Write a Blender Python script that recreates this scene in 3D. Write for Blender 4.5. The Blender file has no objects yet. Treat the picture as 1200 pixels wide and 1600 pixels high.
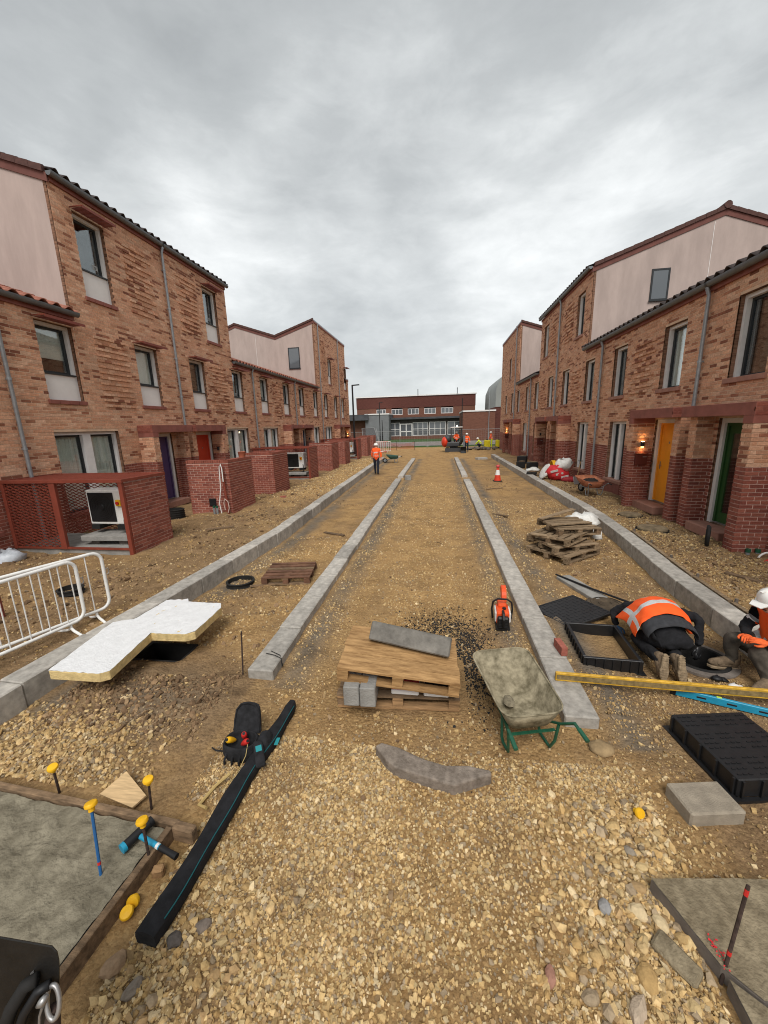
import bpy, bmesh, math, random
import numpy as np
from mathutils import Vector, Matrix, Quaternion
R = math.radians
random.seed(7)
rng = np.random.default_rng(7)
S = bpy.context.scene
COL = S.collection

# ------------------------------------------------------------------ camera
CAMZ = 2.7
cd = bpy.data.cameras.new('camera'); cam = bpy.data.objects.new('camera', cd); COL.objects.link(cam)
cd.sensor_fit = 'HORIZONTAL'; cd.sensor_width = 36.0; cd.lens = 18.0
cd.clip_start = 0.05; cd.clip_end = 3000
_y = np.array([88., -137., 600.]); _y /= np.linalg.norm(_y)
_d = np.array([78., (88 * 78 + 360000) / 137., 600.]); _d /= np.linalg.norm(_d)
_x = np.cross(_d, _y)
RC = np.array([_x, _y, -_d])
M = Matrix.Identity(4)
for i in range(3):
    M[i][0] = RC[i, 0]; M[i][1] = -RC[i, 1]; M[i][2] = -RC[i, 2]
M[2][3] = CAMZ
cam.matrix_world = M
S.camera = cam
CAM = Vector((0, 0, CAMZ))

# ------------------------------------------------------------------ light
SUN_EL, SUN_ROT = 52, 173
W = bpy.data.worlds.new('World'); S.world = W; W.use_nodes = True
nt = W.node_tree; nt.nodes.clear()
def N(t, **k):
    n = nt.nodes.new(t)
    for a, b in k.items(): setattr(n, a, b)
    return n
LK = lambda a, b: nt.links.new(a, b)
out = N('ShaderNodeOutputWorld'); bg = N('ShaderNodeBackground'); bg.inputs[1].default_value = 0.094
sky = N('ShaderNodeTexSky', sky_type='NISHITA', sun_disc=False)
sky.sun_elevation = R(SUN_EL); sky.sun_rotation = R(SUN_ROT)
tc = N('ShaderNodeTexCoord'); sep = N('ShaderNodeSeparateXYZ'); LK(tc.outputs['Generated'], sep.inputs[0])
def MATH(op, a, b=None, clamp=False):
    n = N('ShaderNodeMath', operation=op); n.use_clamp = clamp
    for i, v in enumerate((a, b)):
        if v is None: continue
        if isinstance(v, (int, float)): n.inputs[i].default_value = v
        else: LK(v, n.inputs[i])
    return n.outputs[0]
zc = MATH('MAXIMUM', sep.outputs[2], 0.0)
den = MATH('ADD', zc, 0.22)
cx = MATH('DIVIDE', sep.outputs[0], den); cy = MATH('DIVIDE', sep.outputs[1], den)
comb = N('ShaderNodeCombineXYZ'); LK(cx, comb.inputs[0]); LK(cy, comb.inputs[1])
def NOISE(scale, detail, rough, dist, off, sq=(1, 1, 1.7)):
    mp = N('ShaderNodeMapping'); mp.inputs['Location'].default_value = off; mp.inputs['Scale'].default_value = sq
    LK(tc.outputs['Generated'], mp.inputs[0])
    n = N('ShaderNodeTexNoise'); n.inputs['Scale'].default_value = scale; n.inputs['Detail'].default_value = detail
    n.inputs['Roughness'].default_value = rough; n.inputs['Distortion'].default_value = dist
    LK(mp.outputs[0], n.inputs['Vector']); return n.outputs[0]
n1 = NOISE(2.3, 11, 0.52, 0.15, (5.7, 1.9, 2.3)); n2 = NOISE(6.5, 12, 0.62, 0.3, (7.3, 2.2, 1), (1, 1, 2.6)); n3 = NOISE(1.1, 3, 0.5, 0.1, (8.4, 3.3, 5))
mix = MATH('ADD', MATH('MULTIPLY', n1, 0.55), MATH('ADD', MATH('MULTIPLY', n2, 0.20), MATH('MULTIPLY', n3, 0.25)))
# the cloud sheet is thinner and brighter low down, heavier overhead
lift = MATH('MAXIMUM', MATH('MINIMUM', MATH('MULTIPLY', MATH('SUBTRACT', 0.46, zc), 0.42), 0.026), -0.085)
mix = MATH('ADD', MATH('ADD', MATH('MULTIPLY', mix, 0.9), 0.045), lift)
rp = N('ShaderNodeValToRGB'); LK(mix, rp.inputs[0])
el = rp.color_ramp.elements
el[0].position = 0.26; el[0].color = (1.95, 2.05, 2.08, 1)
el[1].position = 0.74; el[1].color = (7.2, 7.3, 7.25, 1)
for p, c in ((0.44, (2.9, 3.02, 3.04, 1)), (0.52, (3.75, 3.88, 3.88, 1)), (0.60, (4.9, 5.02, 5.0, 1)), (0.66, (5.9, 6.0, 5.97, 1))):
    e = el.new(p); e.color = c
mx = N('ShaderNodeMix', data_type='RGBA'); mx.inputs[0].default_value = 0.95
LK(sky.outputs[0], mx.inputs[6]); LK(rp.outputs[0], mx.inputs[7]); LK(mx.outputs[2], bg.inputs[0]); LK(bg.outputs[0], out.inputs[0])

sd = bpy.data.lights.new('sun', 'SUN'); sd.energy = 1.5; sd.angle = R(32); sd.color = (1, 0.965, 0.92)
sun = bpy.data.objects.new('sun', sd); COL.objects.link(sun)
sun.rotation_euler = (R(90 - SUN_EL), 0, R(180 - SUN_ROT + 0))
sun.location = (0, -10, 30)

S.view_settings.view_transform = 'Standard'; S.view_settings.look = 'None'
S.view_settings.exposure = 1.06; S.view_settings.gamma = 1.0
S.render.engine = 'CYCLES'; S.cycles.use_denoising = True; S.cycles.denoiser = 'OPENIMAGEDENOISE'; S.cycles.denoising_prefilter = 'ACCURATE'; S.cycles.denoising_input_passes = 'RGB_ALBEDO_NORMAL'; S.cycles.pixel_filter_type = 'BLACKMAN_HARRIS'; S.cycles.filter_width = 1.05; S.cycles.use_adaptive_sampling = False; S.cycles.sample_clamp_indirect = 3.0
S.cycles.max_bounces = 6; S.cycles.transparent_max_bounces = 12

# ------------------------------------------------------------------ materials
MATS = {}
def mat(name, col, rough=0.85, var=0.0, vscale=6.0, bump=0.0, bscale=40.0, metal=0.0, col2=None, spec=0.3, stretch=None, emit=None, mode='plain', coords='Object'):
    """mode: plain | attr (colour from mesh attribute Col plus object colour)"""
    if name in MATS: return MATS[name]
    m = bpy.data.materials.new(name); m.use_nodes = True
    t = m.node_tree; b = t.nodes['Principled BSDF']
    def nd(ty): return t.nodes.new(ty)
    b.inputs['Roughness'].default_value = rough; b.inputs['Metallic'].default_value = metal
    b.inputs['Specular IOR Level'].default_value = spec
    tcn = nd('ShaderNodeTexCoord'); vec = tcn.outputs[coords]
    if stretch:
        mp = nd('ShaderNodeMapping'); mp.inputs['Scale'].default_value = stretch
        t.links.new(vec, mp.inputs[0]); vec = mp.outputs[0]
        if 'wood' in name or 'ply' in name:       # every board has its own grain
            oi2 = nd('ShaderNodeObjectInfo'); va = nd('ShaderNodeVectorMath'); va.operation = 'MULTIPLY_ADD'; va.inputs[1].default_value = (37, 53, 71)
            t.links.new(oi2.outputs['Random'], va.inputs[0]); t.links.new(vec, va.inputs[2]); vec = va.outputs[0]
    src = None
    if mode == 'attr':
        at = nd('ShaderNodeAttribute'); at.attribute_name = 'Col'
        oi = nd('ShaderNodeObjectInfo')
        ad = nd('ShaderNodeMix'); ad.data_type = 'RGBA'; ad.blend_type = 'ADD'; ad.inputs[0].default_value = 1.0
        t.links.new(at.outputs['Color'], ad.inputs[6]); t.links.new(oi.outputs['Color'], ad.inputs[7])
        src = ad.outputs[2]
    if var or col2:
        no = nd('ShaderNodeTexNoise'); no.inputs['Scale'].default_value = vscale; no.inputs['Detail'].default_value = 8
        no.inputs['Roughness'].default_value = 0.62
        t.links.new(vec, no.inputs['Vector'])
        cr = nd('ShaderNodeValToRGB'); cr.color_ramp.elements[0].position = 0.33; cr.color_ramp.elements[1].position = 0.68
        t.links.new(no.outputs[0], cr.inputs[0])
        if mode == 'attr':
            a, c = (1 - var,) * 3, (1 + var * 0.6,) * 3
        else:
            a = tuple(x * (1 - var) for x in col[:3]); c = col2 if col2 else tuple(min(1, x * (1 + var * 0.6)) for x in col[:3])
        cr.color_ramp.elements[0].color = (*a, 1); cr.color_ramp.elements[1].color = (*c, 1)
        if src is not None:
            mu = nd('ShaderNodeMix'); mu.data_type = 'RGBA'; mu.blend_type = 'MULTIPLY'; mu.inputs[0].default_value = 1.0
            t.links.new(src, mu.inputs[6]); t.links.new(cr.outputs[0], mu.inputs[7]); src = mu.outputs[2]
        else: src = cr.outputs[0]
    if stretch and ('wood' in name or 'ply' in name):
        mr = nd('ShaderNodeMapRange'); mr.inputs['To Min'].default_value = 0.68; mr.inputs['To Max'].default_value = 1.15; t.links.new(oi2.outputs['Random'], mr.inputs['Value'])
        mu2 = nd('ShaderNodeMix'); mu2.data_type = 'RGBA'; mu2.blend_type = 'MULTIPLY'; mu2.inputs[0].default_value = 1.0
        t.links.new(src, mu2.inputs[6]); t.links.new(mr.outputs[0], mu2.inputs[7]); src = mu2.outputs[2]
    if src is not None: t.links.new(src, b.inputs['Base Color'])
    else: b.inputs['Base Color'].default_value = (*col[:3], 1)
    if bump:
        nb = nd('ShaderNodeTexNoise'); nb.inputs['Scale'].default_value = bscale; nb.inputs['Detail'].default_value = 6
        t.links.new(vec, nb.inputs['Vector'])
        bp = nd('ShaderNodeBump'); bp.inputs['Strength'].default_value = bump; bp.inputs['Distance'].default_value = 0.02
        t.links.new(nb.outputs[0], bp.inputs['Height']); t.links.new(bp.outputs[0], b.inputs['Normal'])
    if emit:
        b.inputs['Emission Color'].default_value = (*emit[:3], 1); b.inputs['Emission Strength'].default_value = emit[3]
    MATS[name] = m; return m

BRICK = mat('brick_clay', (1, 1, 1), 0.9, var=0.28, vscale=22, bump=0.35, bscale=120, mode='attr')
MORT_B = mat('buff_mortar', (0.62, 0.43, 0.295), 0.95, var=0.18, vscale=5)
MORT_R = mat('pink_mortar', (0.60, 0.40, 0.33), 0.95, var=0.18, vscale=5)
RENDER = mat('pink_render', (0.42, 0.335, 0.30), 0.93, var=0.14, vscale=1.6, bump=0.15, bscale=160, stretch=(1.5, 1.5, .4))
TERRA = mat('terracotta_precast', (0.25, 0.088, 0.066), 0.75, var=0.2, vscale=5, bump=0.1)
TERRA_P = mat('pale_red_sill', (0.33, 0.165, 0.12), 0.8, var=0.2, vscale=6, bump=0.1)
REDSTEEL = mat('red_oxide_steel', (0.20, 0.042, 0.024), 0.55, var=0.2, vscale=7, spec=0.4)
ZINC = mat('zinc_grey', (0.31, 0.33, 0.345), 0.42, var=0.2, vscale=9, metal=0.45, spec=0.5)
GUTTER = mat('gutter_grey', (0.15, 0.16, 0.165), 0.45, var=0.15, vscale=6, metal=0.4, spec=0.5)
TILE = mat('clay_pantile', (0.36, 0.14, 0.095), 0.8, var=0.4, vscale=7, bump=0.2, spec=0.35)
TILE_D = mat('dark_pantile', (0.06, 0.045, 0.042), 0.7, var=0.4, vscale=6, bump=0.2, spec=0.4)
VERGE = mat('verge_tile', (0.085, 0.038, 0.030), 0.75, var=0.3, vscale=9)
WHITEP = mat('white_frame', (0.72, 0.70, 0.68), 0.5, var=0.08, vscale=4)
WPANEL = mat('white_infill', (0.74, 0.71, 0.68), 0.8, var=0.06, vscale=3)
DARKF = mat('anthracite_frame', (0.018, 0.02, 0.022), 0.4, spec=0.4)
BLIND = mat('pale_blind', (0.72, 0.74, 0.66), 0.8, var=0.08, vscale=3)
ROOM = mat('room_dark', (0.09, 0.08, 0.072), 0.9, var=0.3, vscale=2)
BLACKP = mat('black_plastic', (0.012, 0.012, 0.013), 0.42, var=0.25, vscale=20, bump=0.08, spec=0.45)
RUBBER = mat('black_rubber', (0.016, 0.015, 0.014), 0.8, var=0.3, vscale=14)
KERB = mat('kerb_granite', (0.36, 0.345, 0.32), 0.85, var=0.34, vscale=11, bump=0.25, bscale=180, mode='attr')
CONC = mat('grey_concrete', (0.27, 0.26, 0.24), 0.9, var=0.28, vscale=5, bump=0.35, bscale=60)
CONCD = mat('dark_concrete', (0.16, 0.135, 0.115), 0.9, var=0.3, vscale=9, bump=0.3, bscale=120)
WOOD = mat('pallet_wood', (0.34, 0.2, 0.095), 0.85, var=0.45, vscale=5, bump=0.3, bscale=30, stretch=(1, 8, 8))
WOOD_O = mat('weathered_wood', (0.2, 0.13, 0.075), 0.9, var=0.5, vscale=5, bump=0.3, bscale=30, stretch=(2, 6, 6))
STEEL = mat('bare_steel', (0.35, 0.34, 0.33), 0.4, var=0.2, vscale=15, metal=0.7, spec=0.5)
RUST = mat('rusty_bar', (0.055, 0.035, 0.028), 0.85, var=0.5, vscale=40)
YELLOWP = mat('yellow_plastic', (0.78, 0.43, 0.012), 0.5, var=0.12, vscale=20, spec=0.4)
ORANGE = mat('orange_plastic', (0.72, 0.085, 0.018), 0.5, var=0.2, vscale=25)
HIVIS = mat('hi_vis_orange', (0.95, 0.115, 0.017), 0.75, var=0.12, vscale=9)
HIVIS_Y = mat('hi_vis_yellow', (0.62, 0.75, 0.03), 0.75, var=0.12, vscale=9)
REFL = mat('reflective_tape', (0.56, 0.57, 0.56), 0.35, var=0.15, vscale=30, spec=0.6)
DKCLOTH = mat('black_cloth', (0.013, 0.013, 0.015), 0.95, var=0.5, vscale=12, bump=0.3, bscale=30)
NAVY = mat('navy_cloth', (0.018, 0.022, 0.035), 0.95, var=0.4, vscale=12, bump=0.3, bscale=30)
SKIN = mat('skin', (0.5, 0.27, 0.19), 0.6, var=0.1, vscale=8)
BOOT = mat('tan_boot', (0.19, 0.135, 0.085), 0.9, var=0.35, vscale=25, bump=0.3)
HELMET = mat('white_helmet', (0.78, 0.77, 0.73), 0.35, var=0.05, vscale=6, spec=0.5)
BLUEP = mat('blue_plastic', (0.015, 0.27, 0.43), 0.45, var=0.15, vscale=18, spec=0.45)
GREENP = mat('green_paint', (0.012, 0.085, 0.045), 0.45, var=0.3, vscale=20, spec=0.45)
WHITEM = mat('white_metal', (0.74, 0.73, 0.70), 0.45, var=0.1, vscale=12, spec=0.5)
REDP = mat('red_plastic', (0.5, 0.025, 0.02), 0.5, var=0.15, vscale=12)
LAMPK = mat('lamp_black', (0.012, 0.012, 0.013), 0.5)
WARM = mat('warm_glow', (1, 0.6, 0.25), 0.5, emit=(1.0, 0.52, 0.18, 14))
TEAL = mat('teal_trim', (0.02, 0.22, 0.24), 0.6)

def glass_mat():
    m = bpy.data.materials.new('window_glass'); m.use_nodes = True; t = m.node_tree
    t.nodes.remove(t.nodes['Principled BSDF']); o = t.nodes['Material Output']
    g = t.nodes.new('ShaderNodeBsdfGlossy'); g.inputs['Roughness'].default_value = 0.02; g.inputs[0].default_value = (0.9, 0.94, 0.95, 1)
    tr = t.nodes.new('ShaderNodeBsdfTransparent'); tr.inputs[0].default_value = (0.93, 0.95, 0.95, 1)
    lw = t.nodes.new('ShaderNodeLayerWeight'); lw.inputs[0].default_value = 0.5
    pw = t.nodes.new('ShaderNodeMath'); pw.operation = 'POWER'; pw.inputs[1].default_value = 3.5; t.links.new(lw.outputs['Facing'], pw.inputs[0])
    fr = t.nodes.new('ShaderNodeMath'); fr.operation = 'MULTIPLY_ADD'; fr.inputs[1].default_value = 0.85; fr.inputs[2].default_value = 0.13; t.links.new(pw.outputs[0], fr.inputs[0])
    mxn = t.nodes.new('ShaderNodeMixShader')
    t.links.new(fr.outputs[0], mxn.inputs[0]); t.links.new(tr.outputs[0], mxn.inputs[1]); t.links.new(g.outputs[0], mxn.inputs[2])
    t.links.new(mxn.outputs[0], o.inputs[0]); return m
GLASS = glass_mat()

# ------------------------------------------------------------------ mesh building
class MB:
    def __init__(s): s.v = []; s.f = []; s.m = []; s.mi = 0; s.T = None
    def add(s, vs, fs):
        o = len(s.v)
        for p in vs:
            p = Vector(p)
            if s.T is not None: p = s.T @ p
            s.v.append(tuple(p))
        for f in fs: s.f.append(tuple(i + o for i in f)); s.m.append(s.mi)
        return s
    def box(s, x0, x1, y0, y1, z0, z1):
        if x0 > x1: x0, x1 = x1, x0
        if y0 > y1: y0, y1 = y1, y0
        vs = [(x, y, z) for z in (z0, z1) for y in (y0, y1) for x in (x0, x1)]
        return s.add(vs, [(0, 2, 3, 1), (4, 5, 7, 6), (0, 1, 5, 4), (2, 6, 7, 3), (0, 4, 6, 2), (1, 3, 7, 5)])
    def obox(s, c, size, rot=(0, 0, 0)):
        old = s.T; from_ = Matrix.Translation(Vector(c)) @ Matrix.LocRotScale(None, _eul(rot), None)
        s.T = (old @ from_) if old is not None else from_
        a, b, d = size[0] / 2, size[1] / 2, size[2] / 2
        s.box(-a, a, -b, b, -d, d); s.T = old; return s
    def bar(s, p, q, w, h, up=(0, 0, 1)):
        p, q = Vector(p), Vector(q); d = (q - p).normalized(); u = Vector(up)
        if abs(d.dot(u)) > 0.98: u = Vector((1, 0, 0))
        a = d.cross(u).normalized() * (w / 2); b = a.cross(d).normalized() * (h / 2)
        vs = [p - a - b, p + a - b, p + a + b, p - a + b, q - a - b, q + a - b, q + a + b, q - a + b]
        return s.add(vs, [(0, 1, 2, 3), (7, 6, 5, 4), (0, 4, 5, 1), (1, 5, 6, 2), (2, 6, 7, 3), (3, 7, 4, 0)])
    def tube(s, pts, r, n=8, cap=True, close=False):
        pts = [Vector(p) for p in pts]; k = len(pts); rs = r if isinstance(r, (list, tuple)) else [r] * k
        vs = []; fs = []; a = None
        for i, p in enumerate(pts):
            if close: d = (pts[(i + 1) % k] - pts[i - 1])
            else: d = pts[min(i + 1, k - 1)] - pts[max(i - 1, 0)]
            d = d.normalized() if d.length > 1e-9 else Vector((0, 0, 1))
            if a is None:
                u = Vector((0, 0, 1)) if abs(d.z) < 0.9 else Vector((1, 0, 0)); a = d.cross(u).normalized()
            else:
                a = (a - d * a.dot(d)); a = a.normalized() if a.length > 1e-6 else d.orthogonal().normalized()
            b = d.cross(a)
            for j in range(n):
                t = 2 * math.pi * j / n
                vs.append(p + (a * math.cos(t) + b * math.sin(t)) * rs[i])
        for i in range(k if close else k - 1):
            for j in range(n):
                fs.append((i * n + j, i * n + (j + 1) % n, ((i + 1) % k) * n + (j + 1) % n, ((i + 1) % k) * n + j))
        if cap and not close: fs.append(tuple(range(n))[::-1]); fs.append(tuple(range((k - 1) * n, k * n)))
        return s.add(vs, fs)
    def lathe(s, prof, n=16, c=(0, 0, 0), a0=0, a1=2 * math.pi, axis=None):
        full = abs(a1 - a0 - 2 * math.pi) < 1e-6; m = n if full else n + 1; vs = []; fs = []
        Q = Vector((0, 0, 1)).rotation_difference(Vector(axis)).to_matrix() if axis else None
        for r, z in prof:
            for j in range(m):
                t = a0 + (a1 - a0) * j / n; p = Vector((r * math.cos(t), r * math.sin(t), z))
                vs.append((Q @ p if Q else p) + Vector(c))
        for i in range(len(prof) - 1):
            for j in range(n):
                fs.append((i * m + j, i * m + (j + 1) % m, (i + 1) * m + (j + 1) % m, (i + 1) * m + j))
        return s.add(vs, fs)
    def prism(s, poly, z0, z1):
        n = len(poly); vs = [(x, y, z0) for x, y in poly] + [(x, y, z1) for x, y in poly]
        return s.add(vs, [tuple(range(n))[::-1], tuple(range(n, 2 * n))] + [(i, (i + 1) % n, n + (i + 1) % n, n + i) for i in range(n)])
    def ball(s, c, r, n=10, m=7):
        r = r if isinstance(r, (tuple, list)) else (r, r, r); vs = [(c[0], c[1], c[2] - r[2])]; fs = []
        for i in range(1, m):
            ph = -math.pi / 2 + math.pi * i / m
            for j in range(n):
                t = 2 * math.pi * j / n
                vs.append((c[0] + r[0] * math.cos(ph) * math.cos(t), c[1] + r[1] * math.cos(ph) * math.sin(t), c[2] + r[2] * math.sin(ph)))
        vs.append((c[0], c[1], c[2] + r[2])); L = len(vs) - 1
        for j in range(n): fs.append((0, 1 + (j + 1) % n, 1 + j)); fs.append((L, 1 + (m - 2) * n + j, 1 + (m - 2) * n + (j + 1) % n))
        for i in range(m - 2):
            for j in range(n): fs.append((1 + i * n + j, 1 + i * n + (j + 1) % n, 1 + (i + 1) * n + (j + 1) % n, 1 + (i + 1) * n + j))
        return s.add(vs, fs)
    def build(s, name, m, parent=None, smooth=False, bevel=0, seg=1, sub=0, local=False, flip=False):
        """vertices are in world space (or already local to the parent when local=True)"""
        me = bpy.data.meshes.new(name)
        off = Vector((0, 0, 0))
        if parent is not None and not local: off = WORLD[parent.name]
        me.from_pydata([(x - off.x, y - off.y, z - off.z) for x, y, z in s.v], [], s.f)
        for mm in (m if isinstance(m, (list, tuple)) else [m]): me.materials.append(mm)
        if isinstance(m, (list, tuple)): me.polygons.foreach_set('material_index', s.m)
        o = bpy.data.objects.new(name, me); COL.objects.link(o)
        if parent is not None: o.parent = parent
        WORLD[o.name] = off.copy()
        if smooth:
            me.shade_smooth()
            if smooth != 'all':
                try: me.set_sharp_from_angle(angle=R(40))
                except Exception: pass
        if bevel:
            b = o.modifiers.new('bevel', 'BEVEL'); b.width = bevel; b.segments = seg; b.limit_method = 'ANGLE'; b.angle_limit = R(35)
        if sub:
            b = o.modifiers.new('sub', 'SUBSURF'); b.levels = sub; b.render_levels = sub
        return o
def _eul(r):
    from mathutils import Euler
    return Euler(r)
WORLD = {}
def tag(o, label=None, cat=None, group=None, kind=None):
    if label: o['label'] = label
    if cat: o['category'] = cat
    if group: o['group'] = group
    if kind: o['kind'] = kind
    return o
def thing(name, label, cat, loc=(0, 0, 0), group=None, rotz=0):
    o = bpy.data.objects.new(name, None); COL.objects.link(o); o.location = loc; o.rotation_euler = (0, 0, rotz)
    o.empty_display_size = 0.1
    WORLD[o.name] = Vector(loc)
    return tag(o, label, cat, group)
def dup(o, loc=None, label=None, rotz=None, parent=None):
    c = o.copy(); COL.objects.link(c)
    if parent is not None: c.parent = parent
    if loc is not None: c.location = loc
    if rotz is not None: c.rotation_euler = (0, 0, rotz)
    if label: c['label'] = label
    for ch in o.children: dup(ch, parent=c)
    return c
def rows_mesh(name, V, F, m, parent=None, cols=None, smooth=False, tri=False):
    """large meshes from numpy arrays; F is (n,4) or (n,3); cols one colour per vertex"""
    me = bpy.data.meshes.new(name); V = np.asarray(V, np.float32); F = np.asarray(F, np.int32)
    if parent is not None: V = V - np.array(WORLD[parent.name], np.float32)
    k = F.shape[1]
    me.vertices.add(len(V)); me.vertices.foreach_set('co', V.ravel())
    me.loops.add(F.size); me.loops.foreach_set('vertex_index', F.ravel())
    me.polygons.add(len(F)); me.polygons.foreach_set('loop_start', np.arange(0, F.size, k, dtype=np.int32))
    me.polygons.foreach_set('loop_total', np.full(len(F), k, np.int32))
    me.update(calc_edges=True)
    if cols is not None:
        a = me.color_attributes.new('Col', 'FLOAT_COLOR', 'POINT')
        a.data.foreach_set('color', np.asarray(cols, np.float32).ravel())
    me.materials.append(m)
    me.polygons.foreach_set('use_smooth', np.full(len(F), bool(smooth)))
    o = bpy.data.objects.new(name, me); COL.objects.link(o)
    o.color = (0, 0, 0, 1)
    if parent is not None: o.parent = parent; WORLD[o.name] = WORLD[parent.name].copy()
    else: WORLD[o.name] = Vector((0, 0, 0))
    return o

# ------------------------------------------------------------------ ground
def vnoise(x, y, seed=0):
    x = np.asarray(x, float); y = np.asarray(y, float)
    xi = np.floor(x).astype(np.int64); yi = np.floor(y).astype(np.int64); xf = x - xi; yf = y - yi
    def h(a, b):
        n = (a * 374761393 + b * 668265263 + seed * 974711) & 0x7fffffff
        n = ((n ^ (n >> 13)) * 1274126177) & 0x7fffffff
        return ((n ^ (n >> 16)) & 0xffff) / 65535.0
    u = xf * xf * (3 - 2 * xf); v = yf * yf * (3 - 2 * yf)
    return (h(xi, yi) * (1 - u) + h(xi + 1, yi) * u) * (1 - v) + (h(xi, yi + 1) * (1 - u) + h(xi + 1, yi + 1) * u) * v
def fbm(x, y, seed=0, o=4):
    s = 0; a = 0.5
    for i in range(o): s = s + a * vnoise(x * 2 ** i, y * 2 ** i, seed + i * 17); a *= 0.5
    return s
# centre lines of the outer kerbs (front edge), as (Y, X)
KL = [(-3, -4.3), (2.6, -4.15), (5, -4.0), (8.5, -3.8), (14, -3.95), (23.5, -4.2), (31, -4.35)]
KR = [(2.5, 3.45), (5, 3.5), (6.5, 3.6), (8.5, 3.85), (11, 4.05), (16, 4.05), (33, 4.0)]
def xl(y): return np.interp(y, [a for a, b in KL], [b for a, b in KL])
def xr(y): return np.interp(y, [a for a, b in KR], [b for a, b in KR])
def sstep(a, b, x): t = np.clip((x - a) / (b - a), 0, 1); return t * t * (3 - 2 * t)
MANHOLE = (2.92, 4.36); SHADE_HOLLOW = (-3.42, 3.90)
def gz(x, y):
    x = np.asarray(x, float); y = np.asarray(y, float)
    e = 0.06 * (fbm(x * 1.1, y * 1.1, 3) - 0.47) + 0.055 * (fbm(x * 4.3, y * 4.3, 11, 4) - 0.44) * (0.35 + 0.9 * (np.abs(x) > 2.1)) - 0.018 * (np.exp(-((x + 1.05) / .2) ** 2) + np.exp(-((x - .55) / .2) ** 2)) * sstep(4.2, 5, y)
    far = sstep(31, 37, y)
    left = sstep(0.16, 0.42, xl(y) - x); right = sstep(0.16, 0.40, x - xr(y))
    side = np.maximum(left, right)
    paths = side * (0.2 + 0.10 * (fbm(x * 1.3 + 9, y * 1.3, 5) - 0.47) * 1.4 + 0.11 * (fbm(x * 3.2, y * 3.2, 8) - .47))
    z = e * 0.75 + paths * (1 - far) + far * 0.06
    # made ground against the outer side of the inner kerbs, heap by the left house front, soil round the pit
    z = z + 0.035 * np.exp(-((x + 1.62) / 0.16) ** 2) * (y > 3.6) * (y < 31) + 0.05 * np.exp(-((x - 1.62) / 0.2) ** 2) * (y > 3.3) * (y < 31) + 0.03 * np.exp(-((x - 0.95) / 0.12) ** 2) * (y > 3.6)
    z = z + 0.10 * np.exp(-((x + 3.1) / 0.9) ** 2 - ((y - 3.0) / 0.55) ** 2) * (0.6 + 0.8 * fbm(x * 3, y * 3, 21))
    z = z + 0.22 * np.exp(-((x + 5.3) / 0.7) ** 2) * sstep(9, 16, y) * (1 - sstep(29, 33, y)) * fbm(x * .8, y * .6, 31)
    z = z - 0.05 * sstep(5.2, 4.7, x) * sstep(3.7, 4.2, x) * 0
    d = np.hypot(x - MANHOLE[0], y - MANHOLE[1]); z = z - 0.8 * sstep(0.3, 0.25, d)
    d = np.maximum(np.abs(x - SHADE_HOLLOW[0]) / 0.34, np.abs(y - SHADE_HOLLOW[1]) / 0.2); z = z - 0.6 * sstep(1.0, 0.9, d)  # added hollow, dug to give the dark shade under the foam board
    return z
def axis(parts):
    r = []
    for a, b, s in parts: r += list(np.arange(a, b, s))
    return np.array(r)
gx = axis([(-900, -100, 100), (-100, -20, 8), (-20, -10, 0.5), (-10, -5, 0.14), (-5, 5, 0.055), (5, 8, 0.14), (8, 20, 0.6), (20, 100, 8), (100, 901, 100)])
gy = axis([(-60, -4, 8), (-4, 0.6, 0.4), (0.6, 7.5, 0.055), (7.5, 14, 0.1), (14, 34, 0.22), (34, 80, 1.0), (80, 200, 10), (200, 1501, 100)])
GX, GY = np.meshgrid(gx, gy); GZ = gz(GX, GY)
nx, ny = len(gx), len(gy)
idx = np.arange(nx * ny).reshape(ny, nx)
F = np.stack([idx[:-1, :-1], idx[:-1, 1:], idx[1:, 1:], idx[1:, :-1]], -1).reshape(-1, 4)

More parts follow.
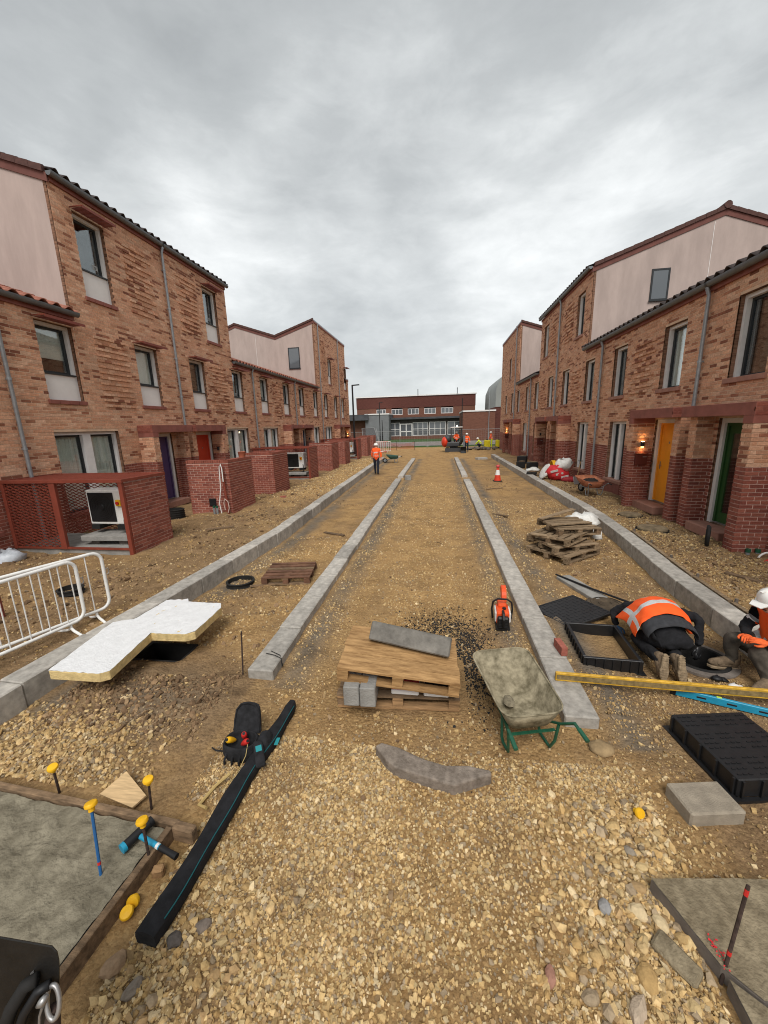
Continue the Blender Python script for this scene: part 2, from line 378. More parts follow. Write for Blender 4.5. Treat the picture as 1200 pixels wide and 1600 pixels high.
def ground_mat():
    m = bpy.data.materials.new('site_ground'); m.use_nodes = True; t = m.node_tree; b = t.nodes['Principled BSDF']
    b.inputs['Roughness'].default_value = 0.95; b.inputs['Specular IOR Level'].default_value = 0.15
    g = t.nodes.new('ShaderNodeNewGeometry')
    def no(scale, det=6, rough=0.6):
        n = t.nodes.new('ShaderNodeTexNoise'); n.inputs['Scale'].default_value = scale; n.inputs['Detail'].default_value = det
        n.inputs['Roughness'].default_value = rough; t.links.new(g.outputs['Position'], n.inputs['Vector']); return n.outputs[0]
    def ramp(src, *st):
        r = t.nodes.new('ShaderNodeValToRGB'); e = r.color_ramp.elements
        e[0].position, e[0].color = st[0][0], (*st[0][1], 1); e[1].position, e[1].color = st[-1][0], (*st[-1][1], 1)
        for p, c in st[1:-1]: q = e.new(p); q.color = (*c, 1)
        t.links.new(src, r.inputs[0]); return r.outputs[0]
    def mixc(f, a, bb, bl='MIX'):
        n = t.nodes.new('ShaderNodeMix'); n.data_type = 'RGBA'; n.blend_type = bl
        if isinstance(f, float): n.inputs[0].default_value = f
        else: t.links.new(f, n.inputs[0])
        t.links.new(a, n.inputs[6]); t.links.new(bb, n.inputs[7]); return n.outputs[2]
    vo = t.nodes.new('ShaderNodeTexVoronoi'); vo.inputs['Scale'].default_value = 34; t.links.new(g.outputs['Position'], vo.inputs['Vector'])
    vo2 = t.nodes.new('ShaderNodeTexVoronoi'); vo2.inputs['Scale'].default_value = 90; t.links.new(g.outputs['Position'], vo2.inputs['Vector'])
    sand = ramp(no(1.6, 9, 0.65), (0.3, (0.23, 0.128, 0.047)), (0.5, (0.38, 0.222, 0.085)), (0.7, (0.50, 0.31, 0.125)))
    peb = ramp(vo.outputs['Color'], (0.1, (0.15, 0.09, 0.04)), (0.5, (0.34, 0.215, 0.095)), (0.9, (0.54, 0.375, 0.18)))
    peb2 = ramp(vo2.outputs['Color'], (0.1, (0.15, 0.09, 0.042)), (0.5, (0.33, 0.21, 0.095)), (0.9, (0.52, 0.365, 0.185)))
    pm = ramp(no(3.2, 5), (0.4, (0, 0, 0)), (0.6, (1, 1, 1)))
    c = mixc(0.5, sand, mixc(pm, peb2, peb))
    at = t.nodes.new('ShaderNodeAttribute'); at.attribute_name = 'Col'
    sp = t.nodes.new('ShaderNodeSeparateColor'); t.links.new(at.outputs['Color'], sp.inputs[0])
    soil = ramp(no(5, 10, 0.7), (0.3, (0.105, 0.064, 0.034)), (0.55, (0.225, 0.142, 0.076)), (0.75, (0.34, 0.225, 0.125)))
    c = mixc(sp.outputs[0], c, mixc(0.25, soil, peb2))          # R: bare soil
    cem = ramp(no(7, 10, 0.7), (0.3, (0.10, 0.082, 0.062)), (0.6, (0.185, 0.152, 0.115)), (0.75, (0.25, 0.21, 0.16)))
    c = mixc(sp.outputs[1], c, cem)                             # G: lean concrete / cement spill
    gr = ramp(no(14, 8, 0.7), (0.3, (0.02, 0.05, 0.012)), (0.7, (0.06, 0.115, 0.028)))
    c = mixc(sp.outputs[2], c, gr)                              # B: turf
    dk = ramp(no(2.3, 12, 0.75), (0.36, (0.40, 0.37, 0.345)), (0.50, (1, 1, 1)))
    c = mixc(0.5, c, dk, 'MULTIPLY')
    t.links.new(c, b.inputs['Base Color'])
    ad = t.nodes.new('ShaderNodeMath'); ad.operation = 'MULTIPLY_ADD'; ad.inputs[1].default_value = -0.5
    t.links.new(vo.outputs['Distance'], ad.inputs[0]); t.links.new(no(24, 8, 0.7), ad.inputs[2])
    bp = t.nodes.new('ShaderNodeBump'); bp.inputs['Strength'].default_value = 0.9; bp.inputs['Distance'].default_value = 0.03
    t.links.new(ad.outputs[0], bp.inputs['Height']); t.links.new(bp.outputs[0], b.inputs['Normal'])
    return m
def masks(x, y):
    n = fbm(x * 0.9, y * 0.9, 41); n2 = fbm(x * 2.5, y * 2.5, 77)
    side = np.maximum(sstep(0.1, 0.5, xl(y) - x), sstep(0.1, 0.5, x - xr(y)))
    inner = ((x > -2.0) & (x < 1.25))
    soil = side * 0.62 + 0.55 * (np.exp(-((x - xl(y) - .45) / .4) ** 2) + np.exp(-((x - xr(y) + .45) / .4) ** 2)) * sstep(.3, .55, n2) * (y < 31) + (~inner) * (y < 31) * 0.45 * sstep(0.35, 0.6, n) + 0.9 * np.exp(-((x + 2.6) / 1.0) ** 2 - ((y - 3.0) / 0.9) ** 2)
    soil = soil + 0.65 * sstep(1.5, 1.9, x) * sstep(5.5, 4.2, y) + 0.5 * np.exp(-((x - 0.2) / 1.3) ** 2 - ((y - 3.6) / 0.9) ** 2) + 0.35 * sstep(0.5, .65, n2)
    soil = soil + 0.55 * np.exp(-((x + 0.9) / 0.5) ** 2) * (y < 2.7) * sstep(.3, .6, n2)
    soil = soil + 0.30 * (np.exp(-((x + 1.05) / .16) ** 2) + np.exp(-((x - .55) / .16) ** 2)) * (y > 4.4) * sstep(.3, .6, n)
    yel = np.exp(-((x + 4.9) / 0.9) ** 2) * sstep(10, 16, y) * (1 - sstep(27, 31, y))
    soil = np.clip(soil - yel, 0, 1) * (1 - sstep(34, 40, y))
    cem = 0.9 * np.exp(-((x + 1.6) / 0.2) ** 2) * (y > 3.4) * (y < 31) + 0.9 * np.exp(-((x - 1.68) / 0.2) ** 2) * (y > 2.95) * (y < 31) + 0.75 * np.exp(-((x - 0.9) / 0.16) ** 2) * (y > 3.6) * (y < 31)
    cem = cem + 0.8 * np.exp(-((x + 3.0) / 0.75) ** 2 - ((y - 3.05) / 0.4) ** 2) + 0.8 * np.exp(-((x - xl(y) - 0.25) / 0.22) ** 2) * (y < 31)
    cem = np.clip(cem * (0.35 + 1.2 * n2), 0, 1)
    turf = sstep(46.5, 47.5, y) * (1 - sstep(68, 69, y)) + sstep(120, 140, y)
    return np.stack([soil, cem, np.clip(turf, 0, 1), np.ones_like(soil)], -1)
GR = ground_mat()
o = rows_mesh('ground', np.stack([GX, GY, GZ], -1).reshape(-1, 3), F, GR, cols=masks(GX, GY).reshape(-1, 4), smooth=True)
tag(o, kind='structure', label='rough tan gravel and soil of the unfinished street')
# ------------------------------------------------------------------ brickwork
BUFF = [(0.61, 0.325, 0.20), (0.64, 0.36, 0.225), (0.57, 0.29, 0.172), (0.66, 0.40, 0.265), (0.59, 0.31, 0.195)]
DARKB = [(0.29, 0.112, 0.064), (0.33, 0.135, 0.078), (0.235, 0.088, 0.052), (0.39, 0.175, 0.10)]
REDB = [(0.245, 0.074, 0.05), (0.275, 0.085, 0.057), (0.215, 0.063, 0.045), (0.30, 0.10, 0.067)]
RED_TOP = 1.80
CH = 0.075
class Bricks:
    def __init__(s): s.L = []
    def plane(s, o, u, width, z0, z1, holes=(), proud=None, red=None, shift=0.0):
        """courses on the vertical plane through o along the unit vector u; outward normal is (u.y,-u.x)"""
        o = Vector(o); u = Vector((u[0], u[1], 0)); n = Vector((u.y, -u.x, 0))
        k0 = int(math.ceil(z0 / CH - 1e-6)); run = 0
        for k in range(k0, int(z1 / CH + 1e-6)):
            zc = k * CH + 0.0325
            iv = [(0.0, width)]
            for (a, b, c, d) in holes:
                if c < zc + 0.03 and d > zc - 0.03:
                    nv = []
                    for (p, q) in iv:
                        if b <= p or a >= q: nv.append((p, q)); continue
                        if a > p: nv.append((p, a))
                        if b < q: nv.append((b, q))
                    iv = nv
            base = (0.1125 if k % 2 else 0.0) + shift - 0.225
            isred = (zc < RED_TOP) if red is None else red
            dark = random.random() < 0.3
            for (p, q) in iv:
                j = math.floor((p - base) / 0.225)
                while base + j * 0.225 < q - 0.02:
                    a = max(p, base + j * 0.225 + 0.0065); b = min(q, base + (j + 1) * 0.225 - 0.0065); j += 1
                    if b - a < 0.03: continue
                    if isred: c = random.choice(REDB)
                    else:
                        if run > 0: run -= 1; c = random.choice(DARKB)
                        elif random.random() < (0.24 if dark else 0.09): run = random.choice((0, 0, 0, 1)); c = random.choice(DARKB)
                        else: c = random.choice(BUFF)
                    v = 0.86 + 0.26 * random.random()
                    m = (a + b) / 2; pr = proud(m, k, a, b) if proud else 0.0
                    pr += random.uniform(-0.0015, 0.0025)
                    P = o + u * m + n * pr
                    s.L.append((P.x, P.y, zc, u.x, u.y, b - a, pr + 0.03, c[0] * v, c[1] * v, c[2] * v))
    def flush(s, parent, singles=300, near=14.0, cone=True):
        if not s.L: return
        A = np.array(s.L); d = np.sqrt(A[:, 0] ** 2 + A[:, 1] ** 2 + (A[:, 2] - CAMZ) ** 2)
        # can it be in the picture (project roughly)
        rel = A[:, :3] - np.array([0, 0, CAMZ]); cc = rel @ RC
        px = 600 + 600 * cc[:, 0] / np.maximum(cc[:, 2], .01); py = 800 + 600 * cc[:, 1] / np.maximum(cc[:, 2], .01)
        facing = (A[:, 4] * -rel[:, 0] + -A[:, 3] * -rel[:, 1]) > 0
        vis = (cc[:, 2] > 0.3) & (px > 4) & (px < 1196) & (py > 0) & (py < 1600) & facing
        ok = vis & (abs(A[:, 5] - 0.212) < 0.002) & (d < near)
        order = np.argsort(np.where(ok, d, 1e9))[:singles]; order = order[ok[order]]
        for i in order:
            x, y, z, ux, uy, L, pr, r, g, b = A[i]
            me = BRICK_MESH[int(i) % 3]
            o = bpy.data.objects.new('brick', me); COL.objects.link(o); o.parent = parent
            w = WORLD[parent.name]
            o.location = (x - w.x, y - w.y, z - w.z); o.rotation_euler = (0, 0, math.atan2(uy, ux)); o.color = (r, g, b, 1)
        rest = np.ones(len(A), bool); rest[order] = False
        A = A[rest]
        if not len(A): return
        # eight corners: back 4 (on the wall), front 4
        U = A[:, 3:5]; n = np.stack([U[:, 1], -U[:, 0]], 1); h = 0.031
        V = np.zeros((len(A), 8, 3)); q = 0
        for dep in (-1, 0):
            for (su, sz) in ((-1, -1), (1, -1), (1, 1), (-1, 1)):
                V[:, q, :2] = A[:, :2] + U * (su * A[:, 5:6] / 2) + n * (dep * A[:, 6:7]); V[:, q, 2] = A[:, 2] + sz * h; q += 1
        base = (np.arange(len(A)) * 8)[:, None, None]
        F = (np.array([[4, 5, 6, 7], [0, 1, 5, 4], [1, 2, 6, 5], [2, 3, 7, 6], [3, 0, 4, 7]])[None] + base).reshape(-1, 4)
        cols = np.repeat(np.concatenate([A[:, 7:10], np.ones((len(A), 1))], 1), 8, 0)
        o = rows_mesh('brick', V.reshape(-1, 3), F, BRICK, parent, cols)
        o['kind'] = 'stuff'
def brick_mesh(L=0.212, e=0.004, d=0.03):
    a = L / 2; h = 0.031
    vs = [(-a, d, -h), (a, d, -h), (a, d, h), (-a, d, h), (-a, e, -h), (a, e, -h), (a, e, h), (-a, e, h),
          (-a + e, 0, -h + e), (a - e, 0, -h + e), (a - e, 0, h - e), (-a + e, 0, h - e)]
    fs = [(0, 1, 5, 4), (1, 2, 6, 5), (2, 3, 7, 6), (3, 0, 4, 7), (4, 5, 9, 8), (5, 6, 10, 9), (6, 7, 11, 10), (7, 4, 8, 11), (8, 9, 10, 11)]
    me = bpy.data.meshes.new('brick'); j = lambda: random.uniform(-.0015, .0015)
    me.from_pydata([(x + j(), y + j(), z + j()) for x, y, z in vs], [], fs); me.materials.append(BRICK); return me
BRICK_MESH = [brick_mesh() for _ in range(3)]

# ------------------------------------------------------------------ pantiles
def tile_mesh(w=0.3, L=0.42, th=0.02, n=8):
    """S-section pantile; local x across the slope, y up the slope"""
    vs = []; fs = []
    for y in (0, L):
        for t in range(n + 1):
            x = w * t / n - w / 2; z = 0.046 * math.sin(2 * math.pi * t / n) + (0.03 if y == 0 else 0.0)
            vs += [(x, y, z), (x, y, z - th)]
    m = 2 * (n + 1)
    for t in range(n):
        a = 2 * t
        fs += [(a, a + 2, m + a + 2, m + a), (a + 1, m + a + 1, m + a + 3, a + 3), (a, a + 1, a + 3, a + 2)]
    return vs, fs
TV, TF = tile_mesh()
def tile_obj_mesh(m):
    me = bpy.data.meshes.new('roof_tile'); me.from_pydata(TV, [], TF); me.materials.append(m); me.shade_smooth(); return me
TILE_MESH = {}
def roof_tiles(parent, s, X, y0, y1, zt, slope, run, m, near, over=0.22, upto=None):
    """pantiles from the eave at x=X up the slope, away from the street"""
    ca, sa = math.cos(slope), math.sin(slope)
    cols = max(1, int(round((y1 - y0) / 0.3))); w = (y1 - y0) / cols; nr = int(run / ca / 0.34)
    rows = range(nr)
    V = []; F = []; tv = np.array(TV); tf = np.array(TF)
    tv4 = tv.copy(); tv4[:, 0] *= w / 0.3
    for r in rows:
        for c in range(cols):
            yy = y0 + (c + 0.5) * w; t = r * 0.34 - over
            ex = X + s * (t * ca); ez = zt + t * sa
            if near and r < 2:
                key = (m.name)
                if key not in TILE_MESH: TILE_MESH[key] = tile_obj_mesh(m)
                o = bpy.data.objects.new('roof_tile', TILE_MESH[key]); COL.objects.link(o); o.parent = parent
                o.location = Vector((ex, yy, ez)) - WORLD[parent.name]; o.scale = (w / 0.3, 1, 1)
                # local x along +-y, local y up the slope
                o.rotation_euler = Matrix(((0, s * ca, -s * sa), (-s, 0, 0), (0, sa, ca))).to_euler()
            else:
                P = np.empty_like(tv4); jj = random.uniform(-.004, .004)
                P[:, 0] = ex + s * (tv4[:, 1] * ca - tv4[:, 2] * sa); P[:, 1] = yy - s * tv4[:, 0]; P[:, 2] = ez + tv4[:, 1] * sa + tv4[:, 2] * ca + jj
                F.append(tf + len(V) * len(tv4)); V.append(P)
    if V:
        o = rows_mesh('roof_tile', np.concatenate(V), np.concatenate(F), m, parent, smooth=True); o['kind'] = 'stuff'

# ------------------------------------------------------------------ terraced houses
XF = {-1: -9.3, 1: 5.92}
PERIOD = 11.45
BOUND = {-1: 13.2, 1: 10.2}     # a party wall with a pair of porches
def fb(mb, s, y0, y1, d0, d1, z0, z1):
    X = XF[s]; mb.box(X - s * d0, X - s * d1, y0, y1, z0, z1)
def window(house, s, y0, y1, z0, z1, kind, rd=0.25):
    """kind: L upper left (infill below, shade above) | Lg two lights | R upper right | Rg two lights with sill"""
    X = XF[s]
    f = MB(); sash = MB(); g = MB(); pan = None
    far0, far1 = y0, y1
    zb = z0
    wm = MB(); wb = 0.09
    # white liner boards round the opening, standing just inside the brick reveal
    fb(wm, s, y1 - 0.07, y1 - 0.002, -rd, -0.105, z0 + .004, z1 - .004); fb(wm, s, y0 + 0.002, y0 + 0.07, -rd, -0.105, z0 + .004, z1 - .004)
    fb(wm, s, y0 + 0.07, y1 - 0.07, -rd, -0.105, z1 - 0.08, z1 - .006)
    win = wm.build('window', WHITEP, house)
    if kind == 'L':
        zb = z0 + (z1 - z0) * 0.34
        p = MB(); fb(p, s, y0 + 0.003, y1 - 0.068, -0.2, -0.10, z0 + 0.003, zb - 0.003); p.build('infill_panel', WPANEL, win)
        c = MB(); fb(c, s, y0 + .003, y1 - 0.04, -0.23, -0.06, zb, zb + 0.035); c.build('sub_sill', DARKF, win)
        zb += 0.035
    lights = [(y0 + 0.07, y1 - 0.07)]
    if kind in ('Lg', 'Rg'):
        m = (y0 + y1) / 2
        wd = 0.12 if kind == 'Lg' else 0.07
        mm = MB(); fb(mm, s, m - wd, m + wd, -rd, -0.10, zb, z1 - 0.08); mm.build('mullion', WHITEP, win)
        lights = [(y0 + 0.07, m - wd), (m + wd, y1 - 0.07)]
    for (a, b) in lights:
        d0, d1 = -rd - 0.0, -rd + 0.055; t = 0.055
        fr = MB(); zt = z1 - 0.08
        fb(fr, s, a, a + t, d0, d1, zb, zt); fb(fr, s, b - t, b, d0, d1, zb, zt)
        fb(fr, s, a + t, b - t, d0, d1, zb, zb + t); fb(fr, s, a + t, b - t, d0, d1, zt - t, zt)
        fr.build('sash', DARKF, win)
        gm = MB(); fb(gm, s, a + t, b - t, d0 + 0.015, d0 + 0.03, zb + t, zt - t); gm.build('pane', GLASS, win)
        if kind == 'Rg' or kind == 'Lg' or (kind in ('R', 'L') and random.random() < 0.5):
            bl = MB(); full = kind in ('Lg', 'Rg')
            if full:
                k = 6; w = (b - a - 2 * t) / k                      # a pleated curtain
                pts = []
                for q in range(k * 2 + 1):
                    pts.append((a + t + q * w / 2, -rd - 0.02 - (0.03 if q % 2 else 0)))
                vs = []; fs = []
                for q, (yy, dd) in enumerate(pts): vs += [(X - s * dd, yy, zb), (X - s * dd, yy, zt)]
                for q in range(len(pts) - 1): fs.append((2 * q, 2 * q + 2, 2 * q + 3, 2 * q + 1))
                bl.add(vs, fs)
            else:
                z = zb + (zt - zb) * random.uniform(0.0, 0.5); fb(bl, s, a + t, b - t, -rd - 0.03, -rd - 0.02, z, zt)
            bl.build('curtain' if full else 'blind', BLIND, win)
    if kind == 'L':
        sl = MB()
        n = 4; w = (y1 - y0 + 0.10) / n
        for q in range(n): fb(sl, s, y0 - 0.05 + q * w, y0 - 0.05 + (q + 1) * w - 0.008, -0.24, 0.05, z0 - 0.095, z0 + 0.001)
        sl.build('sill', TERRA, win, bevel=0.004)
        aw = MB(); dz = 0.02; dep = 0.36
        a, b = y0 - 0.04, y1 + 0.06
        for q in range(14):                                          # perforated shade: slats in a frame
            dd = 0.02 + dep * q / 14; fb(aw, s, a + 0.02, b - 0.02, dd, dd + 0.017, z1 + 0.03, z1 + 0.036)
        for q in range(7):
            yy = a + (b - a) * q / 6 - 0.01; fb(aw, s, yy, yy + 0.02, 0.0, dep, z1 + 0.037, z1 + 0.06)
        fb(aw, s, a, b, dep, dep + 0.012, z1 + 0.0, z1 + 0.062)
        aw.build('window_shade', REDSTEEL, win)
    else:
        sl = MB(); fb(sl, s, y0 - 0.06, y1 + 0.06, -0.24, 0.05, z0 - 0.10, z0 + 0.002)
        if kind == 'Rg':
            ap = MB(); fb(ap, s, y0 + .01, y1 - .01, 0.003, 0.014, 0.16, z0 - 0.102); ap.build('apron_panel', TERRA, win)
        if kind != 'Lg': sl.build('sill', TERRA_P, win, bevel=0.006)
        else: sl.build('sill', TERRA, win, bevel=0.006)
    return win
DOORC = {}
def door(house, s, y0, y1, z0, z1, color, label=None, glazed=False, hinge=1):
    X = XF[s]
    fr = MB(); d0, d1 = -0.2, -0.06; t = 0.10
    fb(fr, s, y0 + .003, y0 + t, d0, d1, z0, z1 - .003); fb(fr, s, y1 - t, y1 - .003, d0, d1, z0, z1 - .003); fb(fr, s, y0 + t, y1 - t, d0, d1, z1 - t, z1 - .003)
    f = fr.build('door_frame', WHITEP, house)
    m = mat('door_' + color[0], color[1], 0.42, var=0.06, vscale=3, spec=0.45)
    c = MB(); t2 = t + 0.06
    fb(c, s, y0 + t, y0 + t2, d0, d1 - 0.05, z0 + .03, z1 - t); fb(c, s, y1 - t2, y1 - t, d0, d1 - 0.05, z0 + .03, z1 - t); fb(c, s, y0 + t2, y1 - t2, d0, d1 - 0.05, z1 - t2, z1 - t)
    c.build('casing', m, f)
    lf = MB()
    if glazed:
        w = 0.10
        fb(lf, s, y0 + t2, y0 + t2 + w, d0 + 0.02, d0 + 0.06, z0 + .03, z1 - t2); fb(lf, s, y1 - t2 - w, y1 - t2, d0 + 0.02, d0 + 0.06, z0 + .03, z1 - t2)
        fb(lf, s, y0 + t2 + w, y1 - t2 - w, d0 + 0.02, d0 + 0.06, z1 - t2 - .16, z1 - t2); fb(lf, s, y0 + t2 + w, y1 - t2 - w, d0 + 0.02, d0 + 0.06, z0 + .03, z0 + .25)
    else: fb(lf, s, y0 + t2, y1 - t2, d0 + 0.02, d0 + 0.06, z0 + 0.03, z1 - t2)
    leaf = lf.build('door', m, house)
    if glazed:
        g = MB(); fb(g, s, y0 + t2 + w, y1 - t2 - w, d0 + .03, d0 + .045, z0 + .25, z1 - t2 - .16); g.build('pane', GLASS, leaf)
    h = MB(); yy = y0 + t2 + 0.07 if hinge > 0 else y1 - t2 - 0.07
    p = Vector((X - s * (d0 + 0.09), yy, z0 + 1.02)); q = p + Vector((0, 0.11 * hinge, 0))
    h.tube([(X - s * (d0 + 0.058), yy, z0 + 1.02), p, q], 0.011, 6); fb(h, s, yy - .02, yy + .02, d0 + .06, d0 + .066, z0 + .92, z0 + 1.12)
    h.build('handle', STEEL, leaf)
    k = MB(); fb(k, s, (y0 + y1) / 2 - 0.02, (y0 + y1) / 2 + 0.02, d0 + .06, d0 + .07, z0 + 1.62, z0 + 1.68); k.build('door_viewer', STEEL, leaf)
    w_ = MB(); fb(w_, s, y0 + t2, y1 - t2, d0 + 0.02, d0 + 0.085, z0, z0 + 0.03); w_.build('weather_bar', STEEL, leaf)
    st = MB(); fb(st, s, y0 - 0.02, y1 + 0.02, -0.2, 0.36, z0 - 0.2, z0 - 0.001); st.build('step', TERRA_P, house, bevel=0.01)
def light_pair(loc, e=2.2):
    for up in (1, -1):
        ld = bpy.data.lights.new('porch_lamp_glow', 'SPOT'); ld.energy = e; ld.color = (1.0, 0.55, 0.2); ld.spot_size = R(95); ld.spot_blend = 0.6; ld.shadow_soft_size = 0.02
        lo = bpy.data.objects.new('porch_lamp_glow', ld); COL.objects.link(lo)
        lo.location = (loc[0], loc[1], loc[2] + up * 0.085); lo.rotation_euler = (R(180) if up > 0 else 0, 0, 0)
PB = {-1: -0.13, 1: -0.27}
def porch(house, s, B, side, lit, color, dlabel, glazed):
    """one of the two porches at the party wall y=B; side=-1 nearer the camera, +1 beyond"""
    X = XF[s]; D = 0.52 if s < 0 else .56; ln = 2.0 if s < 0 else 2.1; g = 0.1 if s < 0 else .17; B = B + PB[s]
    a, b = (B + g, B + g + ln) if side > 0 else (B - g - ln, B - g)
    c = MB(); fb(c, s, a, b, 0.004, D, 2.70, 2.93); c.build('porch_canopy', TERRA, house, bevel=0.006)
    pw = 0.25
    for (p, q) in ((a + 0.003, a + pw), (b - pw, b - 0.003)):
        core = MB()
        outer = (p > (a + b) / 2) == (side > 0); PD = D - .012 if outer else D - .2; zt_ = 2.56 if outer else 2.70
        if outer: dn = MB(); fb(dn, s, p + .002, q - .002, 0.0, D, 2.56, 2.6995); dn.build('canopy_leg', TERRA, house, bevel=.004)
        fb(core, s, p + 0.008, q - 0.008, 0.0, PD - .008, 0.16, 1.80); core.mi = 1; fb(core, s, p + 0.008, q - 0.008, 0.0, PD - .008, 1.80, zt_ - .001); core.build('porch_pier', [MORT_R, MORT_B], house)
        # three brick faces: towards the street, towards the camera, and away
        n = Vector((-s, 0, 0)); u = Vector((0, -s * 1.0, 0)); u = Vector((-n.y, n.x, 0))
        xs = X - s * PD
        o = Vector((xs, p if u.y > 0 else q, 0)); yield ('plane', o, u, q - p, 0.15, zt_)
        for (yy, ny_) in ((p, -1), (q, 1)):
            n = Vector((0, ny_, 0)); u = Vector((-n.y, n.x, 0))
            x0 = X if u.x * -s > 0 else xs
            yield ('plane', Vector((x0, yy, 0)), u, PD, 0.15, zt_)
    for (yy, ny_) in ((a - .002, -1), (b + .002, 1)):
        n = Vector((0, ny_, 0)); u = Vector((-n.y, n.x, 0)); xs = X - s * D
        yield ('plane', Vector((X if u.x * -s > 0 else xs, yy, 0)), u, D - .002, 2.70, 2.93, (), None, True)
    # lamp and letter box on the inner face of the farther pier
    yf = b - pw - 0.002
    lx = X - s * (D * 0.5)
    if side < 0: return
    lm = MB(); lm.tube([(lx, yf - 0.06, 1.92), (lx, yf - 0.06, 2.06)], 0.045, 12); lm.box(lx - .02, lx + .02, yf - 0.03, yf, 1.95, 2.03)
    l = lm.build('porch_lamp', LAMPK, house, smooth=True)
    if lit:
        e = MB(); e.tube([(lx, yf - .06, 2.061), (lx, yf - .06, 2.068)], 0.036, 12); e.tube([(lx, yf - .06, 1.912), (lx, yf - .06, 1.919)], 0.036, 12); e.build('lamp_lens', WARM, l)
        light_pair((lx, yf - .07, 1.99), 1.5)
    if s > 0 or lit:
        bx = MB(); bx.box(lx - 0.15, lx + 0.15, yf - 0.1, yf, 1.42, 1.72); bx.box(lx - 0.16, lx + 0.16, yf - 0.115, yf, 1.723, 1.74)
        p = bx.build('letter_box', mat('letter_box_red', (0.11, 0.025, 0.018), 0.5), house, bevel=0.005)
        sl = MB(); sl.box(lx + 0.02, lx + 0.12, yf - 0.104, yf - 0.1, 1.63, 1.655); sl.build('name_plate', STEEL, p)

def zroof(s, block, x):
    """roof surface height above point x for a block (profile as (distance back, height))"""
    d = (x - XF[s]) * s
    pr = block['prof']; return float(np.interp(d, [p[0] for p in pr], [p[1] for p in pr]))
TSL = math.atan(0.35)
def prof_gable(e): return [(0, e), (4.4, e + 1.54), (8.8, e)]
BLOCKS = {-1: [dict(y0=-6, y1=9.42, e=5.66, prof=prof_gable(5.66)), dict(y0=9.42, y1=17.2, e=8.75, prof=prof_gable(8.75)),
               dict(y0=17.2, y1=29.6, e=5.66, prof=prof_gable(5.66)), dict(y0=29.6, y1=39.0, e=10.4, prof=[(0, 10.4), (3.05, 9.42), (6.15, 10.45), (8.8, 9.5)], flat=True),
               dict(y0=39.0, y1=40.0, e=7.3, prof=[(0, 7.3), (8.8, 7.3)], flat=True)],
          1: [dict(y0=-6, y1=17.75, e=5.5, prof=prof_gable(5.5)), dict(y0=17.75, y1=25.6, e=8.5, prof=prof_gable(8.5)),
              dict(y0=25.6, y1=32.0, e=5.5, prof=prof_gable(5.5)), dict(y0=32.0, y1=40.6, e=9.9, prof=[(0, 9.9), (3.05, 8.9), (6.15, 9.9), (8.8, 9.0)], flat=True)]}
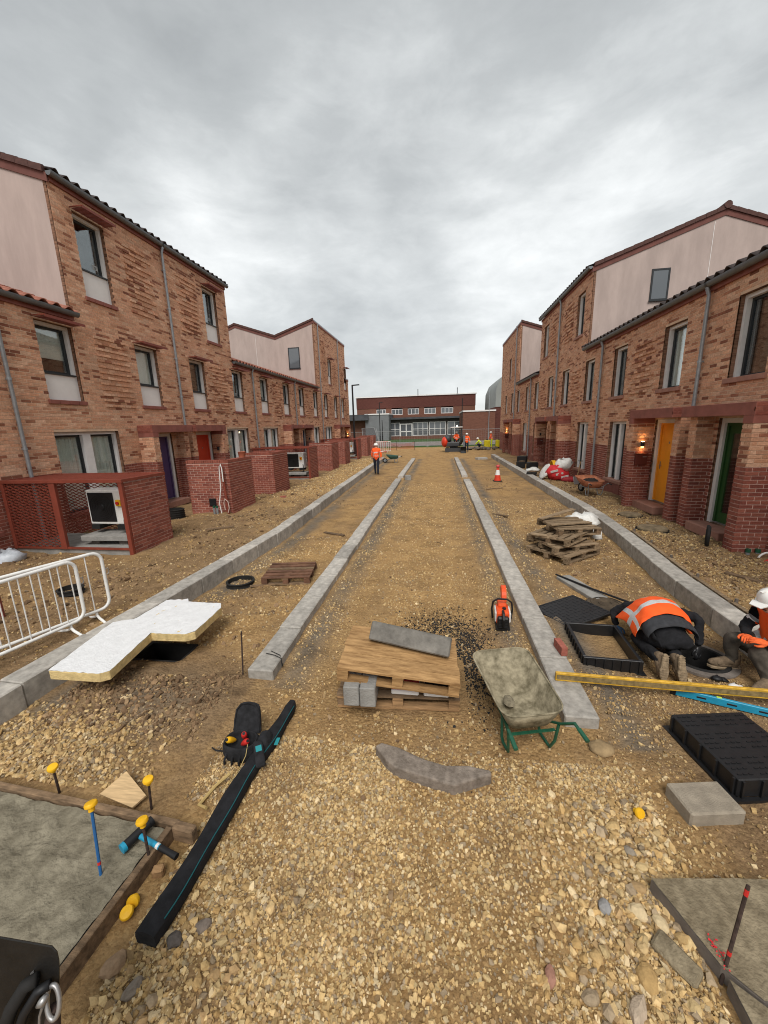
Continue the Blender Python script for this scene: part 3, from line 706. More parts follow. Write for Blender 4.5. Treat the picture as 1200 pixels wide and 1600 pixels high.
def house(s, y0, y1, label, dcol, lit, dlabel, glazed=False, near=False, singles=0, extra=()):
    """y0..y1 along the street; the porch sits at whichever end is a paired party wall"""
    X = XF[s]; h = thing('terraced_house', label, 'house', (X, (y0 + y1) / 2, 0.25), 'terraced houses along the street')
    cy = lambda v: min(max(v, y0), y1)
    k = round((y0 - BOUND[s]) / PERIOD * 2) ; atstart = (k % 2 == 0)
    B = y0 if atstart else y1; sg = 1 if atstart else -1
    off = lambda a, b: (B + a, B + b) if sg > 0 else (B - b, B - a)
    def etop(y):
        for b in BLOCKS[s]:
            if b['y0'] <= y < b['y1']: return b['e']
        return 5.6
    holes = []; wins = []
    def addw(a, b, z0, z1, kind, absol=False):
        p, q = (a, b) if absol else off(a, b)
        if p < y0 or q > y1: return
        if z1 > etop((p + q) / 2): return
        holes.append((p, q, z0, z1)); wins.append((p, q, z0, z1, kind))
    if s < 0:
        addw(0.85, 1.80, 3.55, 5.36, 'L'); addw(3.88, 4.82, 3.55, 5.36, 'L'); addw(2.96, 4.90, 0.72, 2.78, 'Lg'); 
        if etop(off(2.3, 3.2)[0]) > 8: addw(2.28, 3.22, 6.27, 8.28, 'L')
    else:
        addw(0.83, 1.80, 3.46, 5.04, 'R'); addw(3.90, 4.85, 3.46, 5.04, 'R'); addw(3.45, 4.7, 0.66, 2.62, 'Rg')
        if etop(off(2.3, 3.2)[0]) > 8: addw(2.28, 3.2, 6.25, 7.95, 'R')
    for e in extra: addw(*e, True)
    dd0, dd1 = {(-1, -1): (.57, 1.65), (-1, 1): (.8, 1.88), (1, -1): (.53, 1.58), (1, 1): (.9, 2.0)}[(s, sg)]; BP = B + PB[s]
    D0, D1 = (BP + dd0, BP + dd1) if sg > 0 else (BP - dd1, BP - dd0)
    dz0 = 0.40; dz1 = 2.66
    holes.append((D0, D1, dz0, dz1))
    # wall plane with holes, reveals and a dim room behind each opening
    segs = []
    for b in BLOCKS[s]:
        a, c = max(b['y0'], y0), min(b['y1'], y1)
        if c - a > 0.01: segs.append((a, c, b))
    w = MB(); D = -0.0045
    ys = sorted(set([y0, y1, D0, D1] + [v for q in holes for v in q[:2]] + [v for g in segs for v in g[:2]]))
    zs = sorted(set([-0.3, RED_TOP] + [v for q in holes for v in q[2:]] + [g[2]['e'] for g in segs]))
    def P(y, d, z): return (X - s * d, y, z)
    def quad(a, b, c, d): w.add([a, b, c, d], [(0, 1, 2, 3) if s < 0 else (3, 2, 1, 0)])
    for i in range(len(ys) - 1):
        ym = (ys[i] + ys[i + 1]) / 2; top = etop(ym)
        for j in range(len(zs) - 1):
            zm = (zs[j] + zs[j + 1]) / 2
            if zm > top or any(q[0] < ym < q[1] and q[2] < zm < q[3] for q in holes): continue
            w.mi = 0 if zm < RED_TOP else 1
            quad(P(ys[i], D, zs[j]), P(ys[i + 1], D, zs[j]), P(ys[i + 1], D, zs[j + 1]), P(ys[i], D, zs[j + 1]))
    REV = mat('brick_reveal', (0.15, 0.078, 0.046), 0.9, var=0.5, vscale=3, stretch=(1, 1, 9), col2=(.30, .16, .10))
    w0 = w; rooms = []
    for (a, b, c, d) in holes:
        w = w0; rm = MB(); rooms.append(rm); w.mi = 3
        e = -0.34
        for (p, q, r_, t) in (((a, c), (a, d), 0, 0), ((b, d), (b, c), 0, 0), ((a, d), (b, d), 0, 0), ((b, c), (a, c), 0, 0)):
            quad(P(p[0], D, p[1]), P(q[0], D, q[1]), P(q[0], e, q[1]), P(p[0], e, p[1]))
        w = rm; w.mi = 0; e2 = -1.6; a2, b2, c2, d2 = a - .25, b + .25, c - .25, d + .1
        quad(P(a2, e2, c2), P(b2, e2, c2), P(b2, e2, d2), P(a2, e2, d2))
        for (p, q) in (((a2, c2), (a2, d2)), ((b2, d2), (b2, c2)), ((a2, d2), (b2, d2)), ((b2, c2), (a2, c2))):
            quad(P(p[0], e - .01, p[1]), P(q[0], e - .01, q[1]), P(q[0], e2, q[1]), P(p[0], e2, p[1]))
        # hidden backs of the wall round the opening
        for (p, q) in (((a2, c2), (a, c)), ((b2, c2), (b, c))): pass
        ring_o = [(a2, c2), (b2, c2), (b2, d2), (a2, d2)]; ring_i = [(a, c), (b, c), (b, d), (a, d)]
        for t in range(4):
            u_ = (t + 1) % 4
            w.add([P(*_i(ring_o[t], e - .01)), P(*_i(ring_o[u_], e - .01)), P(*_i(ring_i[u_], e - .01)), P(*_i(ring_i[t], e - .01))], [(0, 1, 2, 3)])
    w = w0
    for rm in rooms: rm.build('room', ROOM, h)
    w.mi = 2; gw = MB()
    # back wall, party ends and rendered gables
    for (a, c, b) in segs:
        pr = b['prof']; xb = X + s * pr[-1][0]
        bw = MB(); bw.add([(xb, a, -.3), (xb, c, -.3), (xb, c, pr[-1][1]), (xb, a, pr[-1][1])], [(0, 1, 2, 3)]); bw.build('back_wall', RENDER, h)
        for yy in (a, c):
            if abs(yy - b['y0']) < .01 or abs(yy - b['y1']) < .01:
                zlo = min([q['e'] for q in BLOCKS[s] if abs(q['y1'] - yy) < .01 or abs(q['y0'] - yy) < .01] or [0.4]) - 0.35 if yy not in (-6, 40.0, 40.6) else 0.0
                poly = [(X + s * 0.11, yy, zlo)] + [(X + s * max(d, 0.11), yy, z - 0.02) for d, z in pr] + [(xb, yy, zlo)]
                gw.add(poly, [tuple(range(len(poly)))])
                # brick return at the corner and the corner strip closing the front
                cr = MB(); cr.add([(X + s * 0.0085, yy, zlo), (X + s * 0.11, yy, zlo), (X + s * 0.11, yy, b['e']), (X + s * 0.0085, yy, b['e'])], [(0, 1, 2, 3)]); cr.build('corner_return', MATS.get('brick_reveal') or MORT_B, h)
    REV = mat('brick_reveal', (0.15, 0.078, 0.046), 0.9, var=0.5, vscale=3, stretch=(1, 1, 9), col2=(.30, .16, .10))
    if gw.v: gw.build('gable_wall', RENDER, h)
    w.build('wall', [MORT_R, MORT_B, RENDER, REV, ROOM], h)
    # bricks
    br = Bricks(); u = (0, 1) if s < 0 else (0, -1)
    U = (lambda y: y - y0) if s < 0 else (lambda y: y1 - y)
    pans = []
    for (a, b, z0, z1) in ((2.15, 3.3, 3.45, 5.3),) : pans.append((*off(a, b), z0, z1))
    if s > 0: pans = [(*off(2.25, 3.3), 3.42, 4.95)]
    if etop(off(.7, 1.9)[0]) > 8: pans.append((*off(0.7, 1.75), 6.2, 8.2) if s < 0 else (*off(0.75, 1.8), 6.2, 7.95))
    if s < 0 and etop(off(4., 5.)[0]) > 9: pans.append((*off(3.9, 5.0), 6.4, 9.4))
    def proud(m, k, a, b):
        y = y0 + m if s < 0 else y1 - m; z = k * CH + .03
        for (p, q, c, d) in pans:
            j = 0.10 if (k // 2) % 2 else -0.02
            if c < z < d and p + j < y < q + j and k % 2 == 0: return 0.032
        return 0.0
    for (a, c, b) in segs:
        uu = sorted((U(a), U(c)))
        hl = [(*sorted((U(p), U(q))), z0, z1) for (p, q, z0, z1) in holes]
        ox = Vector((X, y0 if s < 0 else y1, 0))
        hl += [(-9, uu[0], -9, 99), (uu[1], 99, -9, 99)]
        br.plane(ox, u, y1 - y0, 0.15, b['e'] - 0.1, hl, proud)
    for it in porch(h, s, B, sg, lit, dcol, dlabel, glazed):
        br.plane(it[1], (it[2].x, it[2].y), *it[3:])
    br.flush(h, singles, 15.5)
    for q in wins: window(h, s, *q)
    door(h, s, D0, D1, dz0, dz1, dcol, dlabel, glazed, -sg)
    # roofs, gutters, verges
    for (a, c, b) in segs:
        pr = b['prof']; e = b['e']
        rf = MB()
        for i in range(len(pr) - 1):
            (d0, z0), (d1, z1) = pr[i], pr[i + 1]
            t = 0.0 if not b.get('flat') else 0.05
            vs = [(X + s * d0, a, z0 + t), (X + s * d0, c, z0 + t), (X + s * d1, c, z1 + t), (X + s * d1, a, z1 + t)]
            vs += [(x, y, z - 0.1) for x, y, z in vs]
            rf.add(vs, [(0, 1, 2, 3), (7, 6, 5, 4), (0, 4, 5, 1), (1, 5, 6, 2), (2, 6, 7, 3), (3, 7, 4, 0)])
        rf.build('roof', TILE_D, h)
        fa = MB(); fb(fa, s, a, c, 0.002, 0.05, e - 0.12, e - 0.005); fa.build('fascia', TERRA, h)
        if not b.get('flat'):
            roof_tiles(h, s, X, a, c, e + 0.145, TSL, 4.4, TILE if s < 0 and e < 7 else TILE_D, near)
            gt = MB(); n = 8; vs = []; fs = []
            for yy in (a - 0.04, c + 0.04):
                for q in range(n + 1):
                    t = math.pi * q / n; vs.append((X - s * (0.125 + 0.078 * math.cos(t)), yy, e + 0.055 - 0.10 * math.sin(t)))
            for q in range(n): fs.append((q, q + 1, n + 2 + q, n + 1 + q))
            fs += [tuple(range(n + 1)), tuple(range(n + 1, 2 * n + 2))]
            gt.add(vs, fs); fb(gt, s, a - .04, c + .04, 0.186, 0.2, e + 0.047, e + 0.062); gt.build('gutter', GUTTER, h, smooth=True)
        else:
            cp = MB(); fb(cp, s, a, c, -0.3, 0.05, e + 0.0, e + 0.09); cp.build('coping', ZINC, h)
        # verge tiles and band on the gable that faces the camera, where it stands above its neighbour
        prev = [q for q in BLOCKS[s] if abs(q['y1'] - b['y0']) < .01]
        if abs(a - b['y0']) < .01 and prev and prev[0]['e'] < e:
            for i in range(len(pr) - 1):
                (d0, z0), (d1, z1) = pr[i], pr[i + 1]
                bd = MB(); vs = []
                for yy in (a - 0.03, a + 0.02):
                    vs += [(X + s * (d0 - (0.05 if i == 0 else 0)), yy, z0 - 0.16), (X + s * d1, yy, z1 - 0.16), (X + s * d1, yy, z1 + 0.03), (X + s * (d0 - (0.05 if i == 0 else 0)), yy, z0 + 0.03)]
                bd.add(vs, [(0, 1, 2, 3), (7, 6, 5, 4), (0, 4, 5, 1), (1, 5, 6, 2), (2, 6, 7, 3), (3, 7, 4, 0)]); bd.build('verge_band', mat('verge_band', (0.15, 0.058, 0.046), 0.8, var=0.2, vscale=4), h)
                n = max(1, int(math.hypot(d1 - d0, z1 - z0) / 0.34))
                ang = math.atan2(z1 - z0, d1 - d0)
                for q in range(n):
                    f0, f1 = q / n, (q + 1) / n - 0.02 / n
                    vt = MB(); vs = []
                    for yy in (a - 0.075, a + 0.12):
                        for (f, up) in ((f0, 0.035), (f1, 0.03), (f1, 0.165), (f0, 0.18)):
                            vs.append((X + s * (d0 + (d1 - d0) * f), yy, z0 + (z1 - z0) * f + up))
                    vt.add(vs, [(0, 1, 2, 3), (7, 6, 5, 4), (0, 4, 5, 1), (1, 5, 6, 2), (2, 6, 7, 3), (3, 7, 4, 0)]); vt.build('verge_tile', VERGE, h)
            if not b.get('flat'):
                rt = MB(); d, z = pr[1]; rt.tube([(X + s * d, a - 0.1, z + 0.15), (X + s * d, c, z + 0.15)], 0.13, 10); rt.build('ridge', VERGE, h, smooth=True)
    # rainwater pipe at the start of the house (the far end belongs to the neighbour)
    e = etop(y0 + 0.05); yy = y0 + 0.02
    dp = MB(); dd = 0.075; z = e
    xs = X - s * dd
    dp.tube([(X - s * 0.125, yy, e), (X - s * 0.12, yy, e - 0.08), (xs, yy, e - 0.2), (xs, yy, 0.28)], 0.04, 10)
    for zz in (0.9, 2.4, 3.9, 5.2, 6.8, 8.0):
        if zz < e - .3: dp.tube([(xs, yy, zz), (xs, yy, zz + 0.05)], 0.049, 10); dp.box(min(X, xs), max(X, xs), yy - .02, yy + .02, zz + .01, zz + .04)
    dp.build('downpipe', ZINC, h, smooth=True)
    # blind ventilated plinth below the ground floor
    pl = MB(); fb(pl, s, y0 + .02, y1 - .02, 0.0, 0.012, 0.02, 0.145); pl.build('plinth', CONC, h)
    return h
def _i(p, e): return (p[0], e, p[1])
PURPLE = ('purple', (0.075, 0.045, 0.13)); RED = ('red', (0.56, 0.055, 0.022)); GREEN = ('green', (0.022, 0.075, 0.018)); AMBER = ('amber', (0.80, 0.31, 0.02))
GREY = ('grey', (0.08, 0.09, 0.1)); BLUE = ('blue', (0.03, 0.06, 0.13)); PLUM = ('plum', (0.10, 0.03, 0.05)); OLIVE = ('olive', (0.10, 0.12, 0.04))
def L_(i): return BOUND[-1] + i * PERIOD / 2
def R_(i): return BOUND[1] + i * PERIOD / 2
house(-1, L_(-2), L_(-1), 'part seen brick house at the left edge, nearest end of the left terrace', GREY, False, 'd', near=False)
house(-1, L_(-1), L_(0), 'brick house with a purple front door beside the red mesh enclosure', PURPLE, False, 'd', near=True, singles=300)
house(-1, L_(0), L_(1), 'brick house with a bright red front door on the left', RED, False, 'd', near=True, singles=300)
house(-1, L_(1), L_(2), 'two storey brick house next beyond the red door house', GREY, False, 'd')
house(-1, L_(2), L_(3), 'left brick house under the pale gable window', BLUE, False, 'd')
house(-1, L_(3), L_(4), 'tall left brick house just nearer than the far lamp post', PLUM, False, 'd')
house(-1, L_(4), 40.0, 'last brick house at the far end of the left terrace, porch lamp lit', GREY, True, 'd')
house(1, R_(-2), R_(-1), 'brick house mostly outside the right edge, nearest of the right terrace', BLUE, False, 'd')
house(1, R_(-1), R_(0), 'brick house with a green glazed door at the right edge', GREEN, False, 'd', glazed=True, near=True, singles=300)
house(1, R_(0), R_(1), 'brick house with an amber door and a lit porch lamp', AMBER, True, 'd', near=True, singles=300)
house(1, R_(1), R_(2), 'right brick house behind the red and white bag, under the tall pale gable', GREY, False, 'd')
house(1, R_(2), R_(3), 'right brick house between two downpipes with a step down in its roof', OLIVE, False, 'd')
house(1, R_(3), R_(4), 'low right brick house below the far pale gable', BLUE, False, 'd')
house(1, R_(4), 40.6, 'last brick house at the far end of the right terrace, porch lamp lit', PLUM, True, 'd')
# lone dark windows in the two rendered gables
def gable_window(label, s, x0, x1, y, z0, z1, hs):
    f = MB(); t = 0.06; d0, d1 = y - 0.035, y + 0.02
    f.box(x0, x0 + t, d0, d1, z0, z1); f.box(x1 - t, x1, d0, d1, z0, z1); f.box(x0 + t, x1 - t, d0, d1, z0, z0 + t); f.box(x0 + t, x1 - t, d0, d1, z1 - t, z1)
    w = f.build('window', DARKF, hs); g = MB(); g.box(x0 + t, x1 - t, y - 0.022, y - 0.012, z0 + t, z1 - t); g.build('pane', GPANE, w)
    sl = MB(); sl.box(x0 - .03, x1 + .03, y - 0.07, y - 0.036, z0 - .03, z0 + 0.01); sl.build('sill', DARKF, w)
VBAND = None
GPANE = mat('gable_glass', (0.10, 0.11, 0.12), 0.06, spec=0.9)
H = {o['label']: o for o in COL.objects if o.get('category') == 'house'}
gable_window('', 1, 8.03, 8.68, 17.75, 7.16, 8.28, H['right brick house behind the red and white bag, under the tall pale gable'])
gable_window('', -1, -11.38, -10.5, 29.6, 7.14, 8.64, H['left brick house under the pale gable window'])
for s_, y_, xs_ in ((1, 17.745, 10.0), (-1, 29.595, -13.9)):
    j = MB(); j.box(xs_ - .008, xs_ + .008, y_ - .004, y_ + .001, 5.5, 9.7); j.build('render_joint', WPANEL, H['right brick house behind the red and white bag, under the tall pale gable'] if s_ > 0 else H['left brick house under the pale gable window'])
# ------------------------------------------------------------------ kerbs
def kerb_mesh(w, h, L=0.905, e=0.011):
    me = bpy.data.meshes.new('kerb_stone'); bm = bmesh.new(); bmesh.ops.create_cube(bm, size=1.0)
    for v in bm.verts: v.co = (v.co.x * w, v.co.y * L, v.co.z * h)
    bmesh.ops.bevel(bm, geom=bm.edges[:], offset=e, segments=1, affect='EDGES'); bm.to_mesh(me); bm.free(); me.materials.append(KERB); return me
KM = [kerb_mesh(0.295, 0.26) for _ in range(2)]
KM2 = kerb_mesh(0.295, 0.42)
def kerb_run(label, pts, ztop, tall=False, last=None):
    k = bpy.data.objects.new('kerb', None); COL.objects.link(k); k.location = (*pts[0], 0); WORLD[k.name] = Vector((*pts[0], 0)); tag(k, label, kind='structure')
    ds = [0]
    for a, b in zip(pts, pts[1:]): ds.append(ds[-1] + math.hypot(b[0] - a[0], b[1] - a[1]))
    n = int(ds[-1] / 0.915)
    f = lambda d: Vector((np.interp(d, ds, [p[0] for p in pts]), np.interp(d, ds, [p[1] for p in pts]), 0))
    for i in range(n):
        a, b = f(i * 0.915), f((i + 1) * 0.915); c = (a + b) / 2
        o = bpy.data.objects.new('kerb_stone', KM2 if tall else KM[i % 2]); COL.objects.link(o); o.parent = k
        h = 0.42 if tall else 0.26
        o.location = c - k.location + Vector((random.uniform(-.007, .007), 0, ztop - h / 2 + random.uniform(-.006, .006)))
        o.rotation_euler = (0, random.uniform(-.008, .008), math.atan2(b.y - a.y, b.x - a.x) - math.pi / 2 + random.uniform(-.004, .004))
        g = random.uniform(0.74, 1.12); o.color = (0.42 * g, 0.39 * g, 0.345 * g, 1)
    return k
kerb_run('near run of the left inner kerb, its end facing the camera', [(-1.965, 3.5), (-2.06, 19.1)], 0.12)
kerb_run('short far run of the left inner kerb beyond the gap', [(-2.06, 19.9), (-2.10, 31.0)], 0.13)
kerb_run('near run of the right inner kerb, passing the barrow', [(1.265, 3.15), (1.25, 18.8)], 0.12)
kerb_run('short far run of the right inner kerb beyond the gap', [(1.25, 20.0), (1.24, 31.3)], 0.13)
ysl = np.arange(1.0, 31.0, 0.9)
kerb_run('tall outer kerb on the left footpath edge', [(float(xl(y)) - 0.15, float(y)) for y in ysl], 0.29, True)
ysr = np.arange(2.4, 33.0, 0.9)
kerb_run('tall outer kerb on the right footpath edge', [(float(xr(y)) + 0.15, float(y)) for y in ysr], 0.27, True)
t = thing('kerb_offcut', 'loose kerb piece lying by the gap in the left inner kerb', 'kerb stone', (-1.62, 19.3, 0))
m = MB(); m.obox((-1.62, 19.3, 0.11), (0.3, 0.35, 0.22), (0, 0, .2)); m.build('stone', CONC, t, bevel=.01)

# ------------------------------------------------------------------ beyond the site: road, lawn, school building
def sheet(name, x0, x1, y0, y1, z, m, label=None):
    b = MB(); b.add([(x0, y0, z), (x1, y0, z), (x1, y1, z), (x0, y1, z)], [(0, 1, 2, 3)]); return tag(b.build(name, m), label, kind='structure')
ROADM = mat('worn_tarmac', (0.19, 0.165, 0.155), 0.9, var=0.25, vscale=1.5, col2=(0.24, 0.20, 0.18))
sheet('road', -60, 60, 51, 58, 0.075, ROADM, 'worn road crossing beyond the site')
kk = MB(); kk.box(-60, 60, 58, 58.2, 0.0, 0.19); tag(kk.build('pavement_edge', CONC), kind='structure')
sheet('pavement', -60, 60, 58.2, 60, 0.185, ROADM)
LAWN = mat('lawn', (0.045, 0.09, 0.022), 0.95, var=0.4, vscale=2, bump=0.5, bscale=12)
sheet('lawn', -60, 60, 60, 71.9, 0.18, LAWN)
FBR = mat('school_brick', (0.105, 0.036, 0.027), 0.9, var=0.35, vscale=2.5, stretch=(1, 1, 6))
FBR2 = mat('school_brick_mid', (0.16, 0.07, 0.046), 0.9, var=0.3, vscale=2.5, stretch=(1, 1, 6))
LEAD = mat('flat_roof_lead', (0.07, 0.072, 0.078), 0.7, var=0.3, vscale=1)
GREYCL = mat('grey_cladding', (0.17, 0.175, 0.18), 0.7, var=0.12, vscale=1.2)
sc = thing('school_building', 'long dark red brick building with white coping closing the street', 'building', (-5, 75, 0))
m = MB(); m.box(-15.9, 6.35, 75, 90, -0.5, 4.35); m.build('lower_wall', FBR2, sc)
m = MB(); m.box(-15.95, 6.4, 74.95, 90, 5.95, 8.0); m.build('upper_wall', FBR, sc)
m = MB(); m.box(-16.1, 6.55, 74.8, 90.1, 8.0, 8.2); m.build('coping', WHITEP, sc)
cols_x = [(-12.1, -10.3), (-9.2, -7.1), (-6.1, -4.0), (-3.0, -0.85), (0.1, 2.35)]
xs = [-15.9] + [v for c in cols_x for v in c] + [6.35]
for i in range(0, len(xs), 2): m = MB(); m.box(xs[i], xs[i + 1], 75, 75.4, 4.36, 5.94); m.build('pier_wall', FBR2, sc)
m = MB(); m.box(-15.8, 6.3, 76.5, 90, 4.35, 5.95); m.build('inner_wall', ROOM, sc)
def far_window(par, x0, x1, y, z0, z1, n, rows=1):
    f = MB(); t = 0.09
    f.box(x0, x1, y, y + .1, z0, z0 + t); f.box(x0, x1, y, y + .1, z1 - t, z1)
    for i in range(n + 1): x = x0 + (x1 - x0 - t) * i / n; f.box(x, x + t, y, y + .1, z0 + t, z1 - t)
    for r in range(1, rows): z = z0 + (z1 - z0) * r / rows; f.box(x0 + t, x1 - t, y + .01, y + .09, z - .04, z + .04)
    w = f.build('window', WHITEP, par); g = MB(); g.box(x0 + t, x1 - t, y + .04, y + .06, z0 + t, z1 - t); g.build('pane', GPANE, w)
for a, b in cols_x: far_window(sc, a, b, 75.1, 4.7, 5.75, 3)
for a, b in cols_x: m = MB(); m.box(a, b, 75.02, 75.3, 4.36, 4.69); m.build('spandrel', FBR2, sc)
# ground floor shop front under a dark canopy
m = MB(); m.box(-9.3, 3.9, 72.0, 75, -0.2, 0.75); m.build('plinth', FBR2, sc)
m = MB(); m.box(-9.6, 4.4, 71.4, 75, 3.75, 4.1); m.build('flat_canopy', LEAD, sc)
m = MB(); m.box(-9.3, 3.9, 72.3, 74.9, 0.75, 3.7); m.build('inner_wall', ROOM, sc)
for a, b, n in ((-9.2, -7.35, 2), (-5.0, -2.2, 3), (-2.0, 1.0, 3), (1.3, 3.8, 2)): far_window(sc, a, b, 72.1, 0.8, 3.2, n, 2)
m = MB()
for x in (-7.25, -6.2, -5.15): m.box(x - .08, x + .08, 72.05, 72.2, 0.4, 3.0)
for z in (0.4, 1.5, 2.85): m.box(-7.17, -5.23, 72.06, 72.19, z, z + .15)
d = m.build('door', WHITEP, sc); m = MB(); m.box(-7.1, -5.3, 72.11, 72.13, .5, 2.9); m.build('pane', GPANE, d)
m = MB()
for x in (-4.2, 3.0): m.box(x, x + .12, 74.6, 74.75, 8.2, 9.2)
m.build('vent_pipe', LEAD, sc)
an = thing('grey_annex', 'grey clad flat roofed annexe left of the brick building', 'building', (-11, 70, 0))
m = MB(); m.box(-13.2, -9.0, 69, 75, -.3, 4.65); m.build('cladding', GREYCL, an); m = MB(); m.box(-13.3, -8.9, 68.9, 75, 4.65, 4.85); m.build('roof_edge', WHITEP, an)
m = MB(); m.box(-19, -13.25, 70, 75, -.3, 3.75); m.build('brick_wall', FBR2, an); m = MB(); m.box(-19.2, -12.6, 68.4, 75.2, 3.76, 4.75); m.build('roof', LEAD, an)
ra = thing('brick_wing', 'low brick wing with white coping right of the digger', 'building', (5.5, 58, 0))
m = MB(); m.box(3.3, 8.0, 60.1, 70, -.3, 4.4); m.build('wall', FBR2, ra); m = MB(); m.box(3.2, 8.1, 60.0, 70.1, 4.4, 4.6); m.build('coping', WHITEP, ra)
hl = thing('curved_roof_hall', 'hall with a grey curved metal roof behind the right terrace', 'building', (12, 64, 0))
m = MB(); m.box(8.1, 20, 61, 75, -.3, 5.0); m.build('wall', FBR, hl)
m = MB(); pr = [(8.1, 5.0), (8.15, 7.6), (8.7, 9.0), (9.8, 9.9), (12, 10.4), (20, 10.4), (20, 5.0)]
m.add([(x, 60.9, z) for x, z in pr] + [(x, 75, z) for x, z in pr], [tuple(range(7)), tuple(range(7, 14))[::-1]] + [(i, 7 + i, 7 + (i + 1) % 7, (i + 1) % 7) for i in range(7)])
m.build('roof', mat('grey_metal_roof', (0.24, 0.25, 0.235), 0.6, var=0.1, vscale=.6), hl, smooth=True)
def pole(label, x, y, h, z0, arm, cat='street lamp', r=0.06, name='street_lamp', m_=LAMPK):
    t = thing(name, label, cat, (x, y, z0)); b = MB(); b.tube([(x, y, z0), (x, y, z0 + 1.1), (x, y, z0 + 1.12), (x, y, z0 + h)], [r * 1.5, r * 1.5, r, r * .8], 8); b.build('post', m_, t, smooth=True)
    if arm:
        b = MB(); b.bar((x - .05, y, z0 + h), (x + arm, y, z0 + h + .03), 0.16, 0.09); b.build('lamp_head', m_, t, bevel=.02)
    return t
pole('black street lamp with a short arm by the left terrace end', -7.45, 33.6, 6.1, 0.05, 0.62, r=0.085)
pole('tall slim black post before the school building', -9.3, 60.5, 6.0, 0.18, 0.5, r=0.07)
pole('short black post beside the tall slim one', -8.95, 60.6, 3.4, 0.18, 0, 'post', name='street_post', r=0.07)
pole('thin pale mast behind the low brick wing', 7.1, 60.02, 7.5, 0.18, 0, 'mast', r=.05, name='mast', m_=ZINC)
pole('black lamp post in front of the brick wing', 3.15, 59.0, 6.2, 0.18, 0.0, r=0.07)
# mesh site fence along the road
WIRE = mat('galvanised_wire', (0.33, 0.34, 0.34), 0.5, metal=0.5)
def heras(x, y, label):
    t = thing('fence_panel', label, 'fence panel', (x, y, 0.06), 'wire mesh fence panels along the road'); b = MB(); w = 3.4; z0, z1 = 0.15, 2.0
    b.tube([(x, y, z0), (x, y, z1), (x + w, y, z1), (x + w, y, z0)], 0.022, 5, close=True); b.build('frame', WIRE, t)
    b = MB()
    for i in range(1, 17): b.bar((x + w * i / 17, y, z0), (x + w * i / 17, y, z1), .006, .006)
    for i in range(1, 8): z = z0 + (z1 - z0) * i / 8; b.bar((x, y, z), (x + w, y, z), .006, .006)
    o = b.build('wire_mesh', WIRE, t); o['kind'] = 'stuff'
    b = MB(); b.box(x + w - .1, x + w + .15, y - .3, y + .3, 0.05, .16); b.build('foot_block', CONC, t)
for i in range(7): heras(-15.5 + i * 3.5, 49.0 + (i % 2) * .1, 'galvanised wire mesh fence panel standing along the far road')

# ------------------------------------------------------------------ front gardens on the left: pump enclosures and bin store walls
def lattice(mb, o, u, v, w, h, a, b, r):
    """expanded metal: two families of slanting strands clipped to a rectangle"""
    o, u, v = Vector(o), Vector(u), Vector(v)
    for sg in (1, -1):
        k = b / a; c = -w * k if sg > 0 else 0
        while c < h + (0 if sg > 0 else w * k):
            pts = []
            for uu in (0, w):
                vv = c + sg * k * uu; pts.append((uu, vv))
            (u0, v0), (u1, v1) = pts
            # clip on v
            def cl(u0, v0, u1, v1):
                if v0 == v1: return None
                ts = [0.0, 1.0]
                for lim, s_ in ((0, 1), (h, -1)):
                    d0, d1 = s_ * (v0 - lim), s_ * (v1 - lim)
                    if d0 < 0 and d1 < 0: return None
                    if d0 < 0: ts[0] = max(ts[0], d0 / (d0 - d1))
                    if d1 < 0: ts[1] = min(ts[1], d0 / (d0 - d1))
                if ts[1] - ts[0] < 1e-3: return None
                f = lambda t: (u0 + (u1 - u0) * t, v0 + (v1 - v0) * t)
                return f(ts[0]), f(ts[1])
            q = cl(u0, v0, u1, v1)
            if q: mb.bar(o + u * q[0][0] + v * q[0][1], o + u * q[1][0] + v * q[1][1], r, r * 0.6, up=v)
            c += 2 * b
    return mb
def heat_pump(x, y, z, label):
    t = thing('heat_pump', label, 'heat pump', (x + .45, y, z), 'air source heat pumps in the enclosures')
    m = MB(); m.box(x, x + .95, y, y + .38, z, z + .78); m.build('casing', WHITEM, t, bevel=.015)
    m = MB(); m.box(x + .05, x + .68, y - .02, y - .002, z + .06, z + .72)
    g = m.build('fan_grille', BLACKP, t, bevel=.008)
    m = MB()
    for i in range(1, 8): m.tube([(x + .365 + .04 * i * math.cos(a * math.pi / 10), y - .03, z + .39 + .04 * i * math.sin(a * math.pi / 10)) for a in range(20)], .005, 4, close=True)
    o = m.build('guard_ring', RUBBER, g); o['kind'] = 'stuff'
    m = MB(); m.lathe([(0, -.012), (.06, -.012), (.07, 0)], 14, (x + .365, y - .03, z + .39), axis=(0, 1, 0)); m.build('hub', LAMPK, g)
    m = MB(); m.box(x + .75, x + .87, y - .05, y - .001, z + .42, z + .56); i = m.build('isolator', YELLOWP, t, bevel=.006)
    m = MB(); m.lathe([(0, -.03), (.035, -.03), (.035, 0)], 12, (x + .81, y - .052, z + .49), axis=(0, 1, 0)); m.build('switch', REDP, i)
    m = MB()
    for xx in (x + .05, x + .7): m.box(xx, xx + .2, y - .05, y + .42, z - .1, z - .001)
    m.build('foot', RUBBER, t)
    m = MB(); m.tube([(x + .9, y - .02, z + .2), (x + .93, y - .08, z + .1), (x + .92, y - .06, z - .2), (x + .9, y + .05, z - .35)], .018, 6); m.build('hose', RUBBER, t, smooth=True)
    return t
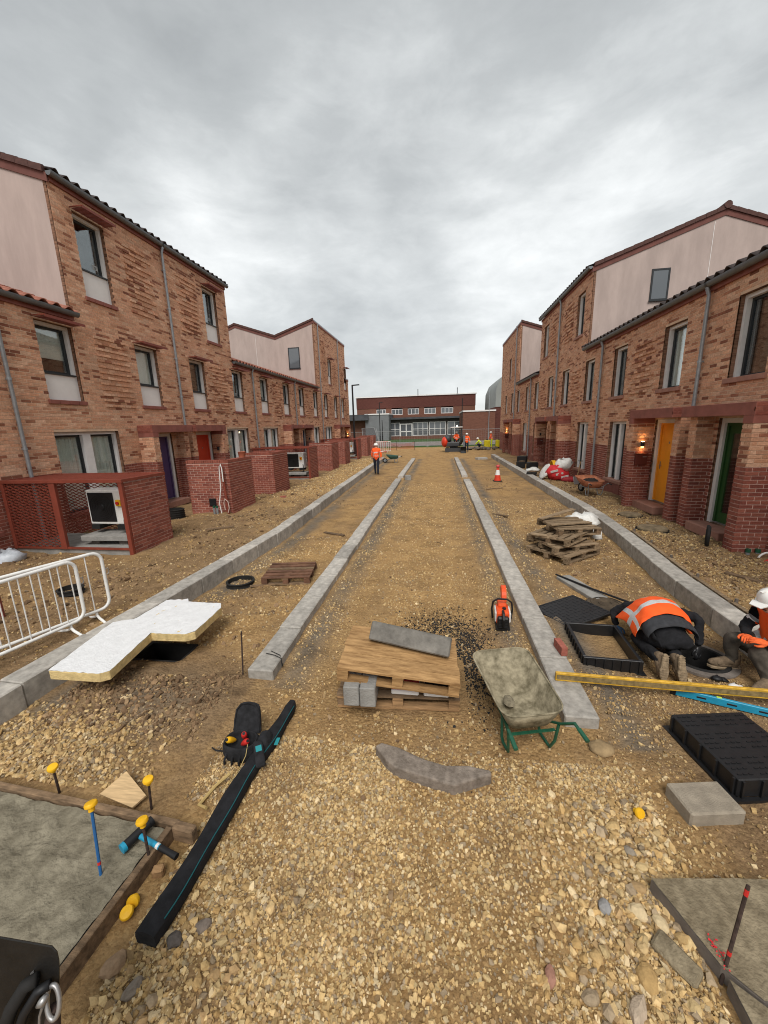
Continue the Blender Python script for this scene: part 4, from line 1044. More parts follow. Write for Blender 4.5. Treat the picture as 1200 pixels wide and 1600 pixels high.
def enclosure(B, label, single):
    ya, yb = B - .62, B + .60; xw = -6.35; xb = -9.28
    t = thing('pump_enclosure', label, 'enclosure', (-7.8, B, 0.15), 'red mesh heat pump enclosures in the front gardens')
    m = MB(); m.box(xb, xw - .102, ya + .03, yb, -.1, .30); m.build('base', CONC, t, bevel=.01)
    m = MB(); m.box(xw - .095, xw - .008, ya + .06, yb - .008, .05, 1.72); m.build('wall_core', MORT_R, t)
    br = Bricks(); br.plane((xw, ya + .05, 0), (0, 1), yb - ya - .05, .1, 1.74, red=True)
    br.plane((xw, yb, 0), (-1, 0), .103, .1, 1.74, red=True); br.plane((xw - .103, yb, 0), (0, -1), yb - ya - .05, .3, 1.74, red=True)
    br.flush(t, single, 15)
    for (x, wd) in ((xw - .05, .09), (-8.0, .14), (xb + .06, .08)):
        m = MB(); m.box(x - wd / 2, x + wd / 2, ya - .02, ya + .045, .12 if x > -7 else .3, 1.735); m.build('post', REDSTEEL, t, bevel=.004)
    m = MB(); m.box(xb, xw + .02, ya - .03, ya + .03, 1.737, 1.80); m.box(xw - .06, xw + .02, ya + .03, yb - .05, 1.745, 1.80); m.box(xb, xw + .02, yb - .05, yb + .02, 1.737, 1.80); m.box(xb, xb + .05, ya + .03, yb - .05, 1.745, 1.80)
    m.build('top_frame', REDSTEEL, t)
    m = MB(); m.box(xb, xw - .1, ya - .005, ya + .035, .302, .345); m.build('bottom_rail', REDSTEEL, t)
    m = MB(); lattice(m, (xb + .1, ya + .01, .35), (1, 0, 0), (0, 0, 1), 1.12, 1.385, .085, .036, .022); o = m.build('mesh_panel', REDSTEEL, t); o['kind'] = 'stuff'
    m = MB(); lattice(m, (xb + .05, yb - .02, .35), (1, 0, 0), (0, 0, 1), 2.75, 1.385, .09, .038, .02); o = m.build('mesh_panel', REDSTEEL, t); o['kind'] = 'stuff'
    m = MB(); lattice(m, (xb + .05, ya + .03, 1.775), (1, 0, 0), (0, 1, 0), 2.85, yb - ya - .08, .075, .035, .022); o = m.build('mesh_roof', REDSTEEL, t); o['kind'] = 'stuff'
    w = ['in the near left mesh enclosure', 'in the second mesh enclosure', 'in the far mesh enclosure'][[7.475, 18.925, 30.375].index(B) if B in (7.475, 18.925, 30.375) else 0]
    heat_pump(-7.82, ya + .55, .72, 'white heat pump with a black fan ' + w)
    s = thing('support_slab', 'grey concrete slab under the heat pump ' + w, 'slab', (-7.3, ya + .7, .3)); m = MB(); m.obox((-7.3, ya + .6, .46), (1.15, .62, .12), (0, 0, .05)); m.build('slab', CONC, s, bevel=.01)
    m = MB()
    for xx in (-7.65, -6.95): m.box(xx - .1, xx + .1, ya + .4, ya + .85, .302, .398)
    m.build('bearer', CONCD, s)
    return t
enclosure(7.475, 'nearest red mesh and brick enclosure, left of the purple door', 110)
enclosure(18.925, 'red framed brick and mesh enclosure in the middle of the left row', 0)
enclosure(30.375, 'farthest red framed enclosure near the lamp post', 0)
def store_wall(y0, y1, label, singles, ends):
    x1 = -6.35; t = thing('garden_wall', label, 'wall', (x1, (y0 + y1) / 2, .15), 'low red brick bin store walls')
    th = 0.215; br = Bricks(); zt = 1.74
    m = MB(); m.box(x1 - th + .008, x1 - .008, y0 + .008, y1 - .008, -.1, zt - .01)
    def faces(ax0, ay0, ax1, ay1):
        for o, u, w in (((ax1, ay0), (0, 1), ay1 - ay0), ((ax1, ay1), (-1, 0), ax1 - ax0), ((ax0, ay1), (0, -1), ay1 - ay0), ((ax0, ay0), (1, 0), ax1 - ax0)):
            br.plane((*o, 0), u, w, .1, zt, red=True)
    faces(x1 - th, y0, x1, y1)
    for e in ends:
        a, b = (y0, y0 + th) if e < 0 else (y1 - th, y1)
        m.box(-7.72, x1 - th - .008, a + .008, b - .008, -.1, zt - .01); faces(-7.73, a, x1 - th - .002, b)
    m.build('wall_core', MORT_R, t); br.flush(t, singles, 16)
    # brick on edge coping
    c = Bricks(); cm = MB(); n = int((y1 - y0) / .075)
    for i in range(n): cm.obox((x1 - th / 2, y0 + (i + .5) * .075, zt + .045), (th, .064, .09))
    o = cm.build('coping_brick', mat('coping_brick', REDB[1], .9, var=.35, vscale=6, bump=.2), t); o['kind'] = 'stuff'
    cm = MB()
    for e in ends:
        a, b = (y0, y0 + th) if e < 0 else (y1 - th, y1)
        for i in range(18): cm.obox((-7.7 + i * .075, (a + b) / 2, zt + .045), (.064, th, .09))
    o = cm.build('coping_brick', MATS['coping_brick'], t); o['kind'] = 'stuff'
    return t
for i, B in enumerate((13.2, 24.65, 36.1)):
    w = ['by the red door', 'before the middle porches', 'beside the far lamp post'][i]
    store_wall(B - 2.35, B - .85, 'brick bin store wall ' + w + (', with hoses and a red post at its corner' if i == 0 else ', nearer of the two'), 300 if i == 0 else 0, (-1,))
    store_wall(B + .85, B + 2.3, 'brick bin store wall ' + w + ', farther of the two', 0, (-1, 1))
# ------------------------------------------------------------------ people
def seg_d(P, a, b):
    ab = b - a; t = np.clip(((P - a) @ ab) / max(ab @ ab, 1e-9), 0, 1); return np.linalg.norm(P - (a + t[:, None] * ab), axis=1), t
BONES = [('pelvis', 'spine', 't'), ('spine', 'chest', 't'), ('chest', 'neck', 't'), ('neck', 'skull', 'n')]
for q in 'LR': BONES += [('chest', 'sh' + q, 't'), ('sh' + q, 'el' + q, 'a'), ('el' + q, 'wr' + q, 'f'), ('pelvis', 'hip' + q, 'l'), ('hip' + q, 'kn' + q, 'l'), ('kn' + q, 'an' + q, 'l'), ('an' + q, 'toe' + q, 'b')]
def body(parent, J, mats, bands=(), sub=2, folds=0.0):
    """one continuous skinned figure; mats: dict t,a,f,l,b,n -> material"""
    names = [n for n in ('pelvis', 'spine', 'chest', 'neck', 'skull', 'shL', 'elL', 'wrL', 'shR', 'elR', 'wrR', 'hipL', 'knL', 'anL', 'toeL', 'hipR', 'knR', 'anR', 'toeR') if n in J]
    off = np.array(WORLD[parent.name])
    me = bpy.data.meshes.new('body'); me.from_pydata([tuple(np.array(J[n][:3]) - off) for n in names], [(names.index(a), names.index(b)) for a, b, c in BONES if a in J and b in J], [])
    o = bpy.data.objects.new('body', me); COL.objects.link(o)
    sk = o.modifiers.new('skin', 'SKIN'); sk.use_smooth_shade = True
    for i, n in enumerate(names):
        v = me.skin_vertices[0].data[i]; r = J[n][3]; v.radius = (r, J[n][4] if len(J[n]) > 4 else r); v.use_root = (n == 'pelvis')
    ss = o.modifiers.new('s', 'SUBSURF'); ss.levels = sub; ss.render_levels = sub
    dg = bpy.context.evaluated_depsgraph_get(); m2 = bpy.data.meshes.new_from_object(o.evaluated_get(dg))
    bpy.data.objects.remove(o); m2.name = 'body'
    keys = ['t', 'a', 'f', 'l', 'b', 'n', 'band']; m2.materials.clear()
    for k in keys[:-1]: m2.materials.append(mats[k])
    m2.materials.append(REFL)
    n = len(m2.polygons); C = np.empty(n * 3); m2.polygons.foreach_get('center', C); C = C.reshape(-1, 3) + off
    best = np.full(n, 9.0); mi = np.zeros(n, int)
    for a, b, c in BONES:
        if a not in J or b not in J: continue
        A, B = np.array(J[a][:3], float), np.array(J[b][:3], float); d, t = seg_d(C, A, B); d = d - (J[a][3] * (1 - t) + J[b][3] * t)
        k = np.full(n, keys.index(c))
        if c == 'a': k[(t > .45) & (t < .58)] = 6 if bands else keys.index('a')
        w = d < best; best[w] = d[w]; mi[w] = k[w]
    A, B = np.array(J['pelvis'][:3], float), np.array(J['chest'][:3], float); _, t = seg_d(C, A, B)
    for (u, v) in bands: mi[(mi == 0) & (t > u) & (t < v)] = 6
    m2.polygons.foreach_set('material_index', mi); m2.shade_smooth()
    if folds:
        from mathutils import noise
        for v in m2.vertices:
            p = v.co; q = Vector((p.x * 16 + p.z * 5, p.y * 9, p.z * 15)); v.co = p + v.normal * folds * (noise.noise(q) + .6 * noise.noise(q * 2.3))
    o = bpy.data.objects.new('body', m2); COL.objects.link(o); o.parent = parent; WORLD[o.name] = Vector(off); return o
def head(parent, c, r, fwd, up=(0, 0, 1), helmet=HELMET, hair=None, face=True):
    f = Vector(fwd).normalized(); u = Vector(up).normalized(); u = (u - f * u.dot(f)).normalized(); rt = f.cross(u)
    T = Matrix((rt, f, u)).transposed().to_4x4(); T.translation = Vector(c)
    m = MB(); m.T = T; m.ball((0, 0, 0), (r * .78, r * .95, r * 1.15), 16, 12)
    m.ball((0, r * .25, -r * .62), (r * .55, r * .62, r * .5), 12, 8)
    if face:
        m.add([(-.018, r * .86, .012), (.018, r * .86, .012), (0, r * .9, .035), (-.014, r * .95, -.028), (.014, r * .95, -.028), (0, r * 1.17, -.02)], [(0, 3, 5, 2), (2, 5, 4, 1), (3, 4, 5)])
        for q in (-1, 1): m.ball((q * r * .78, -.005, -.005), (.012, .022, .033), 8, 6)
    h = m.build('head', SKIN, parent, smooth='all')
    if face:
        e = MB(); e.T = T
        for q in (-1, 1): e.ball((q * .034, r * .85, .012), (.013, .01, .008), 8, 6)
        e.box(-.026, .026, r * .82, r * .915, -.058, -.05); e.build('features', mat('dark_feature', (.05, .025, .02), .5), h)
    if helmet:
        m = MB(); m.T = T
        pr = [(r * 1.12, .02), (r * 1.1, .05), (r * 1.0, .085), (r * .75, .118), (r * .35, .134), (0, .137)]
        m.lathe(pr, 18, (0, -.01, .0)); m.lathe([(r * 1.02, .02), (r * 1.24, .014), (r * 1.24, .02), (r * 1.12, .028)], 18, (0, -.01, 0))
        m.add([(-.085, r * 1.0, .02), (.085, r * 1.0, .02), (.06, r * 1.62, .008), (-.06, r * 1.62, .008), (-.085, r * 1.0, .032), (.085, r * 1.0, .032), (.06, r * 1.62, .016), (-.06, r * 1.62, .016)], [(0, 3, 2, 1), (4, 5, 6, 7), (0, 1, 5, 4), (1, 2, 6, 5), (2, 3, 7, 6), (3, 0, 4, 7)])
        m.box(-.012, .012, -r * .9, r * .8, .132, .142)
        m.build('helmet', helmet, parent, smooth=True)
    elif hair:
        m = MB(); m.T = T; m.ball((0, -.012, .022), (r * .84, r * .96, r * 1.12), 14, 10); m.build('hair', hair, parent, smooth='all')
    return h
def hand(parent, wrist, d, nrm, m_, curl=0.6, L=0.18, side=1, name='hand'):
    """palm with four unequal bent fingers and a thumb leaving its side"""
    d = Vector(d).normalized(); n = Vector(nrm); n = (n - d * n.dot(d)).normalized(); s = d.cross(n) * side; w = Vector(wrist)
    m = MB(); pl = L * .52
    T = Matrix((s, d, n)).transposed().to_4x4(); T.translation = w
    m.T = T; m.ball((0, pl * .5, 0), (.043, pl * .62, .017), 12, 8); m.T = None
    for i, (o, ln) in enumerate(((-.031, .40), (-.011, .46), (.010, .44), (.029, .34))):
        p = w + s * o + d * pl * .86; pts = [p - d * .02]; a = 0.0; ln = ln * L / 3
        for k in range(3):
            pts.append(pts[-1] + (d * math.cos(a) - n * math.sin(a)) * (ln + (.02 if k == 0 else 0))); a += curl
        m.tube(pts, [.0105, .0102, .0092, .0075], 7)
    p = w + s * -.03 + d * pl * .25; m.tube([p, p - s * .026 + d * .028 - n * .006, p - s * .034 + d * .062 - n * .016, p - s * .026 + d * .086 - n * .024], [.0145, .013, .0115, .009], 7)
    return m.build(name, m_, parent, smooth='all')
def stand_pose(x, y, z0, yaw, h=1.76, stride=0.0, lean=0.0, arms=((0, 0), (0, 0))):
    """yaw: heading, 0 = away from the camera (+Y); arms: (forward swing, outwards) of each"""
    k = h / 1.76; f = Vector((-math.sin(yaw), math.cos(yaw), 0)); r = Vector((f.y, -f.x, 0)); o = Vector((x, y, z0)); J = {}
    def P(a, b, c, rad, r2=None): v = o + f * a * k + r * b * k + Vector((0, 0, c * k)); return (v.x, v.y, v.z, rad * k) + ((r2 * k,) if r2 else ())
    J['pelvis'] = P(0, 0, .97, .15); J['spine'] = P(lean * .3, 0, 1.15, .145); J['chest'] = P(lean * .75, 0, 1.36, .165); J['neck'] = P(lean, 0, 1.53, .06); J['skull'] = P(lean * 1.1, 0, 1.62, .06)
    for q, sg, (sw, ow) in (('L', -1, arms[0]), ('R', 1, arms[1])):
        st = stride * -sg
        J['sh' + q] = P(lean * .85, sg * .185, 1.43, .075); J['el' + q] = P(lean * .85 + sw * .12, sg * (.235 + ow), 1.15 + abs(sw) * .03, .055); J['wr' + q] = P(lean * .85 + sw * .34, sg * (.23 + ow), .93 + abs(sw) * .18, .04)
        J['hip' + q] = P(0, sg * .095, .9, .105); J['kn' + q] = P(st * .5 + .02, sg * .1, .49, .075); J['an' + q] = P(st, sg * .1, .09, .055); J['toe' + q] = P(st + .17, sg * .115, .04, .045)
    return J
def far_person(label, x, y, z0, yaw, top, legs, h=1.76, helmet=HELMET, group='site workers far down the street', sleeve=None, bands=((.25, .36), (.72, .83)), **k):
    p = thing('person', label, 'person', (x, y, z0), group); J = stand_pose(x, y, z0, yaw, h, **k)
    body(p, J, dict(t=top, a=sleeve or top, f=sleeve or top, l=legs, b=BOOT, n=SKIN), bands)
    f = (-math.sin(yaw), math.cos(yaw), 0); c = Vector(J['skull'][:3]) + Vector((0, 0, .03)) + Vector(f) * .02
    head(p, c, .108, f, helmet=helmet)
    for q, sg in (('L', 1), ('R', -1)):
        w, e = Vector(J['wr' + q][:3]), Vector(J['el' + q][:3]); hand(p, w, w - e, f, SKIN, .5, .17, sg)
    return p
far_person('person walking away in an orange hi-vis jacket and dark trousers by the left kerb', -3.55, 21.4, 0.02, 0.0, HIVIS, NAVY, 1.74, stride=.17, arms=((.3, .02), (-.2, .05)), group=None)
far_person('person in orange top and navy trousers standing right of the digger', 2.5, 38, 0.06, math.pi, HIVIS, NAVY, 1.74, arms=((.5, .04), (.4, .04)))
def crouch(label, x, y, yaw, top, legs):
    p = thing('person', label, 'person', (x, y, .06), 'site workers far down the street'); f = Vector((-math.sin(yaw), math.cos(yaw), 0)); r = Vector((f.y, -f.x, 0)); o = Vector((x, y, .06)); J = {}
    def P(a, b, c, rad): v = o + f * a + r * b + Vector((0, 0, c)); return (v.x, v.y, v.z, rad)
    J['pelvis'] = P(-.1, 0, .38, .15); J['spine'] = P(0, 0, .55, .145); J['chest'] = P(.14, 0, .74, .16); J['neck'] = P(.24, 0, .89, .06); J['skull'] = P(.3, 0, .97, .06)
    for q, s_ in (('L', -1), ('R', 1)):
        J['sh' + q] = P(.18, s_ * .185, .8, .075); J['el' + q] = P(.36, s_ * .24, .58, .055); J['wr' + q] = P(.55, s_ * .16, .42, .04)
        J['hip' + q] = P(-.05, s_ * .1, .36, .11); J['kn' + q] = P(.32, s_ * .16, .46, .08); J['an' + q] = P(.05, s_ * .13, .09, .055); J['toe' + q] = P(.23, s_ * .14, .04, .045)
    body(p, J, dict(t=top, a=top, f=top, l=legs, b=BOOT, n=SKIN), ((.2, .35), (.7, .85))); head(p, Vector(J['skull'][:3]) + f * .04 + Vector((0, 0, .03)), .108, f)
    for q, s_ in (('L', 1), ('R', -1)): w, e = Vector(J['wr' + q][:3]), Vector(J['el' + q][:3]); hand(p, w, w - e, (0, 0, 1), SKIN, .5, .17, s_)
crouch('person crouching in a yellow hi-vis vest and white helmet far right', 4.3, 43, 1.2, HIVIS_Y, NAVY)
far_person('person in a red-orange hi-vis coat and white helmet beside the yellow machine', 5.45, 43, 0.06, 1.4, HIVIS, HIVIS_Y, 1.72, lean=.1, arms=((.6, .02), (.5, .02)))

# the person bending into the chamber
def near_bender():
    p = thing('person', 'person kneeling face down in an orange vest, boot soles towards the camera', 'person', (2.5, 4.3, 0))
    J = dict(pelvis=(2.53, 4.26, .36, .165), spine=(2.55, 4.50, .44, .165), chest=(2.62, 4.80, .40, .17), neck=(2.70, 5.02, .28, .065), skull=(2.74, 5.12, .2, .065),
             shL=(2.42, 4.95, .37, .085), elL=(2.24, 5.06, .24, .06), wrL=(2.25, 4.92, .10, .042),
             shR=(2.86, 4.86, .38, .085), elR=(3.07, 4.64, .39, .06), wrR=(2.97, 4.43, .14, .044),
             hipL=(2.42, 4.24, .33, .13), knL=(2.34, 4.62, .11, .09), anL=(2.31, 4.02, .2, .06), toeL=(2.32, 3.95, .08, .05),
             hipR=(2.66, 4.24, .33, .13), knR=(2.74, 4.60, .11, .09), anR=(2.47, 4.0, .2, .06), toeR=(2.48, 3.93, .08, .05))
    J['anL'], J['anR'] = (2.31, 4.0, .2, .06), (2.48, 3.98, .2, .06)
    body(p, J, dict(t=DKCLOTH, a=DKCLOTH, f=DKCLOTH, l=DKCLOTH, b=BOOT, n=SKIN), (), 3, .012)
    head(p, (2.75, 5.2, .16), .105, (0.1, .5, -.9), (0, .9, .5), helmet=None, hair=mat('brown_hair', (.04, .022, .012), .8))
    hand(p, (2.25, 4.91, .1), (.0, -.7, -.5), (-.3, .3, .8), mat('blue_glove', (.04, .09, .17), .8), .35, .19, 1, 'gloved_hand')
    hand(p, (2.965, 4.42, .13), (-.1, -.3, -.9), (.2, -.9, .1), BLACKP, .5, .19, -1, 'gloved_hand')
    # vest lying loose over the back
    secs = [(Vector((2.53, 4.33, .405)), .285, .185), (Vector((2.545, 4.42, .44)), .285, .2), (Vector((2.56, 4.52, .455)), .27, .195), (Vector((2.585, 4.62, .455)), .265, .19), (Vector((2.61, 4.72, .44)), .27, .185), (Vector((2.635, 4.82, .415)), .285, .18), (Vector((2.655, 4.91, .38)), .28, .17), (Vector((2.675, 4.99, .335)), .22, .15)]
    vs = []; fs = []; mi = []; n = 22
    for i, (c, a, b) in enumerate(secs):
        for k in range(n + 1):
            t = math.radians(205 - 230 * k / n); wob = 1 + .04 * math.sin(k * 1.9 + i * 1.3) + .04 * math.sin(i * 2.7 + k * .7) + random.uniform(-.025, .025)
            q = Vector((math.cos(t) * a * wob, 0, max(math.sin(t), -.55) * b * wob))
            if k < 4: q.x -= (4 - k) * .035 * (0.4 + i * .16); q.z -= (4 - k) * .018
            v = c + q; v.z = max(v.z, .06); vs.append(v)
    for i in range(len(secs) - 1):
        for k in range(n): fs.append((i * (n + 1) + k, i * (n + 1) + k + 1, (i + 1) * (n + 1) + k + 1, (i + 1) * (n + 1) + k)); mi.append(1 if (i == 2 or (i > 4 and k in (8, 14)) or k == 2) else 0)
    m = MB(); m.add(vs, fs); m.m = mi; o = m.build('vest', [HIVIS, REFL], p, smooth='all', sub=1)
    sm = o.modifiers.new('t', 'SOLIDIFY'); sm.thickness = .006
    o.modifiers.move(1, 0)
    # jacket hem between vest and trousers
    m = MB(); vs = []; fs = []
    for i, (y, z, a, b) in enumerate(((4.18, .40, .27, .165), (4.25, .425, .285, .185), (4.33, .44, .28, .185), (4.38, .45, .26, .17))):
        for k in range(17): t = math.radians(190 - 200 * k / 16); vs.append((2.53 + math.cos(t) * a, y + .01 * math.sin(k * 1.7), z + math.sin(t) * b * .92 - .03))
    for i in range(3):
        for k in range(16): fs.append((i * 17 + k, i * 17 + k + 1, i * 17 + 18 + k, i * 17 + 17 + k))
    m.add(vs, fs); o = m.build('jacket', mat('grey_jacket', (.035, .036, .04), .8, var=.3, vscale=20), p, smooth='all', sub=1); sm = o.modifiers.new('t', 'SOLIDIFY'); sm.thickness = .008
    # boots with ribbed soles standing on their toes
    for x, y, rz, ln in ((2.315, 3.90, .10, .30), (2.475, 3.87, -.05, .31)):
        out = []
        for t in range(24):
            a = 2 * math.pi * t / 24; z = math.sin(a); w = .050 if z < 0 else .041
            w *= 1 - .12 * math.exp(-((z - .25) / .3) ** 2); out.append((math.cos(a) * w * (abs(math.cos(a)) ** -.25 if abs(math.cos(a)) > .05 else 1), z * ln / 2))
        T = Matrix.Translation((x, y, ln / 2 + .02)) @ Matrix.Rotation(rz, 4, 'Y') @ Matrix.Rotation(R(-14), 4, 'X') @ Matrix(((1, 0, 0, 0), (0, 0, 1, 0), (0, 1, 0, 0), (0, 0, 0, 1)))
        m = MB(); m.T = T; m.prism(out, 0, .028); b = m.build('boot_sole', mat('muddy_sole', (.27, .2, .125), .95, var=.4, vscale=30, bump=.3), p, bevel=.006)
        m = MB(); m.T = T
        for k in range(11):
            z = -ln * .43 + ln * .86 * k / 10
            if abs(k - 6) < 1: continue
            m.box(-.030, .030, z - .006, z + .006, -.0045, -.0005)
        o = m.build('tread', MATS['muddy_sole'], b); o['kind'] = 'stuff'
        m = MB(); m.T = T; m.ball((0, -.0, .075), (.048, ln * .47, .062), 12, 8); m.ball((0, .075, .12), (.05, .06, .085), 12, 8); m.build('boot', BOOT, p, smooth='all')
near_bender(); [o for o in COL.objects if o.get('label', '').startswith('person kneeling face')][0].scale = (.94, .96, .95)
def near_sitter():
    p = thing('person', 'person in a white helmet crouching at the right edge with orange gloves', 'person', (3.4, 4.1, 0))
    J = dict(pelvis=(3.50, 4.22, .22, .16), spine=(3.52, 4.2, .42, .155), chest=(3.47, 4.16, .60, .165), neck=(3.38, 4.12, .75, .06), skull=(3.35, 4.11, .82, .06),
             shL=(3.44, 3.98, .65, .08), elL=(3.40, 3.88, .42, .06), wrL=(3.24, 3.96, .47, .045), shR=(3.44, 4.34, .65, .08), elR=(3.32, 4.36, .44, .06), wrR=(3.19, 4.14, .46, .045),
             hipL=(3.46, 4.12, .22, .12), knL=(3.19, 4.0, .36, .09), anL=(3.26, 3.86, .11, .06), toeL=(3.10, 3.80, .055, .055), hipR=(3.46, 4.32, .22, .12), knR=(3.12, 4.26, .36, .09), anR=(3.16, 4.22, .10, .06), toeR=(2.98, 4.24, .055, .05))
    body(p, J, dict(t=HIVIS, a=DKCLOTH, f=DKCLOTH, l=mat('muddy_trouser', (.07, .058, .045), .95, var=.6, vscale=8), b=BOOT, n=SKIN), ((.35, .48),), 3, .011)
    head(p, (3.32, 4.10, .855), .105, (-.9, -.15, -.3), (-.3, 0, .9))
    og = mat('orange_glove', (.75, .13, .03), .8, var=.3, vscale=30)
    hand(p, (3.25, 3.955, .47), (-.8, .3, .1), (-.1, -.3, .9), og, .55, .19, 1, 'gloved_hand'); hand(p, (3.19, 4.13, .46), (-.5, -.6, .05), (0, 0, 1), og, .55, .19, -1, 'gloved_hand')
    for a, b, c in (((3.26, 3.86), (3.10, 3.80), 0), ((3.16, 4.22), (2.98, 4.24), 0)):
        d = (Vector((*b, 0)) - Vector((*a, 0))).normalized(); s_ = Vector((-d.y, d.x, 0)); A = Vector((*a, 0)) - d * .07; ang = math.atan2(d.y, d.x)
        T = Matrix.Translation(A) @ Matrix.Rotation(ang, 4, 'Z'); m = MB(); m.T = T
        out = [(0, -.038), (.1, -.036), (.2, -.05), (.27, -.04), (.3, 0), (.27, .042), (.2, .05), (.1, .04), (0, .038), (-.02, 0)]
        m.prism(out, .0, .03); m.build('boot_sole', MATS['muddy_sole'], p, bevel=.005)
        m = MB(); m.T = T; m.ball((.17, 0, .06), (.13, .048, .052), 12, 8); m.ball((.06, 0, .12), (.062, .05, .11), 12, 8); m.build('boot', BOOT, p, smooth='all')
        m = MB(); m.T = T
        for k in range(4): m.tube([(.1 + k * .03, -.03, .118 - k * .012), (.11 + k * .03, 0, .128 - k * .013), (.1 + k * .03, .03, .118 - k * .012)], .004, 5)
        m.build('laces', RUBBER, p)
near_sitter()

# ------------------------------------------------------------------ foreground things
def pallet(name, label, T, cols, w=1.2, d=1.0, wood=WOOD, gaps=0.03, group=None, boards=7, bottoms=3):
    """pallet in local x (boards), y; T maps to the world; its deck boards run along x"""
    t = thing(name, label, 'pallet', T.translation, group)
    bw = (d - gaps * (boards - 1)) / boards; k = 0
    def part(n, x0, x1, y0, y1, z0, z1):
        m = MB(); m.T = T; j = lambda v: random.uniform(-v, v)
        vs = [(x + j(.004), y + j(.003), z + j(.002)) for z in (z0, z1) for y in (y0, y1) for x in (x0, x1)]
        m.add(vs, [(0, 2, 3, 1), (4, 5, 7, 6), (0, 1, 5, 4), (2, 6, 7, 3), (0, 4, 6, 2), (1, 3, 7, 5)])
        o = m.build(n, wood if random.random() < .75 else cols, t); return o
    for i in range(boards): y = -d / 2 + i * (bw + gaps); part('deck_board', -w / 2 + random.uniform(-.01, .01), w / 2 + random.uniform(-.01, .01), y, y + bw, .122, .142)
    for x in (-w / 2 + .05, 0, w / 2 - .05): part('bearer', x - .05, x + .05, -d / 2, d / 2, .101, .1215)
    for x in (-w / 2 + .05, 0, w / 2 - .05):
        for y in (-d / 2 + .05, 0, d / 2 - .05): part('block', x - .05, x + .05, y - .045, y + .045, .022, .1005)
    for i in range(bottoms): y = (-d / 2 + .05) + i * (d - .1) / (bottoms - 1); part('bottom_board', -w / 2, w / 2, y - .05, y + .05, .0, .0215)
    return t
def TR(loc, rz=0, rx=0, ry=0): return Matrix.Translation(Vector(loc)) @ Matrix.Rotation(rz, 4, 'Z') @ Matrix.Rotation(ry, 4, 'Y') @ Matrix.Rotation(rx, 4, 'X')
WOOD_P = mat('orange_ply', (0.42, 0.225, 0.085), 0.8, var=0.5, vscale=3.5, bump=.25, bscale=25, stretch=(1, 6, 6), col2=(.5, .3, .13))
pallet('pallet', 'lower flat pallet carrying blocks, tubs and a second pallet', TR((-.42, 3.62, .01), .05), WOOD_O, 1.18, .85)
# upper one, tilted, resting on blocks at its left
c0 = Vector((-.93, 3.10, .36)); cx_ = Vector((.21, 3.14, .235)) - c0; cy_ = Vector((-1.02, 3.84, .385)) - c0
ex = cx_.normalized(); ez = cx_.cross(cy_).normalized(); ey = ez.cross(ex)
Tm = Matrix((ex, ey, ez)).transposed().to_4x4(); Tm.translation = c0 + cx_ / 2 + cy_ / 2
pallet('pallet', 'upper tilted pallet with a closed orange plank deck', Tm, WOOD_P, cx_.length, .76, WOOD_P, .007, boards=6)
def block(name, label, cat, T, s, m_, bev=.008, part='block', group=None, parts=1):
    t = thing(name, label, cat, T.translation, group); w = s[0] / parts
    for i in range(parts):
        m = MB(); m.T = T; x = -s[0] / 2 + i * w; m.box(x + .0015, x + w - .0015, -s[1] / 2, s[1] / 2, 0, s[2]); m.build(part, m_, t, bevel=bev)
    return t
block('concrete_block', 'grey block left of a pair propping the tilted pallet', 'block', TR((-.82, 3.2, .155), .05), (.15, .36, .2), CONC)
block('concrete_block', 'grey block right of a pair propping the tilted pallet', 'block', TR((-.665, 3.2, .155), .05), (.15, .36, .2), CONC)
block('timber_prop', 'short timber holding up the low side of the tilted pallet', 'timber', TR((.08, 3.45, .155), .1), (.12, .4, .075), WOOD_O)
for lab, x, w, c in (('white and red tub lying between the two pallets', -.33, .27, REDP), ('white and dark box right of the tub between the pallets', -.03, .24, LAMPK)):
    t = thing('mortar_tub', lab, 'tub', (x, 3.3, .155)); m = MB(); m.box(x - w / 2, x + w / 2, 3.22, 3.5, .155, .205); m.build('tub', WHITEP, t, bevel=.01); m = MB(); m.box(x - w / 2 + .005, x + w / 2 - .005, 3.225, 3.49, .2055, .235); m.build('lid', c, t, bevel=.006)
ka = Vector((-.72, 3.60, .505)); kd = (Vector((.07, 3.50, .415)) - ka).normalized(); ku = (ez * .83 + Vector((.08, .53, .1))).normalized(); ky = ku.cross(kd).normalized(); ku = kd.cross(ky)
Tk = Matrix((kd, ky, ku)).transposed().to_4x4(); Tk.translation = ka + kd * .41
block('kerb_unit', 'long kerb unit with a dark face lying across the tilted pallet', 'kerb stone', Tk, (.84, .15, .19), mat('dark_kerb', (.115, .105, .09), .6, var=.25, vscale=6, bump=.2, col2=(.21, .195, .17)), .012, 'stone')  # darker mottled tone over the whole stone
# curved kerb
t = thing('curved_kerb', 'brown curved kerb stone lying on the gravel', 'kerb stone', (-.05, 2.5, 0)); m = MB()
out_ = [(-.53, 2.66), (-.42, 2.53), (-.34, 2.47), (.11, 2.365), (.40, 2.50), (.39, 2.53), (.22, 2.555), (.05, 2.535), (-.12, 2.575), (-.33, 2.665), (-.48, 2.70)]
m.prism(out_, -.01, .095); m.build('stone', mat('brown_kerb', (.19, .152, .12), .85, var=.35, vscale=16, bump=.5, bscale=120, col2=(.29, .24, .195)), t, bevel=.012, seg=2)
